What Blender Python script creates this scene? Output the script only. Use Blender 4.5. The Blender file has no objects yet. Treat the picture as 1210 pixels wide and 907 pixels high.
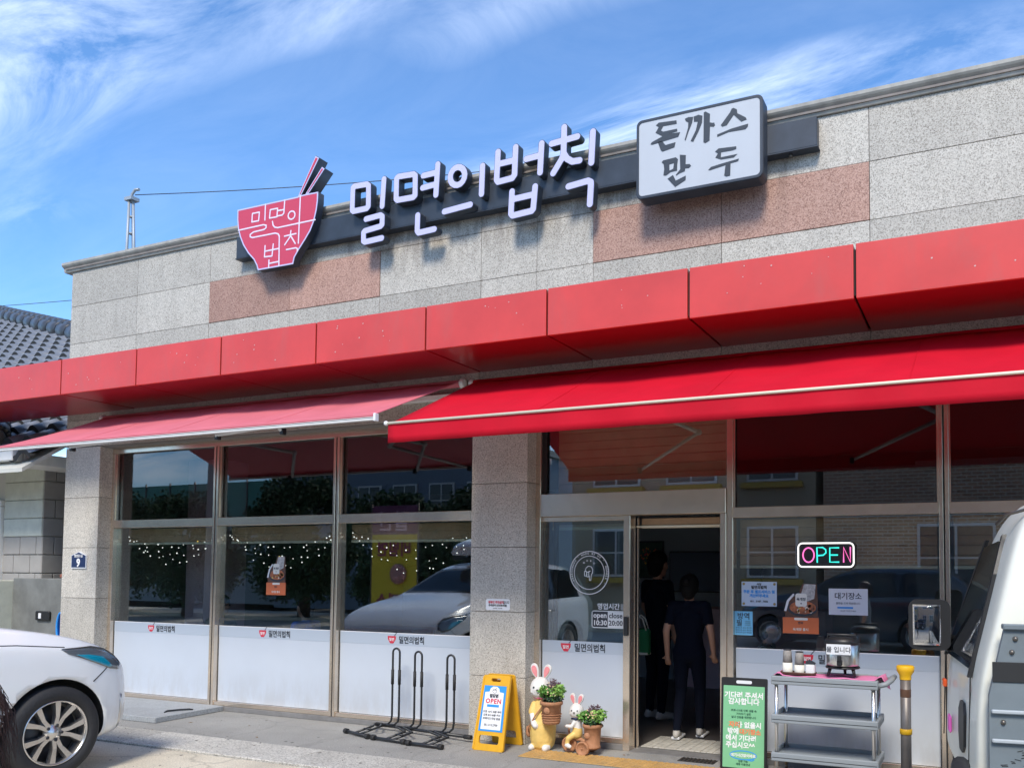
import bpy, bmesh, math, random
from mathutils import Vector, Matrix
from mathutils.bvhtree import BVHTree
PI = math.pi
R = math.radians
SC = bpy.context.scene
COL = SC.collection
rnd = random.Random(7)

# ------------------------------------------------------------------ camera
cam_d = bpy.data.cameras.new('camera')
cam = bpy.data.objects.new('camera', cam_d)
COL.objects.link(cam)
SC.camera = cam
cam_d.sensor_width = 36.0
cam_d.lens = 992.05 / 1210 * 36.0
cam_d.shift_x = (605 - 728.89) / 1210
cam_d.shift_y = (625.76 - 453.5) / 1210
cam_d.clip_start = 0.05
cam_d.clip_end = 3000
_r = Vector((0.91634713, 0.40035, 0.00527444))
_u = Vector((0.01424472, -0.04576366, 0.99885073))
_f = Vector((-0.40013127, 0.91521886, 0.04763828))
_m = Matrix((_r, _u, -_f)).transposed().to_4x4()
_m.translation = Vector((0, -6.8624741, 1.62))
cam.matrix_world = _m

# ------------------------------------------------------------------ world, sun, exposure
SUN = Vector((-0.17, 0.67, -0.75)).normalized()      # direction the light travels
SUN_EL = math.asin(-SUN.z)
SUN_AZ = math.atan2(-SUN.x, -SUN.y)                # azimuth of the sun itself, from +y towards +x
w = bpy.data.worlds.new('World')
SC.world = w
w.use_nodes = True
nt = w.node_tree
for n in list(nt.nodes):
    nt.nodes.remove(n)
def N(tree, typ, **kw):
    n = tree.nodes.new(typ)
    for k, v in kw.items():
        if k == 'inp':
            for a, b in v.items():
                n.inputs[a].default_value = b
        else:
            setattr(n, k, v)
    return n
def build_world():
    L = nt.links.new
    sky = N(nt, 'ShaderNodeTexSky', sky_type='NISHITA', sun_disc=False, sun_elevation=SUN_EL, sun_rotation=SUN_AZ % (2 * PI), air_density=1.0, dust_density=0.3, ozone_density=3.5)
    tc = N(nt, 'ShaderNodeTexCoord')
    sep = N(nt, 'ShaderNodeSeparateXYZ')
    L(tc.outputs['Generated'], sep.inputs[0])
    zz = N(nt, 'ShaderNodeMath', operation='MAXIMUM', inp={1: 0.0}); L(sep.outputs['Z'], zz.inputs[0])
    za = N(nt, 'ShaderNodeMath', operation='ADD', inp={1: 0.22}); L(zz.outputs[0], za.inputs[0])
    dx = N(nt, 'ShaderNodeMath', operation='DIVIDE'); L(sep.outputs['X'], dx.inputs[0]); L(za.outputs[0], dx.inputs[1])
    dy = N(nt, 'ShaderNodeMath', operation='DIVIDE'); L(sep.outputs['Y'], dy.inputs[0]); L(za.outputs[0], dy.inputs[1])
    cb = N(nt, 'ShaderNodeCombineXYZ'); L(dx.outputs[0], cb.inputs[0]); L(dy.outputs[0], cb.inputs[1])
    mp = N(nt, 'ShaderNodeMapping'); L(cb.outputs[0], mp.inputs['Vector'])
    mp.inputs['Location'].default_value = (3.55, 1.55, 0)
    mp.inputs['Rotation'].default_value = (0, 0, R(-28))
    mp.inputs['Scale'].default_value = (0.75, 2.1, 1)
    big = N(nt, 'ShaderNodeTexNoise', inp={'Scale': 0.8, 'Detail': 3.0, 'Roughness': 0.5, 'Distortion': 0.3}); L(mp.outputs[0], big.inputs['Vector'])
    wis = N(nt, 'ShaderNodeTexNoise', inp={'Scale': 3.0, 'Detail': 10.0, 'Roughness': 0.66, 'Distortion': 0.7}); L(mp.outputs[0], wis.inputs['Vector'])
    r1 = N(nt, 'ShaderNodeMapRange', inp={'From Min': 0.48, 'From Max': 0.64}); L(big.outputs['Fac'], r1.inputs['Value'])
    r2 = N(nt, 'ShaderNodeMapRange', inp={'From Min': 0.36, 'From Max': 0.86}); L(wis.outputs['Fac'], r2.inputs['Value'])
    mu = N(nt, 'ShaderNodeMath', operation='MULTIPLY'); L(r1.outputs[0], mu.inputs[0]); L(r2.outputs[0], mu.inputs[1])
    thin = N(nt, 'ShaderNodeMath', operation='MULTIPLY', inp={1: 0.05}); L(r2.outputs[0], thin.inputs[0])
    ad = N(nt, 'ShaderNodeMath', operation='ADD', use_clamp=True); L(mu.outputs[0], ad.inputs[0]); L(thin.outputs[0], ad.inputs[1])
    mx = N(nt, 'ShaderNodeMixRGB', inp={'Color2': (6.6, 7.1, 7.8, 1)}); L(ad.outputs[0], mx.inputs['Fac']); tn = N(nt, 'ShaderNodeMixRGB', blend_type='MULTIPLY', inp={'Fac': 1.0, 'Color2': (0.48, 0.66, 0.80, 1)}); L(sky.outputs[0], tn.inputs['Color1']); L(tn.outputs[0], mx.inputs['Color1'])
    bg = N(nt, 'ShaderNodeBackground', inp={'Strength': 0.15}); L(mx.outputs[0], bg.inputs['Color'])
    out = N(nt, 'ShaderNodeOutputWorld'); L(bg.outputs[0], out.inputs['Surface'])
build_world()
sun_d = bpy.data.lights.new('sun', 'SUN')
sun_d.energy = 1.8
sun_d.angle = R(16.0)
sun_d.color = (1.0, 0.92, 0.80)
sun = bpy.data.objects.new('sun', sun_d)
sun.rotation_euler = SUN.to_track_quat('-Z', 'Y').to_euler()
sun.location = (0, -5, 20)
COL.objects.link(sun)
SC.view_settings.view_transform = 'Standard'
SC.view_settings.look = 'None'
SC.view_settings.gamma = 1.0
SC.view_settings.exposure = 1.14
SC.cycles.use_denoising = True
SC.cycles.max_bounces = 8
SC.cycles.transparent_max_bounces = 12
SC.cycles.sample_clamp_indirect = 6.0

# ------------------------------------------------------------------ materials
MATS = {}
def mat(name, col, rough=0.6, metal=0.0, spec=0.5, emis=None, es=0.0, coat=0.0, var=0.0, vscale=3.0, bump=0.0, bscale=40.0, trans=0.0, dirt=0.0, dcol=(0.08, 0.07, 0.06), dscale=1.3):
    """Principled material with optional colour variation, stains and fine relief"""
    if name in MATS:
        return MATS[name]
    m = bpy.data.materials.new(name)
    m.use_nodes = True
    t = m.node_tree
    b = t.nodes['Principled BSDF']
    b.inputs['Base Color'].default_value = (*col, 1)
    b.inputs['Roughness'].default_value = rough
    b.inputs['Metallic'].default_value = metal
    b.inputs['Specular IOR Level'].default_value = spec
    b.inputs['Coat Weight'].default_value = coat
    b.inputs['Coat Roughness'].default_value = 0.06
    if emis:
        b.inputs['Emission Color'].default_value = (*emis, 1)
        b.inputs['Emission Strength'].default_value = es
    L = t.links.new
    if var or bump or dirt:
        tc = N(t, 'ShaderNodeTexCoord')
    if var or dirt:
        src = None
        if var:
            no = N(t, 'ShaderNodeTexNoise', inp={'Scale': vscale, 'Detail': 6.0, 'Roughness': 0.6}); L(tc.outputs['Object'], no.inputs['Vector'])
            mr = N(t, 'ShaderNodeMapRange', inp={'From Min': 0.25, 'From Max': 0.75, 'To Min': 1 - var, 'To Max': 1 + var}); L(no.outputs['Fac'], mr.inputs['Value'])
            mm = N(t, 'ShaderNodeMixRGB', blend_type='MULTIPLY', inp={'Fac': 1.0, 'Color1': (*col, 1)}); L(mr.outputs[0], mm.inputs['Color2'])
            src = mm.outputs[0]
        if dirt:
            mp = N(t, 'ShaderNodeMapping', inp={'Scale': (1, 1, 0.35)}); L(tc.outputs['Object'], mp.inputs['Vector'])
            n2 = N(t, 'ShaderNodeTexNoise', inp={'Scale': dscale, 'Detail': 8.0, 'Roughness': 0.65, 'Distortion': 0.4}); L(mp.outputs[0], n2.inputs['Vector'])
            m2 = N(t, 'ShaderNodeMapRange', inp={'From Min': 0.5, 'From Max': 0.8, 'To Min': 0.0, 'To Max': dirt}); L(n2.outputs['Fac'], m2.inputs['Value'])
            md = N(t, 'ShaderNodeMixRGB', inp={'Color1': (*col, 1), 'Color2': (*dcol, 1)}); L(m2.outputs[0], md.inputs['Fac'])
            if src: L(src, md.inputs['Color1'])
            src = md.outputs[0]
        L(src, b.inputs['Base Color'])
    if bump:
        nb = N(t, 'ShaderNodeTexNoise', inp={'Scale': bscale, 'Detail': 4.0, 'Roughness': 0.6}); L(tc.outputs['Object'], nb.inputs['Vector'])
        bp = N(t, 'ShaderNodeBump', inp={'Strength': bump, 'Distance': 0.02}); L(nb.outputs['Fac'], bp.inputs['Height']); L(bp.outputs[0], b.inputs['Normal'])
    if trans:
        out = [n for n in t.nodes if n.type == 'OUTPUT_MATERIAL'][0]
        tr = N(t, 'ShaderNodeBsdfTranslucent', inp={'Color': (*col, 1)})
        mixs = N(t, 'ShaderNodeMixShader', inp={'Fac': trans}); L(b.outputs[0], mixs.inputs[1]); L(tr.outputs[0], mixs.inputs[2]); L(mixs.outputs[0], out.inputs['Surface'])
    MATS[name] = m
    return m

def granite(name, light, mid, dark, tint_stain=0.25, scale=48.0, rough=0.62, stain=(0.12, 0.09, 0.07)):
    m = bpy.data.materials.new(name); m.use_nodes = True
    t = m.node_tree; b = t.nodes['Principled BSDF']; L = t.links.new
    tc = N(t, 'ShaderNodeTexCoord')
    no = N(t, 'ShaderNodeTexNoise', inp={'Scale': scale, 'Detail': 3.0, 'Roughness': 0.75}); L(tc.outputs['Object'], no.inputs['Vector'])
    vo = N(t, 'ShaderNodeTexVoronoi', inp={'Scale': scale * 1.5}); L(tc.outputs['Object'], vo.inputs['Vector'])
    sp = N(t, 'ShaderNodeSeparateXYZ'); L(vo.outputs['Color'], sp.inputs[0])
    mx = N(t, 'ShaderNodeMath', operation='MULTIPLY', inp={1: 0.30}); L(sp.outputs[0], mx.inputs[0])
    ad = N(t, 'ShaderNodeMath', operation='ADD'); L(no.outputs['Fac'], ad.inputs[0]); L(mx.outputs[0], ad.inputs[1])
    cr = N(t, 'ShaderNodeValToRGB'); L(ad.outputs[0], cr.inputs['Fac'])
    e = cr.color_ramp.elements
    e[0].position = 0.47; e[0].color = (*dark, 1)
    e[1].position = 0.78; e[1].color = (*light, 1)
    k = cr.color_ramp.elements.new(0.60); k.color = (*mid, 1)
    n2 = N(t, 'ShaderNodeTexNoise', inp={'Scale': 1.1, 'Detail': 7.0, 'Roughness': 0.6}); L(tc.outputs['Object'], n2.inputs['Vector'])
    m2 = N(t, 'ShaderNodeMapRange', inp={'From Min': 0.48, 'From Max': 0.80, 'To Min': 0.0, 'To Max': tint_stain}); L(n2.outputs['Fac'], m2.inputs['Value'])
    md = N(t, 'ShaderNodeMixRGB', inp={'Color2': (*stain, 1)}); L(m2.outputs[0], md.inputs['Fac']); L(cr.outputs[0], md.inputs['Color1'])
    oi = N(t, 'ShaderNodeObjectInfo')
    mv = N(t, 'ShaderNodeMapRange', inp={'To Min': 0.85, 'To Max': 1.08}); L(oi.outputs['Random'], mv.inputs['Value'])
    n3 = N(t, 'ShaderNodeTexNoise', inp={'Scale': 5.0, 'Detail': 5.0, 'Roughness': 0.7})
    mp3 = N(t, 'ShaderNodeMapping', inp={'Scale': (1, 1, 0.25)}); L(tc.outputs['Object'], mp3.inputs['Vector']); L(mp3.outputs[0], n3.inputs['Vector'])
    m4 = N(t, 'ShaderNodeMapRange', inp={'From Min': 0.3, 'From Max': 0.75, 'To Min': 1.05, 'To Max': 0.86}); L(n3.outputs['Fac'], m4.inputs['Value'])
    mm = N(t, 'ShaderNodeMath', operation='MULTIPLY'); L(mv.outputs[0], mm.inputs[0]); L(m4.outputs[0], mm.inputs[1])
    mo = N(t, 'ShaderNodeMixRGB', blend_type='MULTIPLY', inp={'Fac': 1.0}); L(md.outputs[0], mo.inputs['Color1']); L(mm.outputs[0], mo.inputs['Color2'])
    L(mo.outputs[0], b.inputs['Base Color'])
    b.inputs['Roughness'].default_value = rough
    b.inputs['Specular IOR Level'].default_value = 0.35
    bp = N(t, 'ShaderNodeBump', inp={'Strength': 0.15, 'Distance': 0.004}); L(no.outputs['Fac'], bp.inputs['Height']); L(bp.outputs[0], b.inputs['Normal'])
    MATS[name] = m
    return m

def streak_tint(m, z0, z1, x0, x1, amount, col):
    # mottled streaks, stronger from the first height to the second, fading sideways
    t = m.node_tree; b = t.nodes['Principled BSDF']; L = t.links.new
    src = b.inputs['Base Color'].links[0].from_socket
    tc = N(t, 'ShaderNodeTexCoord'); sp = N(t, 'ShaderNodeSeparateXYZ'); L(tc.outputs['Object'], sp.inputs[0])
    a = N(t, 'ShaderNodeMapRange', inp={'From Min': z0, 'From Max': z1}); L(sp.outputs['Z'], a.inputs['Value'])
    c = N(t, 'ShaderNodeMapRange', interpolation_type='SMOOTHSTEP', inp={'From Min': x0, 'From Max': x0 + 0.8}); L(sp.outputs['X'], c.inputs['Value'])
    d = N(t, 'ShaderNodeMapRange', interpolation_type='SMOOTHSTEP', inp={'From Min': x1 - 0.8, 'From Max': x1, 'To Min': 1.0, 'To Max': 0.0}); L(sp.outputs['X'], d.inputs['Value'])
    mp = N(t, 'ShaderNodeMapping', inp={'Scale': (1, 1, 0.3)}); L(tc.outputs['Object'], mp.inputs['Vector'])
    n = N(t, 'ShaderNodeTexNoise', inp={'Scale': 7.0, 'Detail': 8.0, 'Roughness': 0.7}); L(mp.outputs[0], n.inputs['Vector'])
    r = N(t, 'ShaderNodeMapRange', inp={'From Min': 0.42, 'From Max': 0.60}); L(n.outputs['Fac'], r.inputs['Value'])
    f = None
    for q in (a, c, d, r):
        if f is None: f = q.outputs[0]; continue
        k = N(t, 'ShaderNodeMath', operation='MULTIPLY'); L(f, k.inputs[0]); L(q.outputs[0], k.inputs[1]); f = k.outputs[0]
    k = N(t, 'ShaderNodeMath', operation='MULTIPLY', inp={1: amount}); L(f, k.inputs[0])
    mx = N(t, 'ShaderNodeMixRGB', inp={'Color2': (*col, 1)}); L(k.outputs[0], mx.inputs['Fac']); L(src, mx.inputs['Color1']); L(mx.outputs[0], b.inputs['Base Color'])
def glass_mat(name, tint=(0.80, 0.86, 0.86), base=0.10, rough=0.0):
    m = bpy.data.materials.new(name); m.use_nodes = True
    t = m.node_tree; L = t.links.new
    for n in list(t.nodes): t.nodes.remove(n)
    lw = N(t, 'ShaderNodeLayerWeight', inp={'Blend': 0.5})
    pw = N(t, 'ShaderNodeMath', operation='POWER', inp={1: 4.0}); L(lw.outputs['Facing'], pw.inputs[0])
    mr = N(t, 'ShaderNodeMapRange', inp={'To Min': base, 'To Max': 1.0}); L(pw.outputs[0], mr.inputs['Value'])
    g = N(t, 'ShaderNodeBsdfGlossy', inp={'Color': (0.95, 0.97, 1, 1), 'Roughness': rough})
    tr = N(t, 'ShaderNodeBsdfTransparent', inp={'Color': (*tint, 1)})
    mx = N(t, 'ShaderNodeMixShader'); L(mr.outputs[0], mx.inputs['Fac']); L(tr.outputs[0], mx.inputs[1]); L(g.outputs[0], mx.inputs[2])
    o = N(t, 'ShaderNodeOutputMaterial'); L(mx.outputs[0], o.inputs['Surface'])
    MATS[name] = m
    return m

GR = granite('granite_light', (0.60, 0.555, 0.485), (0.46, 0.42, 0.36), (0.235, 0.21, 0.175), 0.10, scale=105)
GP = granite('granite_pink', (0.54, 0.34, 0.27), (0.41, 0.23, 0.17), (0.24, 0.13, 0.10), 0.10, scale=85)
GC = granite('granite_pillar', (0.70, 0.66, 0.58), (0.52, 0.48, 0.415), (0.26, 0.24, 0.20), 0.06, scale=105)
GK = granite('granite_kerb', (0.62, 0.60, 0.54), (0.46, 0.44, 0.40), (0.25, 0.24, 0.21), 0.25, scale=70)
GS = granite('granite_cover', (0.40, 0.42, 0.43), (0.33, 0.345, 0.35), (0.25, 0.26, 0.265), 0.15, scale=90)
GLASS = glass_mat('window_glass', tint=(0.84, 0.89, 0.89), base=0.14)
GLASS_UP = glass_mat('upper_glass', tint=(0.62, 0.62, 0.64), base=0.085)
streak_tint(GR, 4.50, 4.98, -7.4, -0.9, 0.6, (0.13, 0.105, 0.09))
streak_tint(GP, 4.45, 4.95, -3.0, -1.0, 0.4, (0.10, 0.06, 0.05))
M = dict(
    top_sheet=mat('canopy_top_sheet', (0.20, 0.195, 0.19), 0.8, var=0.2),
    joint=mat('joint_mortar', (0.23, 0.21, 0.19), 0.9),
    coping=mat('coping_stone', (0.38, 0.36, 0.32), 0.7, var=0.2, vscale=9, dirt=0.4, dscale=4),
    coping_dk=mat('coping_shadow_stone', (0.22, 0.19, 0.17), 0.75, var=0.25, vscale=9),
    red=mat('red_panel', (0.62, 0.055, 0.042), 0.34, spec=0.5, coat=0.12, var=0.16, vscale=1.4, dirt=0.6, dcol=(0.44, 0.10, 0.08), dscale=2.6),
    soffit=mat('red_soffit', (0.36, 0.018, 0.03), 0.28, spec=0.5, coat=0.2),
    groove_lip_shade=mat('panel_groove_lip_shade', (0.02, 0.02, 0.02), 0.8),
    awn=mat('awning_red', (0.68, 0.006, 0.026), 0.7, spec=0.25, var=0.10, vscale=2.5, bump=0.15, bscale=5, trans=0.22, dirt=0.18, dcol=(0.50, 0.03, 0.04), dscale=3),
    awn_l=mat('awning_faded', (0.76, 0.21, 0.25), 0.6, spec=0.35, var=0.10, vscale=2.0, bump=0.15, bscale=5, trans=0.2, dirt=0.25, dcol=(0.55, 0.06, 0.10), dscale=3),
    white_metal=mat('white_metal', (0.74, 0.73, 0.70), 0.4, spec=0.5, dirt=0.25, dscale=6, dcol=(0.3, 0.27, 0.24)),
    steel=mat('window_steel', (0.72, 0.62, 0.51), 0.20, metal=0.8, var=0.10, vscale=6),
    steel_dk=mat('dark_steel', (0.16, 0.14, 0.12), 0.35, metal=0.7),
    film=mat('white_film', (0.53, 0.58, 0.645), 0.35, spec=0.4, var=0.03, vscale=2, dirt=0.10, dcol=(0.55, 0.55, 0.54), dscale=3),
    film_band=mat('film_band', (0.45, 0.51, 0.58), 0.35, spec=0.4),
    signbox=mat('sign_box_dark', (0.028, 0.036, 0.050), 0.45, spec=0.5, var=0.3, vscale=5, dirt=0.25, dcol=(0.10, 0.11, 0.13), dscale=3),
    lav=mat('lavender_acrylic', (0.53, 0.51, 0.74), 0.35),
    bowl=mat('bowl_red', (0.56, 0.045, 0.085), 0.35),
    sign_white=mat('sign_white', (0.48, 0.495, 0.52), 0.4, var=0.03, vscale=3, dirt=0.15, dcol=(0.4, 0.4, 0.42), dscale=3),
    ink=mat('black_ink', (0.03, 0.035, 0.045), 0.5),
    ink_grey=mat('grey_ink', (0.03, 0.04, 0.055), 0.6),
    white=mat('white_print', (0.80, 0.80, 0.80), 0.5),
    paper=mat('paper', (0.70, 0.72, 0.75), 0.6),
    blue=mat('blue_print', (0.03, 0.28, 0.72), 0.5),
    ltblue=mat('light_blue_print', (0.20, 0.55, 0.80), 0.5),
    redp=mat('red_print', (0.62, 0.03, 0.06), 0.5),
    navy=mat('navy_plate', (0.012, 0.025, 0.09), 0.4),
    orange=mat('orange_print', (0.62, 0.15, 0.05), 0.5),
    brown_blind=mat('blind_brown', (0.52, 0.33, 0.20), 0.8, var=0.2, vscale=4),
    ivory=mat('ivory_bar', (0.72, 0.66, 0.50), 0.5),
    black=mat('black_plastic', (0.015, 0.016, 0.018), 0.45),
    blacksteel=mat('black_steel', (0.02, 0.022, 0.025), 0.4, spec=0.5),
    chrome=mat('chrome', (0.75, 0.73, 0.70), 0.28, metal=1.0),
    yellow=mat('yellow_plastic', (0.72, 0.38, 0.015), 0.5, var=0.1, vscale=8, dirt=0.2, dcol=(0.35, 0.16, 0.01), dscale=6),
    grey_pl=mat('grey_plastic', (0.26, 0.29, 0.31), 0.5, var=0.05),
    pinkcloth=mat('pink_cloth', (0.72, 0.22, 0.42), 0.8, bump=0.3, bscale=30),
    white_cup=mat('paper_cup', (0.78, 0.76, 0.68), 0.6),
    green=mat('green_board', (0.20, 0.50, 0.27), 0.45),
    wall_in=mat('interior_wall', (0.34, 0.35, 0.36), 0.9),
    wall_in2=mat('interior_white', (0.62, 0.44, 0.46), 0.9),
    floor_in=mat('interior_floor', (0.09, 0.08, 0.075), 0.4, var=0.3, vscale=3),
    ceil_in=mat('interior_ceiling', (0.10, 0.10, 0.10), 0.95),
    wood=mat('dark_wood', (0.10, 0.05, 0.03), 0.5, var=0.3, vscale=8),
    tile_roof=mat('roof_tile', (0.15, 0.155, 0.17), 0.25, spec=0.9, var=0.35, vscale=6),
    stucco=mat('grey_stucco', (0.17, 0.175, 0.165), 0.9, var=0.25, vscale=5, dirt=0.4, dcol=(0.09, 0.09, 0.085), dscale=3),
    block=mat('grey_block', (0.34, 0.325, 0.30), 0.85, var=0.08, vscale=6),
    block_m=mat('block_joint', (0.55, 0.54, 0.49), 0.9),
    quoin=mat('pale_quoin', (0.56, 0.57, 0.48), 0.8, var=0.12, vscale=8),
    terracotta=mat('terracotta', (0.24, 0.085, 0.055), 0.8, var=0.3, vscale=12),
    pot=mat('clay_pot', (0.42, 0.20, 0.10), 0.75, var=0.2, vscale=25, bump=0.4, bscale=60),
    rab_white=mat('statue_white', (0.72, 0.70, 0.66), 0.5, var=0.06, vscale=20),
    rab_pink=mat('statue_pink', (0.75, 0.26, 0.27), 0.5, var=0.08, vscale=30),
    rab_yel=mat('statue_yellow', (0.76, 0.53, 0.16), 0.55, var=0.12, vscale=22),
    rab_bow=mat('statue_bow', (0.75, 0.18, 0.30), 0.5, var=0.2, vscale=60),
    leaf=mat('leaf_green', (0.10, 0.26, 0.04), 0.6, var=0.3, vscale=30),
    leaf_lt=mat('leaf_light', (0.30, 0.50, 0.12), 0.6, var=0.25, vscale=30),
    leaf_dk=mat('leaf_dark', (0.02, 0.055, 0.022), 0.6, var=0.3, vscale=30),
    leaf_pur=mat('leaf_purple', (0.12, 0.07, 0.085), 0.7, var=0.3, vscale=30),
    petal=mat('petal_cream', (0.75, 0.55, 0.33), 0.6),
    skin=mat('skin', (0.50, 0.27, 0.18), 0.55),
    hair=mat('hair_black', (0.007, 0.006, 0.006), 0.75, spec=0.2),
    hair_br=mat('hair_brown', (0.045, 0.018, 0.012), 0.45),
    cloth_dk=mat('cloth_dark', (0.006, 0.008, 0.016), 0.95, spec=0.1),
    cloth_grey=mat('cloth_grey', (0.16, 0.17, 0.18), 0.85),
    cloth_blue=mat('cloth_blue', (0.03, 0.18, 0.75), 0.85),
    cloth_orange=mat('cloth_orange', (0.50, 0.16, 0.02), 0.85),
    cloth_tan=mat('cloth_tan', (0.30, 0.21, 0.15), 0.85),
    cloth_green=mat('cloth_green', (0.02, 0.20, 0.07), 0.8),
    shoe_w=mat('shoe_white', (0.55, 0.52, 0.47), 0.6),
    carwhite=mat('car_white', (0.84, 0.84, 0.83), 0.22, spec=0.5, coat=0.8, dirt=0.06, dcol=(0.5, 0.47, 0.42), dscale=2),
    cardark=mat('car_navy', (0.02, 0.035, 0.055), 0.2, coat=0.8),
    carglass=mat('car_glass', (0.01, 0.013, 0.016), 0.05, spec=0.9),
    tyre=mat('tyre_rubber', (0.022, 0.022, 0.024), 0.75, bump=0.3, bscale=30),
    alloy=mat('alloy', (0.62, 0.60, 0.58), 0.25, metal=0.9),
    alloy_dk=mat('alloy_dark', (0.05, 0.05, 0.055), 0.4, metal=0.6),
    headblue=mat('headlamp_blue', (0.0, 0.28, 0.42), 0.12, coat=1.0, spec=0.8),
    lampglass=mat('headlamp_clear', (0.10, 0.12, 0.14), 0.1, coat=1.0, spec=0.9),
    cream=mat('truck_white', (0.80, 0.79, 0.68), 0.4, coat=0.3, var=0.03, dirt=0.18, dcol=(0.42, 0.40, 0.33), dscale=3),
    bedgrey=mat('bed_grey', (0.17, 0.20, 0.215), 0.5, var=0.1, vscale=5, dirt=0.5, dcol=(0.10, 0.11, 0.12), dscale=5),
    bedlight=mat('bed_edge', (0.42, 0.45, 0.46), 0.45),
    rubber=mat('black_rubber', (0.02, 0.02, 0.02), 0.7),
    mirror=mat('mirror_glass', (0.85, 0.87, 0.9), 0.02, metal=1.0),
    amber=mat('amber_lens', (0.75, 0.10, 0.02), 0.25),
    magenta=mat('pink_sticker', (0.85, 0.15, 0.55), 0.5),
    stone_dk=mat('sill_stone', (0.20, 0.195, 0.19), 0.55, var=0.2, vscale=10),
)

streak_tint(M['film'], 0.50, 0.08, -11, 4, 0.35, (0.36, 0.34, 0.31))  # splashed dirt, stronger towards the bottom of the film
streak_tint(M['carwhite'], 0.75, 0.20, -3, 3, 0.35, (0.50, 0.46, 0.40))
# ------------------------------------------------------------------ builders
OFF = {}
def rotz(a):
    return Matrix.Rotation(a, 4, 'Z')
class MB:
    """a bmesh that boxes, tubes, prisms and lathes are added to"""
    def __init__(self):
        self.b = bmesh.new(); self.ms = []
    def mi(self, m):
        if m is None: return 0
        if m not in self.ms: self.ms.append(m)
        return self.ms.index(m)
    def face(self, vs, k=0, smooth=False):
        try:
            f = self.b.faces.new(vs)
        except ValueError:
            return None
        f.material_index = k; f.smooth = smooth
        return f
    def box(self, x0, x1, y0, y1, z0, z1, m=None, mx=None):
        k = self.mi(m)
        c = [Vector((x, y, z)) for x in (x0, x1) for y in (y0, y1) for z in (z0, z1)]
        if mx: c = [mx @ v for v in c]
        v = [self.b.verts.new(p) for p in c]
        for q in ((0, 1, 3, 2), (4, 6, 7, 5), (0, 4, 5, 1), (2, 3, 7, 6), (0, 2, 6, 4), (1, 5, 7, 3)):
            self.face([v[i] for i in q], k)
        return self
    def bbox(self, x0, x1, y0, y1, z0, z1, bev=0.003, m=None, mx=None, seg=1):
        t = MB(); t.box(x0, x1, y0, y1, z0, z1)
        bmesh.ops.bevel(t.b, geom=t.b.edges[:], offset=bev, segments=seg, affect='EDGES', profile=0.5)
        return self.join(t, m, mx)
    def join(self, t, m=None, mx=None, smooth=None):
        k = self.mi(m); mp = {}
        for v in t.b.verts: mp[v] = self.b.verts.new(mx @ v.co if mx else v.co)
        for f in t.b.faces:
            self.face([mp[v] for v in f.verts], k, f.smooth if smooth is None else smooth)
        t.b.free()
        return self
    def prism(self, pts, a0, a1, axis='y', m=None, mx=None, smooth=False):
        """polygon extruded; pts are (x,z) for axis y, (x,y) for z, (y,z) for x"""
        k = self.mi(m)
        def P(p, a):
            v = {'y': Vector((p[0], a, p[1])), 'z': Vector((p[0], p[1], a)), 'x': Vector((a, p[0], p[1]))}[axis]
            return mx @ v if mx else v
        A = [self.b.verts.new(P(p, a0)) for p in pts]
        B = [self.b.verts.new(P(p, a1)) for p in pts]
        n = len(pts)
        self.face(A, k); self.face(B[::-1], k)
        for i in range(n):
            self.face([A[i], B[i], B[(i + 1) % n], A[(i + 1) % n]], k, smooth)
        return self
    def tube(self, pts, r, n=8, m=None, closed=False, mx=None, caps=True):
        k = self.mi(m); pts = [Vector(p) for p in pts]
        rr = r if isinstance(r, (list, tuple)) else [r] * len(pts)
        rings = []; up = None
        for i, p in enumerate(pts):
            a = pts[i - 1] if (i or closed) else p
            b = pts[(i + 1) % len(pts)] if (i < len(pts) - 1 or closed) else p
            d = (b - a).normalized()
            if up is None:
                up = Vector((0, 0, 1)) if abs(d.z) < 0.9 else Vector((1, 0, 0))
            s = d.cross(up)
            if s.length < 1e-5: s = d.cross(Vector((0.3, 1, 0.2)))
            s.normalize(); up = s.cross(d).normalized()
            ring = []
            for j in range(n):
                t = 2 * PI * j / n
                q = p + (s * math.cos(t) + up * math.sin(t)) * rr[i]
                ring.append(self.b.verts.new(mx @ q if mx else q))
            rings.append(ring)
        cnt = len(rings) if closed else len(rings) - 1
        for i in range(cnt):
            A, B = rings[i], rings[(i + 1) % len(rings)]
            for j in range(n):
                self.face([A[j], A[(j + 1) % n], B[(j + 1) % n], B[j]], k, True)
        if caps and not closed:
            self.face(rings[0][::-1], k); self.face(rings[-1], k)
        return self
    def lathe(self, prof, n=24, m=None, mx=None, smooth=True, cap=True):
        """prof: (radius, z) pairs"""
        k = self.mi(m); rings = []
        for r, z in prof:
            rings.append([self.b.verts.new((mx or Matrix()) @ Vector((r * math.cos(2 * PI * j / n), r * math.sin(2 * PI * j / n), z))) for j in range(n)])
        for A, B in zip(rings, rings[1:]):
            for j in range(n):
                self.face([A[j], A[(j + 1) % n], B[(j + 1) % n], B[j]], k, smooth)
        if cap:
            self.face(rings[0][::-1], k); self.face(rings[-1], k)
        return self
    def ball(self, c, r, m=None, sub=2, sc=(1, 1, 1)):
        k = self.mi(m)
        t = bmesh.new(); bmesh.ops.create_icosphere(t, subdivisions=sub, radius=r)
        mp = {}
        for v in t.verts: mp[v] = self.b.verts.new(Vector((v.co.x * sc[0] + c[0], v.co.y * sc[1] + c[1], v.co.z * sc[2] + c[2])))
        for f in t.faces: self.face([mp[v] for v in f.verts], k, True)
        t.free(); return self
    def quad(self, pts, m=None):
        self.face([self.b.verts.new(Vector(p)) for p in pts], self.mi(m)); return self
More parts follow.
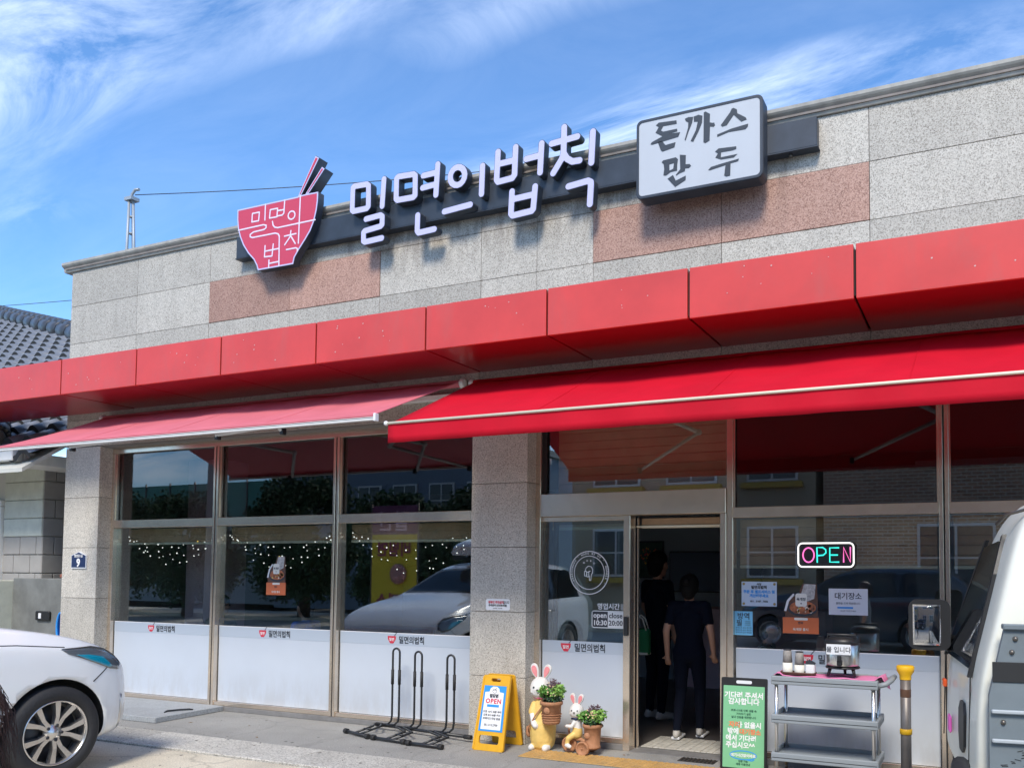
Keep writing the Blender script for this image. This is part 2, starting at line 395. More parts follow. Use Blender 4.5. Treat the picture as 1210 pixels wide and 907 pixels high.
    def obj(self, name, m=None, parent=None, world=True, fix=True):
        """link as one mesh object; vertices given in world space unless world=False (then in the thing's own space)"""
        me = bpy.data.meshes.new(name)
        if fix: bmesh.ops.recalc_face_normals(self.b, faces=self.b.faces[:])
        off = OFF.get(parent.name, Vector()) if parent else Vector()
        if world and off.length:
            bmesh.ops.translate(self.b, verts=self.b.verts[:], vec=-off)
        self.b.to_mesh(me); self.b.free()
        for k in (self.ms or [m]): me.materials.append(k)
        if self.ms and self.ms[0] is None: me.materials[0] = m
        o = bpy.data.objects.new(name, me); COL.objects.link(o)
        if parent:
            o.parent = parent; OFF[o.name] = off
        else:
            OFF[o.name] = Vector()
        return o
def tag(o, label=None, cat=None, group=None, kind=None):
    if label: o['label'] = label
    if cat: o['category'] = cat
    if group: o['group'] = group
    if kind: o['kind'] = kind
    return o
def thing(name, label, cat, loc=(0, 0, 0), rz=0.0, group=None):
    o = bpy.data.objects.new(name, None); o.empty_display_size = 0.1
    o.location = loc; o.rotation_euler = (0, 0, rz); COL.objects.link(o)
    OFF[o.name] = Vector(loc)
    return tag(o, label, cat, group)
def mesh_obj(name, me, parent=None):
    o = bpy.data.objects.new(name, me); COL.objects.link(o)
    if parent: o.parent = parent; OFF[o.name] = OFF.get(parent.name, Vector())
    return o
def copy_tree(o, parent=None, loc=None, label=None, rz=None):
    c = o.copy(); COL.objects.link(c)
    if parent: c.parent = parent
    if loc: c.location = loc
    if rz is not None: c.rotation_euler = (0, 0, rz)
    if label: c['label'] = label
    OFF[c.name] = OFF.get(o.name, Vector())
    for ch in list(o.children): copy_tree(ch, c)
    return c
WORK = bpy.data.scenes.new('work')          # an empty scene in which curves and modifiers are turned into meshes quickly
def evaluated(o):
    WORK.collection.objects.link(o)
    vl = WORK.view_layers[0]; vl.update()
    me = bpy.data.meshes.new_from_object(o.evaluated_get(vl.depsgraph))
    WORK.collection.objects.unlink(o)
    return me
def tess2d(loops):
    """closed 2-D loops (even-odd holes) -> filled and extruded mesh data via a 2-D curve"""
    return loops
def flat_shape(name, loops, y0, depth, m, parent, rim=None):
    """loops of (x, z) filled with holes and extruded from y0 (front, facing -y) back by depth; world coordinates"""
    cu = bpy.data.curves.new('c', 'CURVE'); cu.dimensions = '2D'; cu.fill_mode = 'BOTH'; cu.extrude = depth / 2
    for lp in loops:
        s = cu.splines.new('POLY'); s.points.add(len(lp) - 1)
        for p, q in zip(s.points, lp): p.co = (q[0], q[1], 0, 1)
        s.use_cyclic_u = True
    o = bpy.data.objects.new('c', cu)
    me = evaluated(o)
    bpy.data.objects.remove(o); bpy.data.curves.remove(cu)
    off = OFF.get(parent.name, Vector()) if parent else Vector()
    me.transform(Matrix(((1, 0, 0, -off.x), (0, 0, -1, y0 + depth / 2 - off.y), (0, 1, 0, -off.z), (0, 0, 0, 1))))
    me.materials.clear(); me.materials.append(m)
    me.name = name
    return mesh_obj(name, me, parent)
def text(name, body, x, z, y, size, m, parent, align='CENTER', depth=0.002, bold=0.0, mx=None, spacing=1.0, sx=1.0):
    """lettering facing -y with its baseline at z; mx places it otherwise"""
    cu = bpy.data.curves.new('t', 'FONT'); cu.body = body; cu.size = size; cu.align_x = align; cu.extrude = depth / 2
    cu.offset = bold; cu.resolution_u = 2; cu.space_character = spacing
    o = bpy.data.objects.new('t', cu)
    me = evaluated(o)
    bpy.data.objects.remove(o); bpy.data.curves.remove(cu)
    off = OFF.get(parent.name, Vector()) if parent else Vector()
    T = Matrix(((sx, 0, 0, x), (0, 0, -1, y), (0, 1, 0, z), (0, 0, 0, 1)))
    if mx is not None: T = mx @ T
    T = Matrix.Translation(-off) @ T
    me.transform(T)
    me.materials.clear(); me.materials.append(m); me.name = name
    return mesh_obj(name, me, parent)
def stroke_loops(strokes, r, step=0.009):
    """outline loops around a set of polyline strokes of radius r (marching squares on a distance grid)"""
    segs = []
    for kind, pts in strokes:
        P = pts + [pts[0]] if kind == 'c' else pts
        segs += list(zip(P, P[1:]))
    xs = [p[0] for s in segs for p in s]; zs = [p[1] for s in segs for p in s]
    x0, x1, z0, z1 = min(xs) - r * 2, max(xs) + r * 2, min(zs) - r * 2, max(zs) + r * 2
    nx, nz = int((x1 - x0) / step) + 2, int((z1 - z0) / step) + 2
    def dist(x, z):
        best = 9.0
        for (a, b), (c, d) in segs:
            vx, vz = c - a, d - b
            L2 = vx * vx + vz * vz
            t = 0 if L2 == 0 else max(0, min(1, ((x - a) * vx + (z - b) * vz) / L2))
            e = (a + vx * t - x) ** 2 + (b + vz * t - z) ** 2
            if e < best: best = e
        return math.sqrt(best) - r
    D = [[dist(x0 + i * step, z0 + j * step) for j in range(nz)] for i in range(nx)]
    nxt = {}
    def ed(i, j, k):   # edge key: k=0 from (i,j) to (i+1,j); k=1 from (i,j) to (i,j+1)
        return (i, j, k)
    pos = {}
    def pt(e):
        i, j, k = e
        a = D[i][j]; b = D[i + 1][j] if k == 0 else D[i][j + 1]
        t = a / (a - b)
        pos[e] = (x0 + (i + (t if k == 0 else 0)) * step, z0 + (j + (t if k == 1 else 0)) * step)
        return e
    table = {1: [(3, 0)], 2: [(0, 1)], 3: [(3, 1)], 4: [(1, 2)], 5: [(3, 2), (1, 0)], 6: [(0, 2)], 7: [(3, 2)], 8: [(2, 3)], 9: [(2, 0)], 10: [(0, 3), (2, 1)], 11: [(2, 1)], 12: [(1, 3)], 13: [(1, 0)], 14: [(0, 3)]}
    for i in range(nx - 1):
        for j in range(nz - 1):
            c = (D[i][j] < 0) | (D[i + 1][j] < 0) << 1 | (D[i + 1][j + 1] < 0) << 2 | (D[i][j + 1] < 0) << 3
            if c in (0, 15): continue
            E = [ed(i, j, 0), ed(i + 1, j, 1), ed(i, j + 1, 0), ed(i, j, 1)]
            for a, b in table[c]: nxt[pt(E[a])] = pt(E[b])
    loops = []
    while nxt:
        s = next(iter(nxt)); lp = []; e = s
        while e in nxt:
            lp.append(pos[e]); e = nxt.pop(e)
        if len(lp) > 5: loops.append(lp)
    return loops
def rrect(x0, x1, z0, z1, r, n=5):
    out = []
    for cx, cz, a in ((x1 - r, z1 - r, 0), (x0 + r, z1 - r, 90), (x0 + r, z0 + r, 180), (x1 - r, z0 + r, 270)):
        for i in range(n + 1):
            t = R(a + 90 * i / n); out.append((cx + r * math.cos(t), cz + r * math.sin(t)))
    return out
def circ(cx, cz, r, n=28, rz=None):
    return [(cx + r * math.cos(2 * PI * i / n), cz + (rz or r) * math.sin(2 * PI * i / n)) for i in range(n)]
def sheet(name, x0, x1, z0, z1, y, m, parent, th=0.002):
    return MB().box(x0, x1, y, y + th, z0, z1).obj(name, m, parent)

def blob(name, segs, parent, voxel=0.012, smooth=6, extra=None):
    """one continuous organic mesh from tapered limbs; segs: (p0, r0, p1, r1, material); local coordinates of the thing.
    extra: function(point) -> material or None overriding the nearest limb's material"""
    b = MB()
    for s in segs:
        p0, r0, p1, r1 = Vector(s[0]), s[1], Vector(s[2]), s[3]
        b.ball(p0, r0, sub=2)
        if (p1 - p0).length > 1e-4:
            b.ball(p1, r1, sub=2)
            b.tube([p0, p1], [r0, r1], n=14)
    o = b.obj(name, None, None)
    rm = o.modifiers.new('r', 'REMESH'); rm.mode = 'VOXEL'; rm.voxel_size = voxel; rm.use_smooth_shade = True
    sm = o.modifiers.new('s', 'SMOOTH'); sm.iterations = smooth; sm.factor = 0.5
    COL.objects.unlink(o)
    me = evaluated(o)
    old = o.data
    bpy.data.objects.remove(o); bpy.data.meshes.remove(old)
    mats = []
    for s in segs:
        if s[4] not in mats: mats.append(s[4])
    if extra:
        for mm in extra(None):
            if mm not in mats: mats.append(mm)
    me.materials.clear()
    for mm in mats: me.materials.append(mm)
    S = [(Vector(s[0]), s[1], Vector(s[2]), s[3], mats.index(s[4])) for s in segs]
    for p in me.polygons:
        c = p.center; best = 9; bi = 0
        for p0, r0, p1, r1, k in S:
            d = p1 - p0; L2 = d.length_squared
            t = 0 if L2 < 1e-8 else max(0, min(1, (c - p0).dot(d) / L2))
            e = (c - (p0 + d * t)).length - (r0 + (r1 - r0) * t)
            if e < best: best = e; bi = k
        if extra:
            x = extra(c)
            if x is not None: bi = mats.index(x)
        p.material_index = bi; p.use_smooth = True
    me.name = name
    return mesh_obj(name, me, parent)
def leaves(name, clusters, parent, m):
    """clusters of small folded leaves: (centre, radius, count, leaf size, material, squash)"""
    b = MB()
    for c, r, n, s, mm, sq in clusters:
        for _ in range(n):
            d = Vector((rnd.gauss(0, 1), rnd.gauss(0, 1), rnd.gauss(0, 1))).normalized() * r * (rnd.random() ** 0.4)
            p = Vector(c) + Vector((d.x, d.y, d.z * sq))
            a = Vector((rnd.gauss(0, 1), rnd.gauss(0, 1), rnd.gauss(0, 1) + 0.5)).normalized()
            t = a.orthogonal().normalized(); t.rotate(Matrix.Rotation(rnd.random() * 6.28, 3, a))
            u = a.cross(t) * s * 0.38; L = t * s * rnd.uniform(0.7, 1.3)
            mid = p + L * 0.5 + a * s * 0.12
            k = b.mi(mm)
            v = [b.b.verts.new(q) for q in (p, mid + u, p + L, mid - u)]
            b.face([v[0], v[1], v[2]], k); b.face([v[0], v[2], v[3]], k)
    return b.obj(name, m, parent, world=False, fix=False)
# ================================================================== the ground
XL, XR = -10.58, 4.08
G = 0.22                                     # plane of the glass
ground = MB().quad([(-400, -300, -0.30), (400, -300, -0.30), (400, 500, -0.30), (-400, 500, -0.30)]).obj('ground', mat('far_ground', (0.20, 0.19, 0.17), 0.95, var=0.3, vscale=0.05))
tag(ground, kind='structure')
def concrete(name, c1, c2, crack=0.5):
    m = mat(name, c1, 0.85, var=0.14, vscale=1.6, bump=0.25, bscale=70, dirt=0.6, dcol=c2, dscale=0.9)
    t = m.node_tree; b = t.nodes['Principled BSDF']; L = t.links.new
    src = b.inputs['Base Color'].links[0].from_socket
    tc = N(t, 'ShaderNodeTexCoord')
    ns = N(t, 'ShaderNodeTexNoise', inp={'Scale': 95.0, 'Detail': 2.0}); L(tc.outputs['Object'], ns.inputs['Vector'])
    mr = N(t, 'ShaderNodeMapRange', inp={'From Min': 0.3, 'From Max': 0.7, 'To Min': 0.72, 'To Max': 1.25}); L(ns.outputs['Fac'], mr.inputs['Value'])
    wp = N(t, 'ShaderNodeTexNoise', inp={'Scale': 2.5, 'Detail': 5.0}); L(tc.outputs['Object'], wp.inputs['Vector'])
    av = N(t, 'ShaderNodeMixRGB', inp={'Fac': 0.25}); L(tc.outputs['Object'], av.inputs['Color1']); L(wp.outputs['Color'], av.inputs['Color2'])
    vo = N(t, 'ShaderNodeTexVoronoi', feature='DISTANCE_TO_EDGE', inp={'Scale': 0.9}); L(av.outputs[0], vo.inputs['Vector'])
    cr = N(t, 'ShaderNodeMapRange', inp={'From Min': 0.0, 'From Max': 0.012, 'To Min': 1 - crack, 'To Max': 1.0}); L(vo.outputs['Distance'], cr.inputs['Value'])
    m1 = N(t, 'ShaderNodeMixRGB', blend_type='MULTIPLY', inp={'Fac': 1.0}); L(src, m1.inputs['Color1']); L(mr.outputs[0], m1.inputs['Color2'])
    m2 = N(t, 'ShaderNodeMixRGB', blend_type='MULTIPLY', inp={'Fac': 1.0}); L(m1.outputs[0], m2.inputs['Color1']); L(cr.outputs[0], m2.inputs['Color2'])
    L(m2.outputs[0], b.inputs['Base Color'])
    return m
PAVE = concrete('paving_stone', (0.30, 0.295, 0.275), (0.17, 0.165, 0.155), 0.15)
APR = concrete('apron_concrete', (0.62, 0.56, 0.445), (0.36, 0.325, 0.26), 0.28)
ASPH = concrete('road_concrete', (0.46, 0.43, 0.37), (0.32, 0.30, 0.26), 0.2)
ap = MB().box(-14, 12, -5.2, -1.49, -0.2, -0.012).obj('concrete_apron', APR); tag(ap, kind='structure')
rd = MB().box(-60, 60, -13.0, -5.2, -0.25, -0.03).obj('road', ASPH); tag(rd, kind='structure')
far_walk = MB().box(-60, 60, -15.5, -13.0, -0.2, 0.08).obj('far_pavement', APR); tag(far_walk, kind='structure')
pv = MB().box(-12.4, 8, -0.955, 0.27, -0.2, -0.006).obj('pavement', mat('bedding', (0.10, 0.10, 0.095), 0.95)); tag(pv, kind='structure')
xs = [-12.35, -10.58, -9.36, -8.14, -6.92, -5.69, -4.46, -3.25, -2.03, -0.80, 0.42, 1.64, 2.86, 4.08, 6.0]
for i in range(len(xs) - 1):
    MB().bbox(xs[i] + 0.0015, xs[i + 1] - 0.0015, -0.95, 0.20, -0.02, 0.0, 0.0015).obj('paving_slab', PAVE, pv)
kb = MB().box(-12.4, 8, -1.47, -0.965, -0.2, -0.03).obj('kerb', mat('bedding', (0.1, 0.1, 0.1))); tag(kb, kind='structure')
x = -12.4
while x < 6:
    MB().bbox(x + 0.002, x + 0.998, -1.475, -0.96, -0.10, 0.006 + rnd.uniform(-0.001, 0.001), 0.006).obj('kerbstone', GK, kb); x += 1.0
# tactile paving
tp = MB().box(-3.73, -0.8, -0.455, -0.145, -0.01, 0.002).obj('tactile_paving', mat('bedding', (0.1, 0.1, 0.1))); tag(tp, kind='structure')
TACT = mat('tactile_yellow', (0.52, 0.32, 0.11), 0.8, var=0.2, vscale=14, dirt=0.8, dcol=(0.22, 0.17, 0.11), dscale=6)
tb = MB(); tb.bbox(-0.1485, 0.1485, -0.1485, 0.1485, 0, 0.009, 0.002)
for i in range(6):
    for j in range(6):
        cx, cy = -0.125 + i * 0.05, -0.125 + j * 0.05
        tb.prism([(cx - 0.019, cy), (cx, cy - 0.019), (cx + 0.019, cy), (cx, cy + 0.019)], 0.009, 0.014, 'z')
tme = tb.obj('tactile_tile', TACT, tp, world=False)
tme.location = (-3.58, -0.30, 0.0)
for i in range(1, 9):
    c = tme.copy(); COL.objects.link(c); c.location = (-3.58 + i * 0.30, -0.30, 0.0)
# granite cover with a cut handle beside the left window
cs = thing('stone_cover', 'flat grey granite cover stone lying under the window beside the white car', 'stone slab', (-8.7, -0.27, 0))
MB().bbox(-9.7, -7.93, -0.70, 0.16, 0.001, 0.060, 0.006).obj('slab', GS, cs)
MB().tube([(-8.12, -0.44, 0.063), (-8.13, -0.40, 0.072), (-8.07, -0.30, 0.074), (-8.02, -0.22, 0.072), (-7.99, -0.19, 0.063)], 0.010).obj('handle', M['blacksteel'], cs)

# ================================================================== the restaurant
B = thing('restaurant_building', 'single storey granite faced restaurant with red fascia canopy and steel framed windows', 'restaurant', (0, 0, 0))
# shell behind the cladding
sh = MB()
sh.box(XL + 0.03, XR, 0.032, 0.22, 3.10, 5.36)
sh.box(XL + 0.03, XR, 0.22, 9.0, 5.0, 5.15)
sh.box(XL + 0.03, XL + 0.22, 0.28, 9.0, 0.0, 5.0)
sh.box(XL + 0.03, XL + 0.22, 0.22, 9.0, 5.15, 5.36)
sh.box(XR - 0.2, XR, 0.22, 9.0, 0.0, 5.0)
sh.box(XL + 0.22, XR - 0.2, 8.8, 9.0, 0.0, 5.0)
sh.obj('wall', M['joint'], B)
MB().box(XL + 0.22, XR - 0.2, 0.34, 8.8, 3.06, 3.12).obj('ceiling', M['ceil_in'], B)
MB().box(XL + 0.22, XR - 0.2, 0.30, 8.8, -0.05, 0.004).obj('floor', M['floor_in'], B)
vj = [-10.58, -9.36, -8.14, -6.92, -5.69, -4.46, -3.25, -2.03, -0.80, 0.42, 1.64, 2.86, 4.08]
rows = [(3.115, 3.45), (3.45, 3.94), (3.94, 4.43), (4.43, 4.91), (4.91, 5.36)]
g = 0.0022
for ri, (z0, z1) in enumerate(rows):
    for i in range(len(vj) - 1):
        x0, x1 = vj[i], vj[i + 1]
        pink = ri == 3 and ((-8.2 < x0 < -5.8) or (-3.3 < x0 < -0.9))
        cuts = [(x0, x1)]
        if i == 5: cuts = [(x0, -3.84), (-3.84, x1)]
        for a, c in cuts:
            j = rnd.uniform(-0.0012, 0.0012)
            MB().bbox(a + g, c - g, -0.004 + j if not pink else -0.009 + j, 0.030, z0 + g, z1 - g, 0.0015).obj('granite_slab', GP if pink else GR, B)
    MB().bbox(XL, XL + 0.028, 0.032 + g, 1.25, z0 + g, z1 - g, 0.0015).obj('granite_slab', GR, B)
cp = MB()
cp.prism([(-0.025, 5.362), (-0.035, 5.385), (-0.035, 5.41), (-0.060, 5.43), (-0.070, 5.445), (-0.070, 5.474), (0.26, 5.485), (0.26, 5.362)], XL - 0.12, XR + 0.1, 'x')
cp.obj('coping', M['coping'], B)
MB().box(XL - 0.08, XR, -0.046, -0.036, 5.388, 5.407).obj('coping_shadow_strip', M['coping_dk'], B)  # dark strip painting the shadow line under the coping's upper step
MB().prism([(XL - 0.10, 5.362), (XL - 0.12, 5.478), (XL + 0.2, 5.485), (XL + 0.2, 5.362)], 0.262, 9.0, 'y').obj('coping', M['coping'], B)

# pillars
def pillar(x0, x1, joints=(0, 0.61, 1.22, 1.83, 2.44, 3.11)):
    p = MB().box(x0 + 0.031, x1 - 0.031, 0.031, 0.36, 0, 3.11).obj('pillar', M['joint'], B)
    for a, c in zip(joints, joints[1:]):
        MB().bbox(x0, x1, 0, 0.03, a + g, c - g, 0.002).obj('granite_slab', GC, p)
        MB().bbox(x0, x0 + 0.03, 0.0315, 0.33, a + g, c - g, 0.0015).obj('granite_slab', GC, p)
        MB().bbox(x1 - 0.03, x1, 0.0315, 0.33, a + g, c - g, 0.0015).obj('granite_slab', GC, p)
pillar(-10.58, -9.94, (0, 0.62, 1.24, 1.86, 2.48, 3.11))
pillar(-4.535, -3.922)
pillar(2.6, 3.22)

# steel window frames
ST = M['steel']
def fr(x0, x1, z0, z1, y0=0.165, y1=0.285, name='window_frame', m=ST, p=B):
    return MB().bbox(x0, x1, y0, y1, z0, z1, 0.003).obj(name, m, p)
def pane(x0, x1, z0, z1, m=GLASS, y=G):
    return MB().box(x0, x1, y, y + 0.006, z0, z1).obj('glass_pane', m, B)
HEAD = 3.03
def bay(x0, x1, mulls, z_mid=(2.105, 2.20), film=True, w=0.075, skip=()):
    fr(x0, x1, HEAD, 3.112, name='window_head')
    edges = [x0] + list(mulls) + [x1]
    fr(x0, x0 + 0.055, 0.055, HEAD)
    fr(x1 - 0.055, x1, 0.055, HEAD)
    for q in mulls:
        MB().bbox(q - w / 2, q - 0.006, 0.150, 0.285, 0.055, HEAD - 0.001, 0.003).obj('mullion', ST, B)
        MB().box(q - 0.006, q + 0.006, 0.163, 0.28, 0.055, HEAD - 0.001).obj('mullion_groove', M['groove_lip_shade'], B)
        MB().bbox(q + 0.006, q + w / 2, 0.155, 0.285, 0.055, HEAD - 0.001, 0.003).obj('mullion', ST, B)
    L = [x0 + 0.055] + [v for q in mulls for v in (q - w / 2, q + w / 2)] + [x1 - 0.055]
    for i in range(0, len(L), 2):
        a, c = L[i] + 0.0005, L[i + 1] - 0.0005
        fr(a, c, z_mid[0], z_mid[1], 0.158, 0.28, 'window_rail')
        # thin bright glazing beads
        for (p0, p1) in ((a, a + 0.014), (c - 0.014, c)):
            MB().box(p0, p1, 0.185, 0.205, z_mid[1], HEAD).obj('glazing_bead', M['steel'], B)
        pane(a, c, z_mid[1], HEAD, GLASS_UP)
        if i // 2 in skip: continue
        fr(a, c, 0.055, 0.10, 0.170, 0.28, 'window_rail')
        pane(a, c, 0.10, z_mid[0])
        f = MB().box(a + 0.012, c - 0.012, G - 0.004, G - 0.001, 0.103, 0.955).obj('window_film', M['film'], B)
        MB().box(a + 0.012, c - 0.012, G - 0.0062, G - 0.0044, 0.835, 0.955).obj('film_band', M['film_band'], f)
        MB().box(a + 0.012, c - 0.012, G - 0.0064, G - 0.0044, 0.953, 0.960).obj('film_edge', M['white'], f)
for x0, x1 in ((-9.94, -4.535), (-3.922, -2.985), (-2.07, 2.6)):
    MB().bbox(x0 + 0.001, x1 - 0.001, 0.16, 0.30, 0.0, 0.053, 0.004).obj('sill', M['stone_dk'], B)
bay(-9.94, -4.535, (-8.14, -6.36))
bay(-2.035, 2.6, (-0.28, 1.45), (2.075, 2.165))
# entrance: transom, lintel, side light and doorway
fr(-3.922, -2.036, HEAD, 3.112, name='window_head')
fr(-3.922, -3.868, 0.055, HEAD)
pane(-3.867, -2.037, 2.335, HEAD, GLASS)
MB().box(-3.867, -3.82, 0.19, 0.21, 2.335, HEAD).obj('glazing_bead', M['black'], B)
MB().bbox(-3.866, -2.037, 0.135, 0.31, 2.118, 2.333, 0.004).obj('door_lintel', ST, B)
MB().bbox(-3.0, -2.935, 0.150, 0.285, 0.0, 2.117, 0.003).obj('door_post', ST, B)
MB().bbox(-2.09, -2.036, 0.145, 0.30, 0.0, 2.117, 0.003).obj('door_post', ST, B)
fr(-3.867, -3.001, 0.055, 0.10, 0.17, 0.28, 'window_rail')
fr(-3.867, -3.001, 2.075, 2.117, 0.17, 0.28, 'window_rail')
pane(-3.867, -3.001, 0.10, 2.075)
f = MB().box(-3.86, -3.008, G - 0.004, G - 0.001, 0.103, 0.955).obj('window_film', M['film'], B)
MB().box(-3.86, -3.008, G - 0.0062, G - 0.0044, 0.845, 0.955).obj('film_band', M['film_band'], f)
# the open sliding leaf stands behind the side light
dl = MB()
dl.box(-2.975, -2.93, 0.31, 0.34, 0.02, 2.10); dl.box(-3.80, -3.76, 0.31, 0.34, 0.02, 2.10)
dl.box(-3.76, -2.975, 0.31, 0.34, 2.05, 2.10); dl.box(-3.76, -2.975, 0.31, 0.34, 0.02, 0.10)
d = dl.obj('sliding_door', M['black'], B)
MB().box(-3.76, -2.975, 0.322, 0.328, 0.10, 2.05).obj('pane', GLASS, d)
MB().box(-2.925, -2.915, 0.30, 0.33, 0.0, 2.10).obj('door_track', ST, B)
MB().bbox(-2.985, -2.945, 0.120, 0.149, 1.03, 1.20, 0.004).obj('door_handle', M['black'], B)
MB().box(-2.93, -2.09, 0.29, 0.31, 2.01, 2.025).obj('door_rail', M['ivory'], B)
MB().box(-2.934, -2.091, 0.14, 0.33, -0.02, 0.006).obj('threshold', M['stone_dk'], B)

# blinds with their bottom bars
SLAT = M['brown_blind']
def blind(x0, x1, z1, z0, y=0.36, bar=True, n=None):
    n = n or max(2, int((z1 - z0) / 0.075))
    bl = MB().box(x0, x1, y + 0.006, y + 0.009, z0, z1).obj('roller_blind', SLAT, B)
    h = (z1 - z0) / n
    for i in range(n):
        MB().bbox(x0 + 0.002, x1 - 0.002, y - 0.004 - 0.003 * (i % 2), y + 0.004, z0 + i * h + 0.004, z0 + (i + 1) * h - 0.002, 0.002).obj('blind_slat', SLAT, bl)
    if bar: MB().bbox(x0, x1, y - 0.012, y + 0.014, z0 - 0.028, z0 - 0.001, 0.004).obj('bottom_bar', M['ivory'], bl)
blind(-9.86, -8.19, 2.10, 1.93); blind(-8.09, -6.41, 2.10, 1.93); blind(-6.31, -4.60, 2.10, 1.93)
blind(-3.84, -3.02, 2.08, 2.03, 0.36, True, 1)
blind(-2.91, -2.10, 2.10, 2.035, 0.37, True, 1)
blind(-1.97, -0.34, 2.07, 1.67); blind(-0.22, 1.40, 2.07, 1.67)
blind(-3.80, -2.10, 3.02, 2.36, 0.40, False, 8)

# red fascia canopy: folded panels with open joints
FY, FZ0, FZ1 = -0.90, 3.524, 3.912
fx = [-12.95, -11.75, -10.55, -9.33, -8.12, -6.90, -5.68, -4.44, -3.24, -2.025, -0.80, 0.42, 1.64, 2.86, 4.2]
MB().box(fx[0] + 0.02, fx[-1], FY + 0.035, -0.012, FZ0 + 0.03, FZ1 - 0.03).obj('canopy_frame', M['groove_lip_shade'], B)
for a, c in zip(fx, fx[1:]):
    q = 0.009
    fp = MB().bbox(a + q, c - q, FY + rnd.uniform(-0.002, 0.002), FY + 0.03, FZ0, FZ1, 0.004, seg=2).obj('fascia_panel', M['red'], B)
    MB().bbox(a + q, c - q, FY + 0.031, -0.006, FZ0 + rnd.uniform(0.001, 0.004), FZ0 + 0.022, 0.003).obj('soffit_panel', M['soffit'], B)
    MB().bbox(a + q, c - q, FY + 0.031, -0.006, FZ1 - 0.025, FZ1 - 0.003, 0.003).obj('top_panel', M['top_sheet'], B)
    ch = MB()
    for _ in range(rnd.randint(4, 10)):
        cx, cz = rnd.uniform(a + 0.1, c - 0.1), rnd.uniform(FZ0 + 0.08, FZ1 - 0.04); s = rnd.uniform(0.003, 0.008)
        ch.prism([(cx - s, cz), (cx, cz - s * 0.8), (cx + s * 0.9, cz + s * 0.2), (cx + s * 0.2, cz + s)], FY - 0.0035, FY - 0.0015)
    ch.obj('paint_speck', mat('chip', (0.62, 0.45, 0.42), 0.7), fp)['kind'] = 'stuff'
MB().box(fx[0], fx[0] + 0.015, FY + 0.002, 0.4, FZ0 + 0.004, FZ1 - 0.004).obj('end_panel', M['red'], B)

# interior: back wall, counter and column
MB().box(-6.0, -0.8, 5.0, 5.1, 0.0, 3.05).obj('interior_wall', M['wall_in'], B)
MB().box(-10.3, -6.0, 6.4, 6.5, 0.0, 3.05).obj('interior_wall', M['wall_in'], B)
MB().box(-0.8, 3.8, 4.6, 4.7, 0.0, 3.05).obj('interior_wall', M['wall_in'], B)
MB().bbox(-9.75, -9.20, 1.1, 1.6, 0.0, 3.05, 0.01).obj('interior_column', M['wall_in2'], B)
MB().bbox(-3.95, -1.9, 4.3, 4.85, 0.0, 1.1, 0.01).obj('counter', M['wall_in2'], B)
t = thing('wall_television', 'wide dark screen on the wall seen through the open doorway', 'television', (-3.6, 4.95, 1.6))
MB().bbox(-4.30, -2.9, 4.93, 4.985, 1.30, 1.90, 0.01).obj('screen_frame', M['black'], t)
MB().box(-4.28, -2.92, 4.924, 4.929, 1.32, 1.88).obj('screen', mat('screen_navy', (0.004, 0.008, 0.035), 0.3), t)
t = thing('wall_painting', 'painting of an orange flowered tree hanging inside beyond the doorway', 'painting', (-4.62, 4.97, 1.8))
MB().bbox(-4.83, -4.40, 4.95, 4.99, 1.50, 2.06, 0.006).obj('frame', M['black'], t)
MB().box(-4.81, -4.42, 4.944, 4.949, 1.52, 2.04).obj('canvas', mat('canvas_green', (0.06, 0.10, 0.07), 0.8, var=0.4, vscale=12), t)
fl = MB()
for _ in range(60):
    a, rr = rnd.random() * 6.28, 0.15 * rnd.random() ** 0.5; s = rnd.uniform(0.008, 0.02)
    cx, cz = -4.615 + math.cos(a) * rr, 1.83 + math.sin(a) * rr
    fl.prism([(cx - s, cz), (cx, cz - s), (cx + s, cz), (cx, cz + s)], 4.940, 4.943, m=rnd.choice([M['orange'], M['yellow'], M['redp']]))
fl.obj('blossom', None, t)['kind'] = 'stuff'

# door mat and drain
dm = thing('door_mat', 'worn grey mat lying in the open doorway', 'mat', (-2.5, 0.6, 0))
mb = MB()
for i in range(14):
    mb.bbox(-2.90 + i * 0.057, -2.847 + i * 0.057, 0.345, 0.86, 0.005, 0.016 + 0.001 * (i % 2), 0.002)
mb.obj('rib', mat('mat_grey', (0.48, 0.46, 0.40), 0.9, var=0.3, vscale=20), dm)
MB().bbox(-2.915, -2.095, 0.335, 0.87, 0.004, 0.010, 0.002).obj('mat_base', mat('mat_base', (0.13, 0.125, 0.11), 0.9), dm)
dg = thing('floor_grating', 'small dark metal grating in the pavement before the doorway', 'grating', (-2.25, 0.06, 0))
MB().box(-2.42, -2.10, -0.02, 0.12, 0.0, 0.004).obj('tray', M['groove_lip_shade'], dg)
for i in range(9):
    MB().box(-2.41 + i * 0.035, -2.395 + i * 0.035, -0.015, 0.115, 0.0045, 0.009).obj('bar', M['steel_dk'], dg)
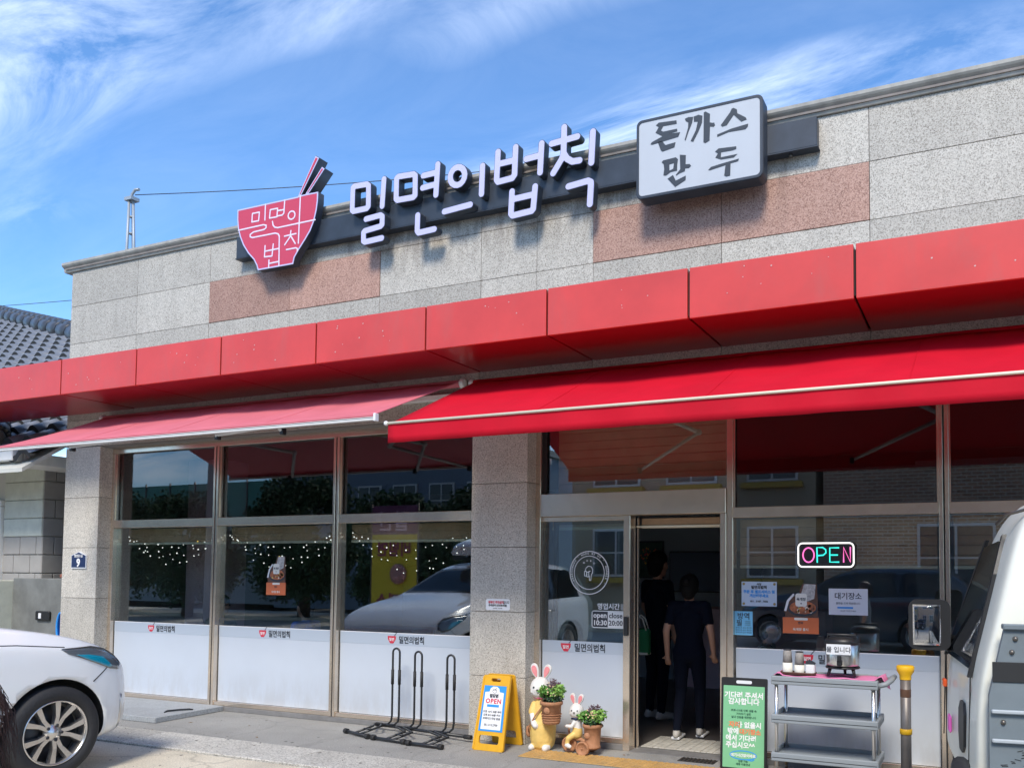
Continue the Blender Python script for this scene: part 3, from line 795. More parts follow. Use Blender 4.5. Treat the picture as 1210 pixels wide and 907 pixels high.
LET= {'mieum_a': [('c', [(-5.9, 5.533), (-5.885, 5.545), (-5.722, 5.538), (-5.698, 5.518), (-5.696, 5.303), (-5.715, 5.285), (-5.887, 5.285), (-5.904, 5.3)])], 'i_a': [('o', [(-5.503, 5.551), (-5.52, 5.276)])], 'rieul': [('o', [(-5.722, 5.175), (-5.539, 5.185), (-5.516, 5.168), (-5.517, 5.085), (-5.535, 5.071), (-5.736, 5.054), (-5.751, 5.041), (-5.749, 4.952), (-5.729, 4.939), (-5.518, 4.947)])], 'mieum_b': [('c', [(-5.346, 5.528), (-5.325, 5.543), (-5.138, 5.533), (-5.117, 5.514), (-5.116, 5.314), (-5.137, 5.299), (-5.33, 5.304), (-5.347, 5.321)])], 'yeo': [('o', [(-4.849, 5.578), (-4.866, 5.275)]), ('o', [(-5.02, 5.496), (-4.861, 5.498)]), ('o', [(-5.025, 5.374), (-4.866, 5.382)])], 'nieun': [('o', [(-5.079, 5.108), (-5.082, 4.953), (-5.064, 4.929), (-4.879, 4.936)])], 'ieung': [('c', [(-4.533, 5.414), (-4.54, 5.448), (-4.558, 5.478), (-4.586, 5.497), (-4.618, 5.505), (-4.65, 5.499), (-4.677, 5.48), (-4.695, 5.451), (-4.701, 5.417), (-4.694, 5.383), (-4.675, 5.353), (-4.647, 5.334), (-4.615, 5.327), (-4.583, 5.333), (-4.556, 5.352), (-4.539, 5.381)])], 'eu': [('o', [(-4.763, 5.091), (-4.466, 5.109)])], 'i_b': [('o', [(-4.333, 5.464), (-4.341, 5.191)])], 'bieup_a': [('o', [(-4.162, 5.566), (-4.174, 5.298), (-4.158, 5.275), (-4.003, 5.282), (-3.979, 5.309), (-3.97, 5.573)]), ('o', [(-4.166, 5.446), (-3.975, 5.45)])], 'eo': [('o', [(-3.693, 5.553), (-3.707, 5.281)]), ('o', [(-3.855, 5.436), (-3.701, 5.443)])], 'bieup_b': [('o', [(-4.004, 5.154), (-4.013, 4.944), (-3.995, 4.923), (-3.791, 4.933), (-3.775, 4.949), (-3.757, 5.158)]), ('o', [(-4.008, 5.078), (-3.766, 5.086)])], 'chieut': [('o', [(-3.46, 5.657), (-3.464, 5.416), (-3.48, 5.368), (-3.57, 5.247)]), ('o', [(-3.588, 5.528), (-3.325, 5.542)]), ('o', [(-3.464, 5.416), (-3.43, 5.358), (-3.374, 5.319), (-3.301, 5.316)])], 'i_c': [('o', [(-3.169, 5.555), (-3.183, 5.273)])], 'giyeok': [('o', [(-3.412, 5.095), (-3.214, 5.111), (-3.187, 5.094), (-3.185, 5.071), (-3.195, 4.895)])]}
BOWL= [(-7.515, 5.574), (-6.653, 5.571), (-6.595, 5.577), (-6.547, 5.578), (-6.364, 5.574), (-6.365, 5.479), (-6.378, 5.384), (-6.409, 5.269), (-6.458, 5.172), (-6.522, 5.092), (-6.616, 4.986), (-6.668, 4.918), (-6.686, 4.848), (-7.189, 4.85), (-7.211, 4.908), (-7.254, 4.976), (-7.34, 5.06), (-7.416, 5.161), (-7.468, 5.263), (-7.501, 5.362), (-7.515, 5.467)]
CH= [[(-6.649, 5.567), (-6.41, 5.974), (-6.356, 5.939), (-6.595, 5.574)], [(-6.547, 5.575), (-6.319, 5.839), (-6.276, 5.807), (-6.494, 5.574)]]
BL= [[(-7.101, 5.564), (-7.103, 5.391)], [(-7.289, 5.495), (-7.186, 5.493), (-7.195, 5.399), (-7.294, 5.401), (-7.289, 5.495)], [(-7.028, 5.493), (-6.923, 5.491), (-6.93, 5.398), (-7.037, 5.402), (-7.028, 5.493)], [(-6.922, 5.464), (-6.831, 5.461)], [(-6.924, 5.406), (-6.855, 5.405), (-6.832, 5.423), (-6.824, 5.563)], [(-6.605, 5.574), (-6.618, 5.062)], [(-7.492, 5.34), (-7.124, 5.343), (-7.083, 5.331), (-7.082, 5.303), (-7.112, 5.289), (-7.265, 5.285), (-7.314, 5.265), (-7.313, 5.24), (-7.279, 5.225), (-6.949, 5.223), (-6.906, 5.207), (-6.889, 5.18), (-6.885, 4.855)], [(-6.993, 5.358), (-6.982, 5.314), (-6.957, 5.289), (-6.916, 5.277), (-6.394, 5.279)], [(-6.726, 5.215), (-6.731, 5.17)], [(-6.817, 5.168), (-6.653, 5.171)], [(-6.73, 5.155), (-6.81, 5.073)], [(-6.722, 5.151), (-6.661, 5.065)], [(-6.785, 5.017), (-6.652, 5.017), (-6.628, 5.003), (-6.631, 4.976)], [(-7.09, 5.106), (-7.096, 4.984), (-6.987, 4.978), (-6.973, 5.108)], [(-7.092, 5.045), (-6.893, 5.046)], [(-7.029, 4.94), (-7.031, 4.854)], [(-7.028, 4.902), (-6.888, 4.904)], [(-6.673, 5.381), (-6.68, 5.403), (-6.698, 5.42), (-6.723, 5.426), (-6.748, 5.42), (-6.765, 5.404), (-6.771, 5.382), (-6.764, 5.36), (-6.745, 5.343), (-6.72, 5.337), (-6.696, 5.343), (-6.679, 5.359), (-6.673, 5.381)]]
WS= [(-2.717, 5.518), (-1.606, 5.517), (-1.608, 4.831), (-2.702, 4.818)]
WG= {'don_a': [[(-2.538, 5.446), (-2.512, 5.465), (-2.351, 5.451), (-2.348, 5.421), (-2.471, 5.426), (-2.492, 5.392), (-2.471, 5.377), (-2.345, 5.377), (-2.343, 5.354), (-2.42, 5.348), (-2.317, 5.341), (-2.334, 5.304), (-2.575, 5.283), (-2.587, 5.292), (-2.575, 5.306), (-2.477, 5.338), (-2.541, 5.382), (-2.512, 5.426)]], 'don_b': [[(-2.52, 5.295), (-2.48, 5.298), (-2.45, 5.255), (-2.359, 5.262), (-2.368, 5.22), (-2.477, 5.203), (-2.492, 5.217)]], 'kka_a': [[(-2.275, 5.448), (-2.244, 5.456), (-2.201, 5.449), (-2.21, 5.401), (-2.244, 5.326), (-2.268, 5.258), (-2.277, 5.264), (-2.246, 5.365), (-2.244, 5.41), (-2.266, 5.426)]], 'kka_b': [[(-2.197, 5.45), (-2.154, 5.457), (-2.119, 5.441), (-2.123, 5.382), (-2.154, 5.313), (-2.201, 5.233), (-2.223, 5.245), (-2.177, 5.328), (-2.16, 5.399), (-2.194, 5.406)]], 'kka_c': [[(-2.107, 5.466), (-2.093, 5.472), (-2.053, 5.443), (-2.055, 5.37), (-2.033, 5.361), (-2.016, 5.36), (-2.009, 5.336), (-2.022, 5.326), (-2.053, 5.335), (-2.057, 5.215), (-2.093, 5.2), (-2.11, 5.211)]], 'seu_a': [[(-1.864, 5.447), (-1.848, 5.449), (-1.821, 5.43), (-1.818, 5.397), (-1.747, 5.347), (-1.738, 5.327), (-1.784, 5.319), (-1.848, 5.39), (-1.908, 5.315), (-1.946, 5.31), (-1.959, 5.326), (-1.881, 5.416)]], 'seu_b': [[(-1.991, 5.252), (-1.87, 5.277), (-1.726, 5.289), (-1.729, 5.266), (-1.749, 5.247), (-1.891, 5.253), (-1.989, 5.232)]], 'man_a': [[(-2.484, 5.111), (-2.471, 5.125), (-2.356, 5.13), (-2.336, 5.109), (-2.343, 5.067), (-2.345, 5.012), (-2.402, 5.01), (-2.445, 4.987), (-2.468, 4.994), (-2.461, 5.045), (-2.465, 5.09)], [(-2.415, 5.079), (-2.372, 5.083), (-2.379, 5.034), (-2.413, 5.025)]], 'man_b': [[(-2.32, 5.145), (-2.266, 5.131), (-2.268, 5.052), (-2.232, 5.048), (-2.219, 5.03), (-2.238, 5.014), (-2.271, 5.018), (-2.275, 4.994), (-2.322, 4.984), (-2.35, 4.97), (-2.356, 4.976), (-2.316, 5.018)]], 'man_c': [[(-2.43, 4.957), (-2.381, 4.981), (-2.356, 4.927), (-2.266, 4.954), (-2.268, 4.916), (-2.361, 4.873)]], 'du_a': [[(-2.009, 5.11), (-1.978, 5.131), (-1.827, 5.119), (-1.827, 5.097), (-1.859, 5.091), (-1.957, 5.094), (-1.959, 5.052), (-1.817, 5.053), (-1.849, 5.03), (-1.957, 5.033), (-2.006, 5.058), (-1.984, 5.089)]], 'du_b': [[(-2.068, 4.965), (-2.044, 4.986), (-1.957, 4.997), (-1.804, 5.011), (-1.811, 4.991), (-1.876, 4.985), (-1.879, 4.882), (-1.913, 4.879), (-1.93, 4.891), (-1.919, 4.978), (-2.055, 4.96)]]}
# ================================================================== signs on the parapet
rail = thing('sign_rail', 'long dark metal sign rail fixed along the parapet behind the lettering', 'sign rail', (-4.4, -0.09, 5.2))
MB().bbox(-7.62, -1.195, -0.110, -0.010, 5.075, 5.318, 0.004).obj('rail_box', M['signbox'], rail)
MB().bbox(-7.63, -1.185, -0.114, -0.0105, 5.063, 5.0745, 0.002).obj('rail_lip', M['signbox'], rail)
for xx in (-7.3, -1.42):
    MB().tube([(xx, -0.06, 5.062), (xx, -0.06, 5.040)], 0.016, 8).obj('bolt', M['steel_dk'], rail)
ls = thing('lettering_sign', 'pale lavender channel letters spelling the restaurant name along the dark rail', 'sign', (-4.5, -0.2, 5.2))
for k, st in LET.items():
    lo = stroke_loops(st, 0.0345)
    fo = stroke_loops(st, 0.0290)
    body = flat_shape('letter', lo, -0.196, 0.082, M['signbox'], ls)
    flat_shape('letter_face', fo, -0.200, 0.0035, M['lav'], body)
bs = thing('bowl_sign', 'red noodle bowl shaped sign with chopsticks and thin white lettering', 'sign', (-7.1, -0.2, 5.2))
bw = flat_shape('bowl_box', [BOWL], -0.196, 0.085, M['signbox'], bs)
def inset(lp, d):
    n = len(lp); A = sum(lp[i][0] * lp[(i + 1) % n][1] - lp[(i + 1) % n][0] * lp[i][1] for i in range(n))
    s = 1 if A > 0 else -1; out = []
    for i in range(n):
        p, q, r_ = Vector(lp[i - 1]), Vector(lp[i]), Vector(lp[(i + 1) % n])
        e1, e2 = (q - p).normalized(), (r_ - q).normalized()
        n1, n2 = Vector((-e1.y, e1.x)) * s, Vector((-e2.y, e2.x)) * s
        b = n1 + n2
        if b.length < 0.3: b = n1
        b = b / max(b.length_squared / 2, 0.35)
        out.append(tuple(q + b * d))
    return out
flat_shape('bowl_rim', [BOWL, inset(BOWL, 0.014)[::-1]], -0.2005, 0.004, M['lav'], bs)
flat_shape('bowl_face', [inset(BOWL, 0.0145)], -0.1995, 0.003, M['bowl'], bs)
for c in CH:
    cb = flat_shape('chopstick', [c], -0.1955, 0.12, M['signbox'], bs)
    flat_shape('chopstick_face', [inset(c, 0.005)], -0.2000, 0.004, M['lav'], cb)
    flat_shape('chopstick_stripe', [inset(c, 0.017)], -0.2030, 0.0028, M['bowl'], cb)
flat_shape('bowl_lettering', stroke_loops([('o', q) for q in BL], 0.0075, 0.006), -0.2025, 0.0025, mat('bowl_line', (0.75, 0.66, 0.78), 0.4), bs)
ws = thing('menu_sign', 'white rounded rectangular sign with black brush lettering mounted over the rail', 'sign', (-2.1, -0.2, 5.2))
x0, x1 = WS[0][0], WS[1][0]; z0, z1 = (WS[2][1] + WS[3][1]) / 2, (WS[0][1] + WS[1][1]) / 2
MB().prism(rrect(x0 - 0.004, x1 + 0.004, z0 - 0.004, z1 + 0.004, 0.055), -0.255, -0.112, smooth=False).obj('sign_box', M['signbox'], ws)
flat_shape('rim', [rrect(x0, x1, z0, z1, 0.05), rrect(x0 + 0.022, x1 - 0.022, z0 + 0.022, z1 - 0.022, 0.035)[::-1]], -0.2635, 0.008, M['signbox'], ws)
flat_shape('sign_face', [rrect(x0 + 0.0225, x1 - 0.0225, z0 + 0.0225, z1 - 0.0225, 0.034)], -0.260, 0.0045, M['sign_white'], ws)
for k, lp in WG.items():
    flat_shape('letter', lp, -0.2628, 0.0024, M['ink_grey'], ws)

# ================================================================== awnings
def awning(name, label, x0, x1, ry, rz_, fy, fz, m, valance, arms, sag=0.02):
    t = thing(name, label, 'awning', ((x0 + x1) / 2, -0.1, 3.3))
    nx, ny = 60, 14
    b = MB(); k = 0
    def top(i, j):
        u, v = i / nx, j / ny
        x = x0 + (x1 - x0) * u
        y = ry + (fy - ry) * v; z = rz_ + (fz - rz_) * v
        z -= sag * math.sin(PI * v) * (0.8 + 0.5 * math.sin(x * 1.9) + 0.3 * math.sin(x * 4.7 + 1.1)) + 0.004 * math.sin(x * 9 + v * 3)
        return Vector((x, y, z))
    A = [[b.b.verts.new(top(i, j)) for j in range(ny + 1)] for i in range(nx + 1)]
    D = [[b.b.verts.new(top(i, j) - Vector((0, 0, 0.006))) for j in range(ny + 1)] for i in range(nx + 1)]
    for i in range(nx):
        for j in range(ny):
            b.face([A[i][j], A[i + 1][j], A[i + 1][j + 1], A[i][j + 1]], 0, True)
            b.face([D[i][j], D[i][j + 1], D[i + 1][j + 1], D[i + 1][j]], 0, True)
    for i in range(nx):
        b.face([A[i][0], D[i][0], D[i + 1][0], A[i + 1][0]]); b.face([A[i][ny], A[i + 1][ny], D[i + 1][ny], D[i][ny]])
    for j in range(ny):
        b.face([A[0][j], A[0][j + 1], D[0][j + 1], D[0][j]]); b.face([A[nx][j], D[nx][j], D[nx][j + 1], A[nx][j + 1]])
    b.obj('canopy', m, t)
    k_ = max(2, int((x1 - x0) / 1.2))
    for q in range(1, k_):
        iu = nx * q / k_
        MB().tube([top(iu, j) + Vector((0, 0, 0.0015)) for j in range(ny + 1)], 0.0035, 5).obj('seam', m, t)
    MB().tube([(x0 - 0.03, -0.10, rz_ - 0.01), (x1 + 0.03, -0.10, rz_ - 0.01)], 0.036, 14).obj('roller', m, t)
    for xx in (x0 - 0.05, x1 + 0.05):
        MB().lathe([(0.03, -0.02), (0.05, -0.018), (0.052, 0.018), (0.03, 0.02)], 16, mx=Matrix.Translation((xx, -0.10, rz_ - 0.01)) @ Matrix.Rotation(PI / 2, 4, 'Y')).obj('end_cap', M['white_metal'], t)
        MB().box(xx - 0.012, xx + 0.012, -0.085, -0.004, rz_ - 0.11, rz_ + 0.03).obj('bracket', M['steel_dk'], t)
    MB().bbox(x0, x1, -0.075, -0.005, rz_ - 0.14, rz_ - 0.09, 0.004).obj('torsion_bar', M['white_metal'], t)
    if valance:
        b = MB(); n = 120
        rows_ = [0, 0.05, 0.10, valance]
        P = [[b.b.verts.new((x0 + (x1 - x0) * i / n, fy - 0.012 + 0.010 * (q / valance) * math.sin(i * 0.8) * math.sin(i * 0.13 + 1), fz - 0.004 - q)) for q in rows_] for i in range(n + 1)]
        Q = [[b.b.verts.new(v.co + Vector((0, 0.003, 0))) for v in c] for c in P]
        for i in range(n):
            for j in range(3):
                b.face([P[i][j], P[i][j + 1], P[i + 1][j + 1], P[i + 1][j]], 0, True)
                b.face([Q[i][j], Q[i + 1][j], Q[i + 1][j + 1], Q[i][j + 1]], 0, True)
            b.face([P[i][3], Q[i][3], Q[i + 1][3], P[i + 1][3]])
        b.face([P[0][0], P[0][1], Q[0][1], Q[0][0]]); b.face([P[0][1], P[0][2], Q[0][2], Q[0][1]]); b.face([P[0][2], P[0][3], Q[0][3], Q[0][2]])
        b.obj('valance', m, t)
        MB().tube([(x0 - 0.012, fy - 0.018, fz), (x1 + 0.012, fy - 0.018, fz)], 0.011, 8).obj('front_rail', M['ivory'], t)
        MB().ball((x0 - 0.015, fy - 0.018, fz), 0.020).obj('rail_cap', M['white'], t)
    else:
        MB().bbox(x0, x1, fy - 0.022, fy + 0.012, fz - 0.052, fz - 0.022, 0.006, seg=2).obj('front_rail', M['white_metal'], t)
        MB().bbox(x0 + 0.004, x1 - 0.004, fy - 0.024, fy - 0.002, fz - 0.0215, fz + 0.004, 0.004).obj('hem', m, t)
        MB().box(x0, x1, fy - 0.0235, fy - 0.0225, fz - 0.034, fz - 0.029).obj('rail_groove', M['steel_dk'], t)
        for xx in (x0 - 0.012, x1 + 0.012):
            MB().bbox(xx - 0.012, xx + 0.012, fy - 0.026, fy + 0.022, fz - 0.060, fz + 0.006, 0.004).obj('rail_cap', M['white'], t)
    for ax, bx, s in arms:     # folding arms: shoulder on the wall, elbow, front joint
        S0 = Vector((ax, -0.09, rz_ - 0.14)); F0 = Vector((bx, fy + 0.02, fz - 0.06)); E0 = (S0 + F0) / 2 + Vector((s, 0.05, 0))
        a = MB(); 
        for p, q, r0, r1 in ((S0, E0, 0.026, 0.022), (E0, F0, 0.022, 0.018)):
            a.tube([p, q], [r0, r1], 4)
        a.ball(E0, 0.034, sub=2); a.ball(S0, 0.034, sub=2)
        a.obj('folding_arm', M['white_metal'], t)
        MB().bbox(bx - 0.02, bx + 0.02, fy + 0.03, fy + 0.08, fz - 0.10, fz - 0.04, 0.006).obj('arm_joint', M['black'], t)
    return t
awning('retractable_awning', 'faded pinkish red awning with a bare white front rail over the dining windows', -9.70, -4.635, -0.13, 3.42, -1.308, 2.905, M['awn_l'], 0,
       [(-9.0, -8.55, 0.9), (-6.9, -6.5, 0.8), (-5.6, -5.7, -0.75)])
awning('retractable_awning', 'bright red awning with hanging valance and ivory piping over the entrance', -4.425, 3.6, -0.13, 3.405, -1.385, 2.80, M['awn'], 0.155,
       [(-3.2, -3.5, 0.75), (-0.9, -1.2, 0.75), (1.8, 1.5, 0.7)])
# ================================================================== neighbouring house
H = thing('neighbour_house', 'old grey block house with dark glazed tile roof beside the restaurant', 'house', (-14, 4, 0))
HX, HY = -11.50, 0.32
MB().box(-19, HX - 0.03, HY + 0.03, 8.0, 0, 2.98).obj('wall', M['block_m'], H)
ch_ = 0.247; z = 0.05; r_ = 0
while z < 2.9:
    zt = min(z + ch_, 2.97)
    # front face: pale quoins beside the window, grey blocks below
    x = HX - 0.005; k = 0; wd = [0.13, 0.34, 0.36, 0.30, 0.36] if r_ % 2 else [0.25, 0.35, 0.33, 0.36]
    lim = HX - 1.05
    if z > 1.95 :
        if r_ % 3 == 0 and zt + 2 * ch_ < 3.2 or z > 2.6: pass
        MB().bbox(HX - 0.82, HX - 0.006, HY - 0.012, HY + 0.029, z + 0.004, zt - 0.002, 0.008).obj('quoin_stone', M['quoin'], H)
    else:
        while x > lim:
            w_ = wd[k % len(wd)]; k += 1
            MB().bbox(x - w_ + 0.011, x, HY, HY + 0.029, z + 0.011, zt - 0.002, 0.004).obj('stone_block', M['block'], H); x -= w_
    # side face
    y = HY + 0.005; k = 0; ws_ = [0.16, 0.35, 0.33] if r_ % 2 else [0.42, 0.38, 0.30]
    while y < 2.4:
        w_ = ws_[k % 3]; k += 1
        MB().bbox(HX - 0.029, HX + 0.001, y, y + w_ - 0.012, z + 0.011, zt - 0.002, 0.004).obj('stone_block', M['block'], H); y += w_
    z += ch_; r_ += 1
hw = MB().box(-13.9, -12.38, HY - 0.02, HY + 0.028, 1.05, 2.45).obj('window', mat('dark_pane', (0.012, 0.02, 0.03), 0.15), H)
for a in ((-13.95, -12.33, 2.45, 2.53), (-13.95, -12.33, 0.97, 1.05)):
    MB().bbox(a[0], a[1], HY - 0.05, HY + 0.02, a[2], a[3], 0.006).obj('frame', M['white_metal'], hw)
MB().bbox(-12.385, -12.33, HY - 0.05, HY + 0.02, 1.055, 2.445, 0.006).obj('frame', M['white_metal'], hw)
# eaves and gutter
MB().bbox(-19, -11.0, -0.30, HY + 0.05, 2.985, 3.03, 0.004).obj('eave_board', M['quoin'], H)
MB().bbox(-11.46, -10.95, -0.28, 8.0, 2.90, 3.05, 0.01).obj('gutter', M['white_metal'], H)
MB().bbox(-19, -10.96, -0.42, -0.285, 2.93, 3.07, 0.01).obj('gutter', M['white_metal'], H)
# roof plane rises away from the street, slope 0.7
RS = 0.70
def rz(y): return 3.10 + RS * (y + 0.2)
def hip(x): return 4.85 + (-18.1 - x) * 0.40            # y of the hip line above x
rb = MB()
rb.prism([(-30, -0.45), (-10.7, -0.45), (-10.7, hip(-10.7)), (-30, hip(-30))], 0, 1, 'z')
for v in rb.b.verts:
    v.co.z = rz(v.co.y) - 0.10 - (0.05 if v.co.z > 0.5 else 0.0)
roof = rb.obj('roof', mat('eave_paint', (0.55, 0.55, 0.50), 0.7, var=0.1), H)
# one roof tile: a wavy plate with a roll
def tile_mesh():
    b = MB(); b.mi(M['tile_roof']); W_, Lh = 0.42, 0.42; n = 8
    sl = math.atan(RS)
    P = []
    for i in range(n + 1):
        u = i / n
        zz = 0.08 * math.sin(PI * min(1, max(0, (u - 0.42) / 0.58))) if u > 0.42 else -0.026 * math.sin(PI * u / 0.42)
        P.append((u * W_ - W_ / 2, zz))
    rowsV = []
    for (yy, up) in ((0, 0.075), (0, 0.0), (Lh, 0.0)):
        rowsV.append([b.b.verts.new((px, yy * math.cos(sl) - (pz + up) * math.sin(sl) * 0.3, yy * math.sin(sl) + (pz + up))) for px, pz in P])
    # order: front bottom (0.0), front top (0.035), back
    fb, ft, bk = rowsV[1], rowsV[0], rowsV[2]
    for i in range(n):
        b.face([fb[i], fb[i + 1], ft[i + 1], ft[i]], b.mi(M['groove_lip_shade']), False)  # lip painted black for the shadow gap at each tile's front edge
        b.face([ft[i], ft[i + 1], bk[i + 1], bk[i]], 0, True)
    return b
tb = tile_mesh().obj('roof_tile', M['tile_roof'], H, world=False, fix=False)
TM = tb.data
stuffb = MB(); stuffb.mi(M['tile_roof']); stuffb.mi(M['groove_lip_shade'])
camv = Vector((0, -6.8624741, 1.62)); first = True; cnt = 0
dyt = 0.30
def to_px(p):
    v = _r.dot(p - camv), _u.dot(p - camv), _f.dot(p - camv)
    return 728.9 + 992 * v[0] / v[2], 625.8 - 992 * v[1] / v[2]
ti = 0
y = -0.40
while y < 12.0:
    x = -10.85
    while x > -29:
        if y + 0.3 < hip(x):
            p = Vector((x, y, rz(y) - 0.03)); q = to_px(p)
            if -12 < q[0] < 84 and (365 < q[1] < 452 or 470 < q[1] < 540) and cnt < 300:
                o = tb if first else tb.copy()
                if not first: COL.objects.link(o)
                first = False; cnt += 1
                o.location = p - OFF[H.name] + Vector((rnd.uniform(-.006, .006), 0, rnd.uniform(-.004, .004)))
            elif q[0] > -200 and p.x > -24:
                mp = {}
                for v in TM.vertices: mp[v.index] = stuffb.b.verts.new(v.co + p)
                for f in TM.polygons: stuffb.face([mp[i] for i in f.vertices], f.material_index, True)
        x -= 0.41
    y += dyt
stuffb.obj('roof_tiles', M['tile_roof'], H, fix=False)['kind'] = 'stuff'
rd_ = MB()
def ridge(name, p, q, r, n):
    p, q = Vector(p), Vector(q); d = (q - p); L_ = d.length; m = MB()
    for i in range(n):
        a, c = p + d * (i / n), p + d * ((i + 1.12) / n)
        m.tube([a, c], [r * 1.03, r * 0.98], 12)
    return m.obj(name, mat('ridge_tile', (0.035, 0.037, 0.045), 0.4, var=0.3, vscale=5), H)
ridge('ridge', (-10.75, hip(-10.75), rz(hip(-10.75)) + 0.06), (-28, hip(-28), rz(hip(-28)) + 0.06), 0.20, 20)
ridge('ridge', (-10.75, hip(-10.75), rz(hip(-10.75)) + 0.22), (-28, hip(-28), rz(hip(-28)) + 0.22), 0.11, 30)
ridge('ridge', (-11.95, -0.02, rz(0.0) + 0.10), (-14.8, 1.6, rz(1.6) + 0.16), 0.15, 9)
ed = MB()
ed.lathe([(0.01, 0), (0.10, 0.0), (0.13, 0.02), (0.13, 0.06), (0.10, 0.09), (0.01, 0.09)], 18, mx=Matrix.Translation((-11.93, -0.05, rz(0) + 0.07)) @ Matrix.Rotation(R(-60), 4, 'Z') @ Matrix.Rotation(PI / 2, 4, 'Y'))
for i in range(14):
    a = 2 * PI * i / 14
    ed.ball((-11.86 , -0.07 + 0.15 * math.cos(a), rz(0) + 0.07 + 0.15 * math.sin(a)), 0.028, sub=1)
ed.obj('ridge_end_tile', mat('ridge_end', (0.13, 0.115, 0.09), 0.8, var=0.4, vscale=20), H)
# low garden wall with terracotta capping between house and restaurant
gw = thing('garden_wall', 'low grey rendered wall with broken terracotta capping tiles in the gap between the buildings', 'garden wall', (-12, 0, 0))
MB().bbox(-12.05, -10.62, 0.30, 0.46, 0.0, 1.47, 0.01).obj('wall', M['stucco'], gw)
MB().bbox(-12.10, -12.055, -0.3, 0.46, 0.0, 1.44, 0.01).obj('gate_post', M['quoin'], gw)
MB().bbox(-15.5, -12.11, -0.20, -0.04, 0.0, 1.04, 0.01).obj('wall', M['stucco'], gw)
for i in range(11):
    MB().bbox(-15.5 + i * 0.315, -15.5 + i * 0.315 + 0.30, -0.27, 0.03, 1.045 + rnd.uniform(0, .01), 1.095 + rnd.uniform(0, .015), 0.012).obj('capping_tile', M['terracotta'], gw)
for i in range(3):
    MB().bbox(-11.05 + i * 0.145, -11.05 + i * 0.145 + 0.14, 0.27, 0.48, 1.475, 1.53 + 0.025 * i, 0.014).obj('capping_tile', M['terracotta'], gw)
MB().bbox(-11.50, -11.22, 0.262, 0.298, 0.92, 1.04, 0.01).obj('meter_box', M['black'], gw)
MB().box(-11.42, -11.37, 0.256, 0.261, 0.945, 1.015).obj('meter_label', M['white'], gw)
bb = thing('blue_hose', 'coiled blue hose hanging in the gap beside the restaurant pillar', 'hose', (-10.9, 0.15, 0.8))
for i in range(4):
    MB().tube([(-10.80 + 0.02 * i + 0.07 * math.cos(a), 0.20 - 0.03 * i, 0.86 + 0.18 * math.sin(a)) for a in [2 * PI * k / 20 for k in range(20)]], 0.015, 6, closed=True).obj('coil', M['blue'], bb)
# poles and wires
ap_ = thing('antenna_pole', 'thin tapering lattice pole with a hooked tip rising behind the parapet', 'pole', (-20.6, 8, 0))
m = MB()
for a in range(3):
    t0 = 2 * PI * a / 3
    m.tube([(-20.58 + 0.19 * math.cos(t0), 8 + 0.19 * math.sin(t0), 7.0), (-20.58 + 0.10 * math.cos(t0), 8 + 0.10 * math.sin(t0), 10.1), (-20.62 + 0.06 * math.cos(t0), 8 + 0.06 * math.sin(t0), 11.35)], [0.045, 0.04, 0.035], 6)
m.obj('leg', mat('galvanised', (0.34, 0.37, 0.40), 0.5, metal=0.3), ap_)
for i in range(9):
    zz = 7.3 + i * 0.45; rr = 0.19 - (zz - 7) * 0.035
    MB().tube([(-20.6 + rr * math.cos(a), 8 + rr * math.sin(a), zz) for a in [2 * PI * k / 3 for k in range(3)]], 0.03, 5, closed=True).obj('brace', MATS['galvanised'], ap_)
MB().tube([(-20.62, 8, 11.3), (-20.62, 8, 11.52), (-20.50, 8, 11.62), (-20.35, 8, 11.60)], 0.04, 6).obj('hook', MATS['galvanised'], ap_)
MB().box(-20.76, -20.48, 7.88, 8.12, 11.33, 11.42).obj('cap_plate', MATS['galvanised'], ap_)
def wire(name, label, p, q, sag, r=0.022):
    p, q = Vector(p), Vector(q)
    o = MB().tube([p + (q - p) * (i / 20) - Vector((0, 0, sag * 4 * (i / 20) * (1 - i / 20))) for i in range(21)], r, 5).obj(name, M['blacksteel'])
    return tag(o, label, 'wire')
wire('overhead_wire', 'thin wire running from the hooked pole tip behind the bowl sign', (-20.5, 8, 11.48), (-1.5, 20, 16.0), 0.5, 0.012)
wire('overhead_wire', 'nearly level wire crossing the sky above the tiled roof', (-44, 14, 12.9), (-22, 10.5, 9.9), 0.1, 0.012)
wire('overhead_wire', 'wire slanting upwards beside the restaurant corner above the roof ridge', (-46, 12, 10.2), (-24, 13, 10.6), 0.9, 0.012)

# ================================================================== across the street (seen in the windows)
def block_house(name, label, x0, x1, y, h, mw, wins, sillm=None, group=None, dep=8, frame=None, step=None):
    t = thing(name, label, 'building', ((x0 + x1) / 2, y - dep / 2, 0), group=group)
    MB().box(x0, x1, y - dep, y, 0, h).obj('wall', mw, t)
    MB().box(x0 - 0.15, x1 + 0.15, y - dep - 0.15, y + 0.15, h + 0.002, h + 0.25).obj('parapet', M['coping'], t)
    for wx, wz, ww, wh in wins:
        f = MB().bbox(wx - ww / 2 - 0.07, wx + ww / 2 + 0.07, y + 0.002, y + 0.07, wz - 0.07, wz + wh + 0.07, 0.01).obj('window', frame or M['white_metal'], t)
        for s in (0, 1):
            for q in range(2):
                MB().box(wx - ww / 2 + s * (ww / 2 + 0.03), wx - 0.03 + s * (ww / 2 + 0.03), y + 0.072, y + 0.078, wz + q * (wh / 2 + .02), wz + wh / 2 - .02 + q * (wh / 2 + .02)).obj('pane', mat('far_pane', (0.07, 0.085, 0.09), 0.15), f)
        if sillm: MB().bbox(wx - ww / 2 - 0.2, wx + ww / 2 + 0.2, y + 0.001, y + 0.22, wz - 0.24, wz - 0.09, 0.01).obj('sill', sillm, f)
    return t
brick = bpy.data.materials.new('brick_brown'); brick.use_nodes = True; MATS['brick'] = brick
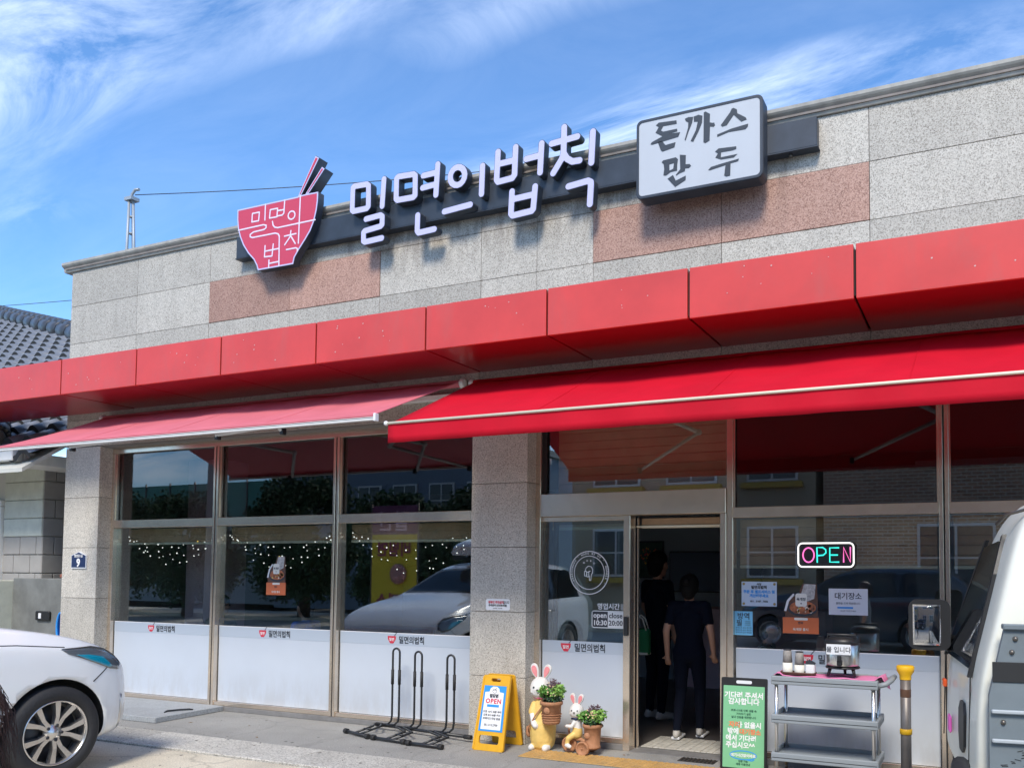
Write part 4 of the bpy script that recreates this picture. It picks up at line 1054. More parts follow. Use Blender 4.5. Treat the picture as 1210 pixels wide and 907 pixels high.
t_ = brick.node_tree; b_ = t_.nodes['Principled BSDF']
tc_ = N(t_, 'ShaderNodeTexCoord'); mp_ = N(t_, 'ShaderNodeMapping', inp={'Rotation': (PI / 2, 0, 0)})
bk_ = N(t_, 'ShaderNodeTexBrick', inp={'Color1': (0.55, 0.30, 0.17, 1), 'Color2': (0.33, 0.17, 0.10, 1), 'Mortar': (0.66, 0.58, 0.46, 1), 'Scale': 1.0, 'Mortar Size': 0.012, 'Brick Width': 0.24, 'Row Height': 0.085})
t_.links.new(tc_.outputs['Object'], mp_.inputs[0]); t_.links.new(mp_.outputs[0], bk_.inputs['Vector']); t_.links.new(bk_.outputs['Color'], b_.inputs['Base Color']); b_.inputs['Roughness'].default_value = 0.9
beige = mat('beige_render', (0.46, 0.38, 0.26), 0.9, var=0.12, vscale=1)
bluegrey = mat('bluegrey_cladding', (0.20, 0.25, 0.31), 0.6, var=0.1, vscale=1)
Y0 = -14.2
block_house('brick_building', 'brown brick apartment building with white framed windows mirrored in the restaurant glass', -3.7, 9.0, Y0, 6.6, brick,
            [(-0.6, 1.2, 1.6, 1.5), (2.6, 1.2, 1.6, 1.5), (5.8, 1.2, 1.6, 1.5), (-0.6, 4.2, 1.6, 1.6), (2.6, 4.2, 1.6, 1.6), (5.8, 4.2, 1.6, 1.6)])
block_house('beige_house', 'beige rendered house with yellow window sills mirrored in the doorway glass', -10.8, -3.9, Y0, 5.7, beige,
            [(-9.4, 1.5, 1.3, 1.2), (-7.2, 1.5, 1.3, 1.2), (-5.0, 1.5, 1.2, 1.2), (-9.4, 4.0, 1.3, 1.3), (-7.2, 4.0, 1.3, 1.3), (-5.0, 4.0, 1.2, 1.3)], mat('yellow_sill', (0.55, 0.36, 0.06), 0.7))
block_house('office_building', 'blue grey panelled building with small windows mirrored in the dining windows', -27.0, -15.5, -19.0, 6.0, bluegrey,
            [(-25.5 + 1.7 * i, zz, 1.0, 1.2) for i in range(6) for zz in (1.2, 3.6)])
block_house('low_warehouse', 'low concrete building with green netting on its roof mirrored in the upper glass', -50, -28.5, -21, 3.6, mat('warehouse', (0.30, 0.31, 0.30), 0.9, var=0.1), [(-45 + 3.2 * i, 1.0, 1.6, 1.0) for i in range(5)])
nt_ = thing('green_fence', 'green mesh fence on posts along the warehouse roof', 'fence', (-39, -20.5, 3.85))
MB().box(-50, -28.6, -20.55, -20.53, 3.87, 5.5).obj('mesh_panel', mat('green_mesh', (0.10, 0.30, 0.24), 0.8), nt_)
for i in range(14):
    MB().tube([(-50 + i * 1.64, -20.5, 3.86), (-50 + i * 1.64, -20.5, 5.6)], 0.04, 6).obj('post', M['steel_dk'], nt_)
def tree(name, label, x, y, h, r, n, mcol, group='trees across the street', seed=1):
    t = thing(name, label, 'tree', (x, y, 0), group=group)
    rn = random.Random(seed)
    tr = MB().tube([(x, y, 0), (x + 0.1, y, h * 0.35), (x - 0.05, y + 0.1, h * 0.7)], [r * 0.10, r * 0.07, r * 0.03], 8)
    for i in range(6):
        a = rn.random() * 6.28
        tr.tube([(x, y, h * (0.3 + 0.06 * i)), (x + r * 0.6 * math.cos(a), y + r * 0.6 * math.sin(a), h * (0.5 + 0.07 * i))], [r * 0.045, r * 0.015], 5)
    tr.obj('trunk', mat('bark', (0.09, 0.065, 0.045), 0.9, var=0.3, vscale=10), t)
    b = MB()
    for _ in range(40):
        a, e = rn.random() * 6.28, rn.uniform(-1.1, 1.2)
        c = Vector((x + r * 0.7 * math.cos(a) * math.cos(e), y + r * 0.7 * math.sin(a) * math.cos(e), h * 0.58 + h * 0.38 * math.sin(e)))
        rr = r * rn.uniform(0.25, 0.42)
        for _ in range(n // 16):
            d = Vector((rn.gauss(0, 1), rn.gauss(0, 1), rn.gauss(0, 0.8))).normalized() * rr * rn.random() ** 0.4
            p = c + d; a1 = Vector((rn.gauss(0, 1), rn.gauss(0, 1), rn.gauss(0, 1) + 1)).normalized(); u = a1.orthogonal().normalized() * 0.075; v = a1.cross(u)
            q = [b.b.verts.new(p + w_) for w_ in (-u, v * 0.6, u, -v * 0.6)]
            b.face(q)
    b.obj('crown', mcol, t, fix=False)
tg = mat('tree_green', (0.035, 0.085, 0.025), 0.7, var=0.4, vscale=1.5)
tree('street_tree', 'dense dark green tree before the warehouse across the street', -24.5, -12.8, 3.9, 1.9, 6500, tg, seed=3)
tree('street_tree', 'broad dark green tree beside the utility pole across the street', -19.8, -13.2, 4.4, 2.0, 7000, tg, seed=4)
tree('street_tree', 'round green tree between the banner and the blue grey building', -15.6, -12.4, 3.6, 1.6, 6000, tg, seed=5)
tree('street_tree', 'tall leafy tree standing left of the beige house across the street', -12.6, -12.2, 3.7, 1.7, 7000, tg, seed=6)
tree('street_tree', 'low spreading tree beside the beige house wall across the street', -28.5, -12.6, 4.2, 2.2, 8000, tg, seed=8)
up = thing('utility_pole', 'grey concrete utility pole with crossarms across the street', 'utility pole', (-20.9, -10.6, 0))
MB().tube([(-20.9, -10.6, 0), (-20.9, -10.6, 9.0)], [0.17, 0.11], 12).obj('pole', mat('pole_concrete', (0.30, 0.29, 0.27), 0.9), up)
for zz in (5.6, 6.4, 7.4):
    MB().box(-21.7, -20.1, -10.66, -10.54, zz, zz + 0.1).obj('crossarm', M['steel_dk'], up)
for i, (zz, yy) in enumerate(((5.7, -10.6), (6.5, -10.5), (6.5, -10.8), (7.5, -10.6))):
    o = MB().tube([Vector((-60, yy - 1, zz + 0.3)).lerp(Vector((14, yy, zz + 0.3)), k / 24) - Vector((0, 0, 1.1 * math.sin(PI * ((k / 24 * 4) % 1)))) * 0.5 for k in range(25)], 0.02, 5).obj('street_cable', M['blacksteel'])
    tag(o, ['lowest black cable slung along the street between poles', 'black cable slung along the street on the second crossarm', 'black cable beside another on the second crossarm', 'highest black cable slung along the street between poles'][i], 'cable', 'cables along the street')
bn = thing('street_banner', 'yellow and purple vertical banner on a stand mirrored in the third dining window', 'banner', (-12.6, -8.6, 0))
MB().bbox(-13.3, -12.0, -8.64, -8.62, 0.35, 2.42, 0.004).obj('banner_cloth', mat('banner_yellow', (0.72, 0.55, 0.03), 0.7, var=0.06), bn)
MB().bbox(-13.3, -12.0, -8.64, -8.62, 2.425, 3.1, 0.004).obj('banner_header', mat('banner_purple', (0.20, 0.06, 0.14), 0.7), bn)
for xx in (-13.32, -11.98):
    MB().tube([(xx, -8.63, 0), (xx, -8.63, 3.15)], 0.02, 8).obj('post', M['steel_dk'], bn)
MB().box(-13.5, -11.8, -8.9, -8.4, -0.02, 0.06).obj('foot', M['steel_dk'], bn)
FLIP = Matrix.Translation((-12.65, -8.61, 0)) @ Matrix.Rotation(PI, 4, 'Z')
text('lettering', '밀면', 0, 2.55, -0.004, 0.5, mat('banner_pink', (0.75, 0.5, 0.6), 0.7), bn, mx=FLIP, bold=0.01)
text('lettering', '비빔면', 0, 1.95, -0.004, 0.36, mat('banner_text', (0.35, 0.05, 0.12), 0.7), bn, mx=FLIP, bold=0.012)
text('lettering', '돈까스', 0, 0.75, -0.004, 0.36, MATS['banner_text'], bn, mx=FLIP, bold=0.012)
lo = MB().lathe([(0.0, 0), (0.22, 0), (0.24, 0.02), (0.22, 0.035), (0.0, 0.035)], 24, mx=Matrix.Translation((-12.5, -8.60, 1.5)) @ Matrix.Rotation(-PI / 2, 4, 'X')).obj('dish_picture', mat('banner_dish', (0.55, 0.25, 0.2), 0.6, var=0.5, vscale=12), bn)
# ================================================================== things fixed to the facade
# small bowl logo with lettering on each window film
def logo(x, z, label, s=1.0, y=G - 0.0072):
    t = thing('window_logo', label, 'logo decal', (x, y, z), group='restaurant logos on the window film')
    bowl = [(-0.053, 0.033), (0.053, 0.033), (0.049, 0.0), (0.030, -0.028), (0.02, -0.042), (-0.02, -0.042), (-0.030, -0.028), (-0.049, 0.0)]
    MB().prism([(x - 0.190 * s + a * s, z + c * s) for a, c in bowl], y - 0.001, y).obj('bowl', M['redp'], t)
    MB().prism([(x - 0.162 * s, z + 0.034 * s), (x - 0.130 * s, z + 0.072 * s), (x - 0.125 * s, z + 0.068 * s), (x - 0.154 * s, z + 0.034 * s)], y - 0.001, y).obj('chopstick', M['ink'], t)
    text('lettering', '밀면', x - 0.190 * s, z - 0.014 * s, y - 0.0016, 0.036 * s, M['white'], t, depth=0.001, bold=0.0008)
    text('lettering', '밀면의법칙', x + 0.060 * s, z - 0.032 * s, y - 0.001, 0.082 * s, M['ink'], t, depth=0.001, bold=0.0018, sx=0.86)
for x, z, l in ((-9.03, 0.893, 'small red bowl logo with black lettering on the narrow window beside the house number pillar'),
                (-7.23, 0.893, 'small red bowl logo with black lettering on the film below the orange dish poster'),
                (-5.44, 0.893, 'small red bowl logo with black lettering on the film behind the bicycle rack'),
                (-3.42, 0.898, 'small red bowl logo with black lettering on the side light above the rabbit figures'),
                (-1.17, 0.893, 'small red bowl logo with black lettering partly behind the steel drink urn')):
    logo(x, z, l)
def poster(name, label, cat, x0, x1, z0, z1, m, y=G - 0.003, th=0.002, group=None):
    t = thing(name, label, cat, ((x0 + x1) / 2, y, (z0 + z1) / 2), group=group)
    MB().box(x0, x1, y - th, y, z0, z1).obj('sheet', m, t)
    return t, y - th
def dish_poster(x0, x1, z0, z1, label):
    w_, h_ = x1 - x0, z1 - z0; y = G - 0.003
    t = thing('dish_poster', label, 'poster', ((x0 + x1) / 2, y, (z0 + z1) / 2), group='cut out noodle dish posters in the windows')
    X = lambda u: x0 + w_ * u; Z = lambda v: z0 + h_ * v
    MB().box(X(0.0), X(1.0), y - 0.002, y, Z(0), Z(0.32)).obj('caption_band', M['orange'], t)
    MB().prism([(X(.08), Z(.325)), (X(.98), Z(.325)), (X(.98), Z(.55)), (X(.95), Z(.99)), (X(.55), Z(.99)), (X(.45), Z(.80)), (X(.20), Z(.68)), (X(.04), Z(.48))], y - 0.002, y).obj('cut_out', mat('dish_brown', (0.11, 0.05, 0.03), 0.6, var=0.4, vscale=30), t)
    MB().prism([(X(.52), Z(.80)), (X(.60), Z(.99)), (X(.92), Z(.98)), (X(.88), Z(.70)), (X(.62), Z(.62))], y - 0.003, y - 0.0021).obj('noodle', mat('noodle_grey', (0.45, 0.44, 0.42), 0.6, var=0.5, vscale=45), t)
    MB().prism(circ(X(.55), Z(.50), w_ * .42, 24, h_ * .16), y - 0.0042, y - 0.0032).obj('bowl', M['ink'], t)
    MB().prism(circ(X(.56), Z(.52), w_ * .37, 24, h_ * .13), y - 0.0052, y - 0.0043).obj('soup', mat('soup_orange', (0.42, 0.13, 0.05), 0.5, var=0.7, vscale=50), t)
    b = MB()
    for _ in range(26):
        a = rnd.random() * 6.28; q = rnd.random() ** .5
        b.prism(circ(X(.56) + w_ * .33 * q * math.cos(a), Z(.50) + h_ * .10 * q * math.sin(a), w_ * rnd.uniform(.02, .06), 6), y - 0.0060, y - 0.0053, m=rnd.choice([mat('egg', (0.7, 0.45, 0.12)), mat('meat', (0.25, 0.09, 0.05)), mat('radish', (0.7, 0.62, 0.5)), mat('soup_orange', (0, 0, 0))]))
    b.obj('topping', None, t)['kind'] = 'stuff'
    MB().prism([(X(.04), Z(.45)), (X(.12), Z(.66)), (X(.30), Z(.80)), (X(.33), Z(.77)), (X(.18), Z(.64)), (X(.10), Z(.44))], y - 0.0045, y - 0.0021).obj('bowl_rim', M['white'], t)
    lb = MB().prism(rrect(X(.36), X(.68), Z(.54), Z(.80), w_ * .06), y - 0.0075, y - 0.0062).obj('price_label', M['white_cup'], t)
    text('lettering', '육개장', X(.52), Z(.66), y - 0.0084, w_ * .095, M['ink'], lb, depth=0.001, bold=0.0008)
    MB().prism(circ(X(.52), Z(.60), w_ * .02, 8), y - 0.009, y - 0.0078).obj('dot', M['ink'], lb)
    MB().prism(rrect(X(.32), X(.70), Z(.265), Z(.315), w_ * .03), y - 0.0036, y - 0.0022).obj('caption_label', M['white_cup'], t)
    text('lettering', '한우', X(.5), Z(.19), y - 0.003, w_ * .08, M['ink'], t, depth=0.001, bold=0.0006)
    text('lettering', '육개장 출시', X(.5), Z(.06), y - 0.003, w_ * .09, M['white_cup'], t, depth=0.001, bold=0.0004)
dish_poster(-7.385, -7.10, 1.322, 1.755, 'small orange banded noodle dish poster in the middle dining window')
dish_poster(-1.562, -1.262, 1.098, 1.516, 'large orange banded noodle dish poster under the neon open sign')
t, y = poster('notice', 'pale blue notice with four corner screws left of the noodle poster', 'notice', -1.918, -1.612, 1.318, 1.527, mat('pale_blue', (0.48, 0.58, 0.70), 0.4))
text('lettering', '식당', -1.765, 1.497, y - .001, 0.022, M['ink'], t, depth=.001, bold=.001)
text('lettering', '밀면의법칙', -1.765, 1.468, y - .001, 0.030, M['ink'], t, depth=.001, bold=.0014)
text('lettering', '주문 후 셀프서비스 및', -1.765, 1.430, y - .001, 0.030, M['blue'], t, depth=.001, bold=.0014)
text('lettering', '계산해주세요', -1.765, 1.396, y - .001, 0.030, M['blue'], t, depth=.001, bold=.0014)
text('lettering', '051 . 3187 . 7606', -1.765, 1.352, y - .001, 0.022, M['ink'], t, depth=.001, bold=.0008)
for a in (-1.898, -1.632):
    for c in (1.338, 1.507):
        MB().prism(circ(a, c, 0.011, 12), y - 0.004, y - 0.0005).obj('screw', mat('brass', (0.35, 0.28, 0.12), 0.4, metal=0.8), t)
t, y = poster('notice', 'bright blue disinfection sticker low beside the door post', 'sticker', -1.979, -1.822, 1.068, 1.272, M['ltblue'])
text('lettering', '방역', -1.90, 1.208, y - .001, 0.062, M['ink'], t, depth=.001, bold=.001)
text('lettering', '필', -1.938, 1.150, y - .001, 0.058, M['ink'], t, depth=.001, bold=.001)
for k in range(3):
    text('lettering', '소독완료', -1.865, 1.180 - 0.016 * k, y - .001, 0.014, M['ink'], t, depth=.001)
for k in range(3):
    text('lettering', '방역소독 실시 확인증', -1.90, 1.125 - 0.020 * k, y - .001, 0.016, M['navy'], t, depth=.001)
t, y = poster('notice', 'white waiting area sign with a blue line on the glass', 'notice', -1.180, -0.868, 1.262, 1.477, M['paper'])
text('lettering', '대기장소', -1.024, 1.395, y - .001, 0.060, M['ink'], t, depth=.001, bold=.0008)
text('lettering', '불편을 드려 죄송합니다', -1.024, 1.350, y - .001, 0.020, M['ink'], t, depth=.001)
MB().box(-1.11, -0.985, y - 0.002, y - 0.0005, 1.314, 1.328).obj('blue_line', M['blue'], t)
text('lettering', '잠시만 기다려 주세요', -1.024, 1.290, y - .001, 0.014, M['ink'], t, depth=.001)
# neon open sign
t = thing('neon_open_sign', 'glowing neon open sign in pink and turquoise with white tube border', 'neon sign', (-1.197, 0.19, 1.755))
MB().prism(rrect(-1.437, -0.957, 1.640, 1.866, 0.045), 0.188, 0.205).obj('backing', M['black'], t)
def glow(name, c, s): return mat(name, (0.05, 0.05, 0.05), 0.4, emis=c, es=s)
NW, NP, NT = glow('neon_white', (1, 0.96, 0.93), 0.85), glow('neon_pink', (1.0, 0.16, 0.52), 0.75), glow('neon_turquoise', (0.03, 0.80, 0.68), 0.75)
def neon(name, pts, m, closed=False, r=0.0055):
    MB().tube([(a, 0.180, c) for a, c in pts], r, 8, closed=closed).obj(name, m, t)
neon('tube_border', rrect(-1.422, -0.972, 1.655, 1.851, 0.035), NW, True, 0.006)
neon('letter', circ(-1.337, 1.753, 0.046, 20, 0.060), NP, True)
neon('letter', [(-1.265, 1.690), (-1.268, 1.815), (-1.220, 1.815), (-1.196, 1.797), (-1.194, 1.772), (-1.215, 1.752), (-1.264, 1.748)], NT)
neon('letter', [(-1.088, 1.812), (-1.163, 1.812), (-1.163, 1.695), (-1.088, 1.695)], NT); neon('letter', [(-1.160, 1.753), (-1.098, 1.753)], NT)
neon('letter', [(-1.052, 1.692), (-1.052, 1.815), (-0.998, 1.695), (-0.998, 1.818)], NP)
# round decal and opening hours on the side light
t = thing('round_decal', 'white ring decal with a pointing hand drawn inside on the door side light', 'decal', (-3.375, G - 0.004, 1.594))
WD = mat('decal_white', (0.72, 0.74, 0.74), 0.5)
cx, cz, y = -3.374, 1.594, G - 0.005
flat_shape('outer_ring', [circ(cx, cz, 0.203, 40), circ(cx, cz, 0.195, 40)[::-1]], y, 0.001, WD, t)
flat_shape('inner_ring', [circ(cx, cz, 0.158, 36), circ(cx, cz, 0.152, 36)[::-1]], y, 0.001, WD, t)
ring = 'SEARCHMARU * MADE BY US *  NOODLE * '
for i, ch in enumerate(ring):
    if ch == ' ': continue
    a = R(205 - i * 250 / len(ring))
    mx = Matrix.Translation((cx + 0.172 * math.cos(a), y, cz + 0.172 * math.sin(a))) @ Matrix.Rotation(-(a - PI / 2), 4, 'Y')
    text('lettering', ch, 0, 0, 0, 0.024, WD, t, depth=.001, bold=.0008, mx=mx)
flat_shape('hand', stroke_loops([('o', [(cx - .030, cz + .045), (cx - .010, cz + .062), (cx + .022, cz + .055), (cx + .036, cz + .030), (cx + .034, cz - .002), (cx + .022, cz - .018)]), ('o', [(cx + .022, cz - .018), (cx + .018, cz - .070), (cx + .002, cz - .070), (cx + .002, cz - .030)]), ('c', [(cx - .048, cz + .012), (cx - .026, cz + .012), (cx - .026, cz - .030), (cx - .048, cz - .030)]), ('c', [(cx - .024, cz + .005), (cx - .004, cz + .005), (cx - .004, cz - .038), (cx - .024, cz - .038)]), ('o', [(cx - .040, cz + .014), (cx - .034, cz + .040)]), ('o', [(cx - .004, cz + .012), (cx + .012, cz + .014)])], 0.0032, 0.003), y, 0.001, WD, t)
for a, q in ((-.055, .085), (-.022, .105), (.016, .103), (.050, .080)):
    text('lettering', 'MARU'[(-.055, -.022, .016, .050).index(a)], cx + a, cz + q, y, 0.022, WD, t, depth=.001, bold=.0008)
t = thing('opening_hours_decal', 'black and white opening hours decal showing open and close times', 'decal', (-3.18, G - 0.004, 1.15))
text('lettering', '영업시간', -3.175, 1.262, y, 0.062, WD, t, depth=.001, bold=.0016)
MB().box(-3.052, -3.022, y, y + .001, 1.255, 1.31).obj('mark', mat('decal_grey', (0.3, 0.32, 0.32), 0.5), t)
flat_shape('frame', [rrect(-3.345, -3.012, 1.085, 1.245, 0.025), rrect(-3.337, -3.020, 1.093, 1.237, 0.019)[::-1]], y, 0.001, WD, t)
MB().box(-3.336, -3.182, y, y + .001, 1.094, 1.236).obj('black_half', M['ink'], t)
MB().box(-3.181, -3.021, y, y + .001, 1.094, 1.236).obj('white_half', WD, t)
text('lettering', 'open', -3.259, 1.180, y - .001, 0.068, M['white'], t, depth=.001, bold=.0014)
text('lettering', '10:30', -3.259, 1.112, y - .001, 0.064, M['white'], t, depth=.001, bold=.0014)
text('lettering', 'close', -3.101, 1.180, y - .001, 0.066, M['ink'], t, depth=.001, bold=.0014)
text('lettering', '20:00', -3.101, 1.112, y - .001, 0.064, M['ink'], t, depth=.001, bold=.0014)
# house number and pillar sticker
t = thing('house_number', 'navy house number plate with the figure nine on the corner pillar', 'house number', (-10.25, -0.01, 1.7))
MB().prism([(-10.385, 1.605), (-10.110, 1.605), (-10.110, 1.765), (-10.247, 1.812), (-10.385, 1.765)], -0.016, -0.002).obj('plate_rim', M['paper'], t)
MB().prism([(-10.377, 1.617), (-10.118, 1.617), (-10.118, 1.760), (-10.247, 1.803), (-10.377, 1.760)], -0.018, -0.0165).obj('plate', M['navy'], t)
text('lettering', '9', -10.247, 1.630, -0.020, 0.135, M['white'], t, bold=.005)
text('lettering', '별망로1길', -10.247, 1.745, -0.020, 0.038, M['white'], t, bold=.0008)
t = thing('parking_sticker', 'small white sticker with red and black lettering on the pillar between the windows', 'sticker', (-4.22, 0, 1.29))
MB().prism(rrect(-4.358, -4.092, 1.234, 1.341, 0.02), -0.004, -0.0022).obj('plate', M['white'], t)
text('lettering', '외부인 주차금지', -4.245, 1.298, -0.0055, 0.030, M['redp'], t, depth=.001, bold=.0012, sx=0.85)
text('lettering', '입니다', -4.132, 1.298, -0.0055, 0.030, M['ink'], t, depth=.001, bold=.0006, sx=0.8)
text('lettering', '주차금지 (견인조치함)', -4.225, 1.272, -0.0055, 0.022, M['ink'], t, depth=.001, bold=.0008)
text('lettering', '010-9000   010-7000', -4.225, 1.248, -0.0055, 0.012, M['ink'], t, depth=.001)
# string lights
BUL = glow('bulb_white', (1, 0.97, 0.9), 0.9); BULY = glow('bulb_yellow', (1.0, 0.62, 0.1), 1.0)
def string(x0, x1, z, n, drop, label, sw=3):
    t = thing('string_lights', label, 'string lights', ((x0 + x1) / 2, 0.30, z), group='fairy lights hung inside the dining windows')
    w_ = x1 - x0
    for k in range(sw):
        pts = []
        for i in range(41):
            u = i / 40
            pts.append((x0 + w_ * u, 0.30 + 0.01 * k, z - drop * (0.45 + 0.28 * k) * 4 * u * (1 - u) - 0.02 * math.sin(u * 30 + k)))
        MB().tube(pts, 0.0016, 4).obj('cable', M['black'], t)
        for i in range(n):
            u = (i + 0.5 + rnd.uniform(-.35, .35)) / n; q = Vector(pts[int(u * 40)]) - Vector((0, 0, rnd.uniform(0, .05)))
            s = rnd.uniform(0.005, 0.009)
            MB().ball((q[0], q[1] - 0.006, q[2] - 0.01), s, sub=1).obj('bulb', BULY if rnd.random() < 0.06 else BUL, t)
string(-9.80, -8.22, 2.03, 13, 0.30, 'strings of small white lights sagging in the narrowest dining window')
string(-8.06, -6.44, 2.05, 14, 0.38, 'strings of small white lights sagging above the small dish poster')
string(-6.28, -4.62, 2.06, 14, 0.42, 'strings of small white lights sagging in the window behind the bicycle rack')

# ================================================================== things standing on the pavement
# bicycle rack
t = thing('bicycle_rack', 'black tubular bicycle rack with three tall hoops standing before the window', 'bicycle rack', (-5.1, -0.2, 0))
BK = M['blacksteel']
a0, a1 = Vector((-5.62, 0.03, 0.05)), Vector((-4.44, -0.13, 0.05))
m = MB().tube([a0, a1], 0.016, 8).obj('rear_bar', BK, t)
for u in (0.0, 0.34, 0.66, 0.985):
    c = a0.lerp(a1, u); MB().tube([c - (a1 - a0) * 0.035, c + (a1 - a0) * 0.035], 0.022, 10).obj('sleeve', M['rubber'], t)
for (f0, f1, hx, ty) in (((-5.78, -0.27), (-5.41, -0.40), -5.40, 0.826), ((-5.32, -0.42), (-4.94, -0.46), -5.10, 0.81), ((-4.87, -0.48), (-4.50, -0.50), -4.68, 0.80)):
    A0, A1 = Vector((*f0, 0.025)), Vector((*f1, 0.025))
    MB().tube([A0, A1], 0.016, 8).obj('foot_bar', BK, t)
    for e in (A0, A1):
        MB().tube([e - (A1 - A0).normalized() * 0.022, e + (A1 - A0).normalized() * 0.022], 0.026, 10).obj('foot_cap', M['rubber'], t)
    mid = (A0 + A1) / 2
    hy = a0.y + (a1.y - a0.y) * ((hx - a0.x) / (a1.x - a0.x)) + 0.0
    for s in (-0.042, 0.042):
        MB().tube([mid + Vector((s, 0, 0)), Vector((mid.x + 0.05 + s + 0.05, mid.y + 0.17, 0.075)), Vector((hx - 0.20 + s, hy - 0.02, 0.065)), Vector((hx - 0.10 + s, hy, 0.062))], 0.011, 8).obj('arm', BK, t)
    MB().tube([mid + Vector((0.03, 0.07, 0.04)), mid + Vector((0.12, 0.07, 0.04))], 0.009, 6).obj('brace', BK, t)
    H_ = []
    H_ += [(hx - 0.17, hy, 0.062), (hx - 0.09, hy, 0.070), (hx - 0.052, hy, 0.105), (hx - 0.042, hy, 0.16)]
    H_ += [(hx - 0.042, hy, ty - 0.05)] + [(hx + 0.042 * -math.cos(PI * k / 8), hy, ty - 0.042 + 0.042 * math.sin(PI * k / 8)) for k in range(9)] + [(hx + 0.042, hy, ty - 0.05)]
    H_ += [(hx + 0.042, hy, 0.16), (hx + 0.032, hy, 0.105), (hx - 0.01, hy, 0.070), (hx - 0.09, hy - 0.02, 0.062)]
    hp = MB().tube(H_, 0.0105, 8).obj('hoop', BK, t)
    for s in (-0.042, 0.042):
        MB().tube([(hx + s, hy, 0.47), (hx + s, hy, 0.615)], 0.0155, 10).obj('grip_sleeve', M['rubber'], hp)

# yellow A-frame board
t = thing('open_board', 'yellow plastic folding floor board with a blue and white open poster', 'A-frame sign', (-4.09, -0.2, 0))
YE = M['yellow']
def leaf(y0, y1, front):
    # local sheet: u across 0..1, v up 0..1
    x0, x1, xt0, xt1 = -4.250, -3.925, -4.222, -3.935
    Lh = math.hypot(y1 - y0, 0.655)
    ang = math.atan2(y1 - y0, 0.655)
    mx = Matrix.Translation((0, y0, 0.002)) @ Matrix.Rotation(-ang, 4, 'X')
    out = [(x0, 0.012), (x0 + 0.012, 0), (x1 - 0.012, 0), (x1, 0.012), (xt1, Lh - 0.015), (xt1 - 0.015, Lh), (xt0 + 0.015, Lh), (xt0, Lh - 0.015)]
    holes = [rrect(-4.190, -3.985, 0.060, 0.135, 0.018)[::-1], rrect(-4.135, -4.035, Lh - 0.058, Lh - 0.028, 0.012)[::-1]]
    o = flat_shape('board_leaf', [out] + holes, 0.0, 0.020, YE, None)
    o.data.transform(mx); o.data.transform(Matrix.Translation(-OFF[t.name])); o.parent = t
    for (xa, xb) in ((x0 + 0.002, x0 + 0.018), (x1 - 0.018, x1 - 0.002)):
        top = xt0 if xa < -4.1 else xt1 - 0.018
        b = MB().prism([(xa, 0.01), (xb, 0.01), (top + 0.016, Lh - 0.02), (top, Lh - 0.02)], -0.006, 0.0, mx=mx)
        r2 = b.obj('board_rib', YE, t)
    return mx, Lh
mx, Lh = leaf(-0.375, -0.235, True)
leaf(-0.030, -0.175, False)
MB().tube([(-4.20, -0.205, 0.640), (-3.95, -0.205, 0.640)], 0.016, 8).obj('hinge', YE, t)
px0, px1 = -4.208, -3.957
def on_board(o): 
    return o
MB().prism([(px0, 0.170), (px1, 0.170), (px1 - 0.008, 0.575), (px0 + 0.012, 0.575)], -0.0032, -0.0012, mx=mx).obj('poster_sheet', M['blue'], t)
arch = [(px0 + 0.022, 0.186), (px1 - 0.022, 0.186), (px1 - 0.028, 0.515), (px1 - 0.072, 0.520), (px1 - 0.080, 0.550), (px1 - 0.105, 0.567), (px0 + 0.105, 0.567), (px0 + 0.080, 0.550), (px0 + 0.072, 0.520), (px0 + 0.028, 0.515)]
MB().prism(arch, -0.0046, -0.0034, mx=mx).obj('poster_panel', M['white'], t)
cx = (px0 + px1) / 2
def bt(s, z, size, m, bold=0.001, sp=1.0): text('lettering', s, cx, z, -0.0054, size, m, t, depth=.001, bold=bold, mx=mx, spacing=sp)
bt('밀당면', 0.472, 0.034, M['ink'], 0.002)
bt('OPEN', 0.418, 0.058, mat('open_red', (0.60, 0.06, 0.10), 0.5), 0.0022, 1.15)
MB().box(cx - 0.062, cx + 0.062, -0.006, -0.0048, 0.385, 0.407, mx=mx).obj('ribbon', M['blue'], t)
bt('영업시간 안내', 0.389, 0.017, M['white'], 0.0004)
for i, s in enumerate(('오전 10시 30분 부터', '오후 8시 00분 까지', '브레이크 타임 없음')): bt(s, 0.335 - 0.030 * i, 0.023, M['ink'], 0.0006)
bt('051.313.2700', 0.218, 0.026, M['ink'], 0.0006)
o = flat_shape('bowl_drawing', stroke_loops([('c', circ(cx, 0.527, 0.021, 14, 0.018)), ('o', [(cx - .016, .536), (cx, .530), (cx + .016, .538)]), ('o', [(cx + .004, .540), (cx + .016, .556)])], 0.0016, 0.002), 0, 0.001, M['ink'], None)
o.data.transform(Matrix.Translation((0, -0.0054, 0))); o.data.transform(mx); o.data.transform(Matrix.Translation(-OFF[t.name])); o.parent = t

# green standing board
t = thing('waiting_board', 'green standing board with white and orange handwriting style notice in a black frame', 'standing sign', (-1.80, -0.12, 0))
ang = math.atan2(0.05, 0.74)
mx = Matrix.Translation((-1.81, -0.14, 0.0)) @ Matrix.Rotation(R(2), 4, 'Z') @ Matrix.Rotation(-ang, 4, 'X')
MB().prism(rrect(-0.190, 0.190, 0.0, 0.745, 0.012, 3), -0.012, 0.012, mx=mx).obj('frame', M['black'], t)
MB().prism(rrect(-0.170, 0.170, 0.025, 0.680, 0.004, 2), -0.0150, -0.0125, mx=mx).obj('board', M['green'], t)
flat = [rrect(-0.170, 0.170, 0.025, 0.680, 0.004, 2), rrect(-0.1515, 0.1515, 0.0285, 0.6765, 0.003, 2)[::-1]]
MB().prism(rrect(-0.065, 0.065, 0.698, 0.724, 0.012, 4), -0.0145, -0.0122, mx=mx).obj('handle_hole', M['paper'], t)
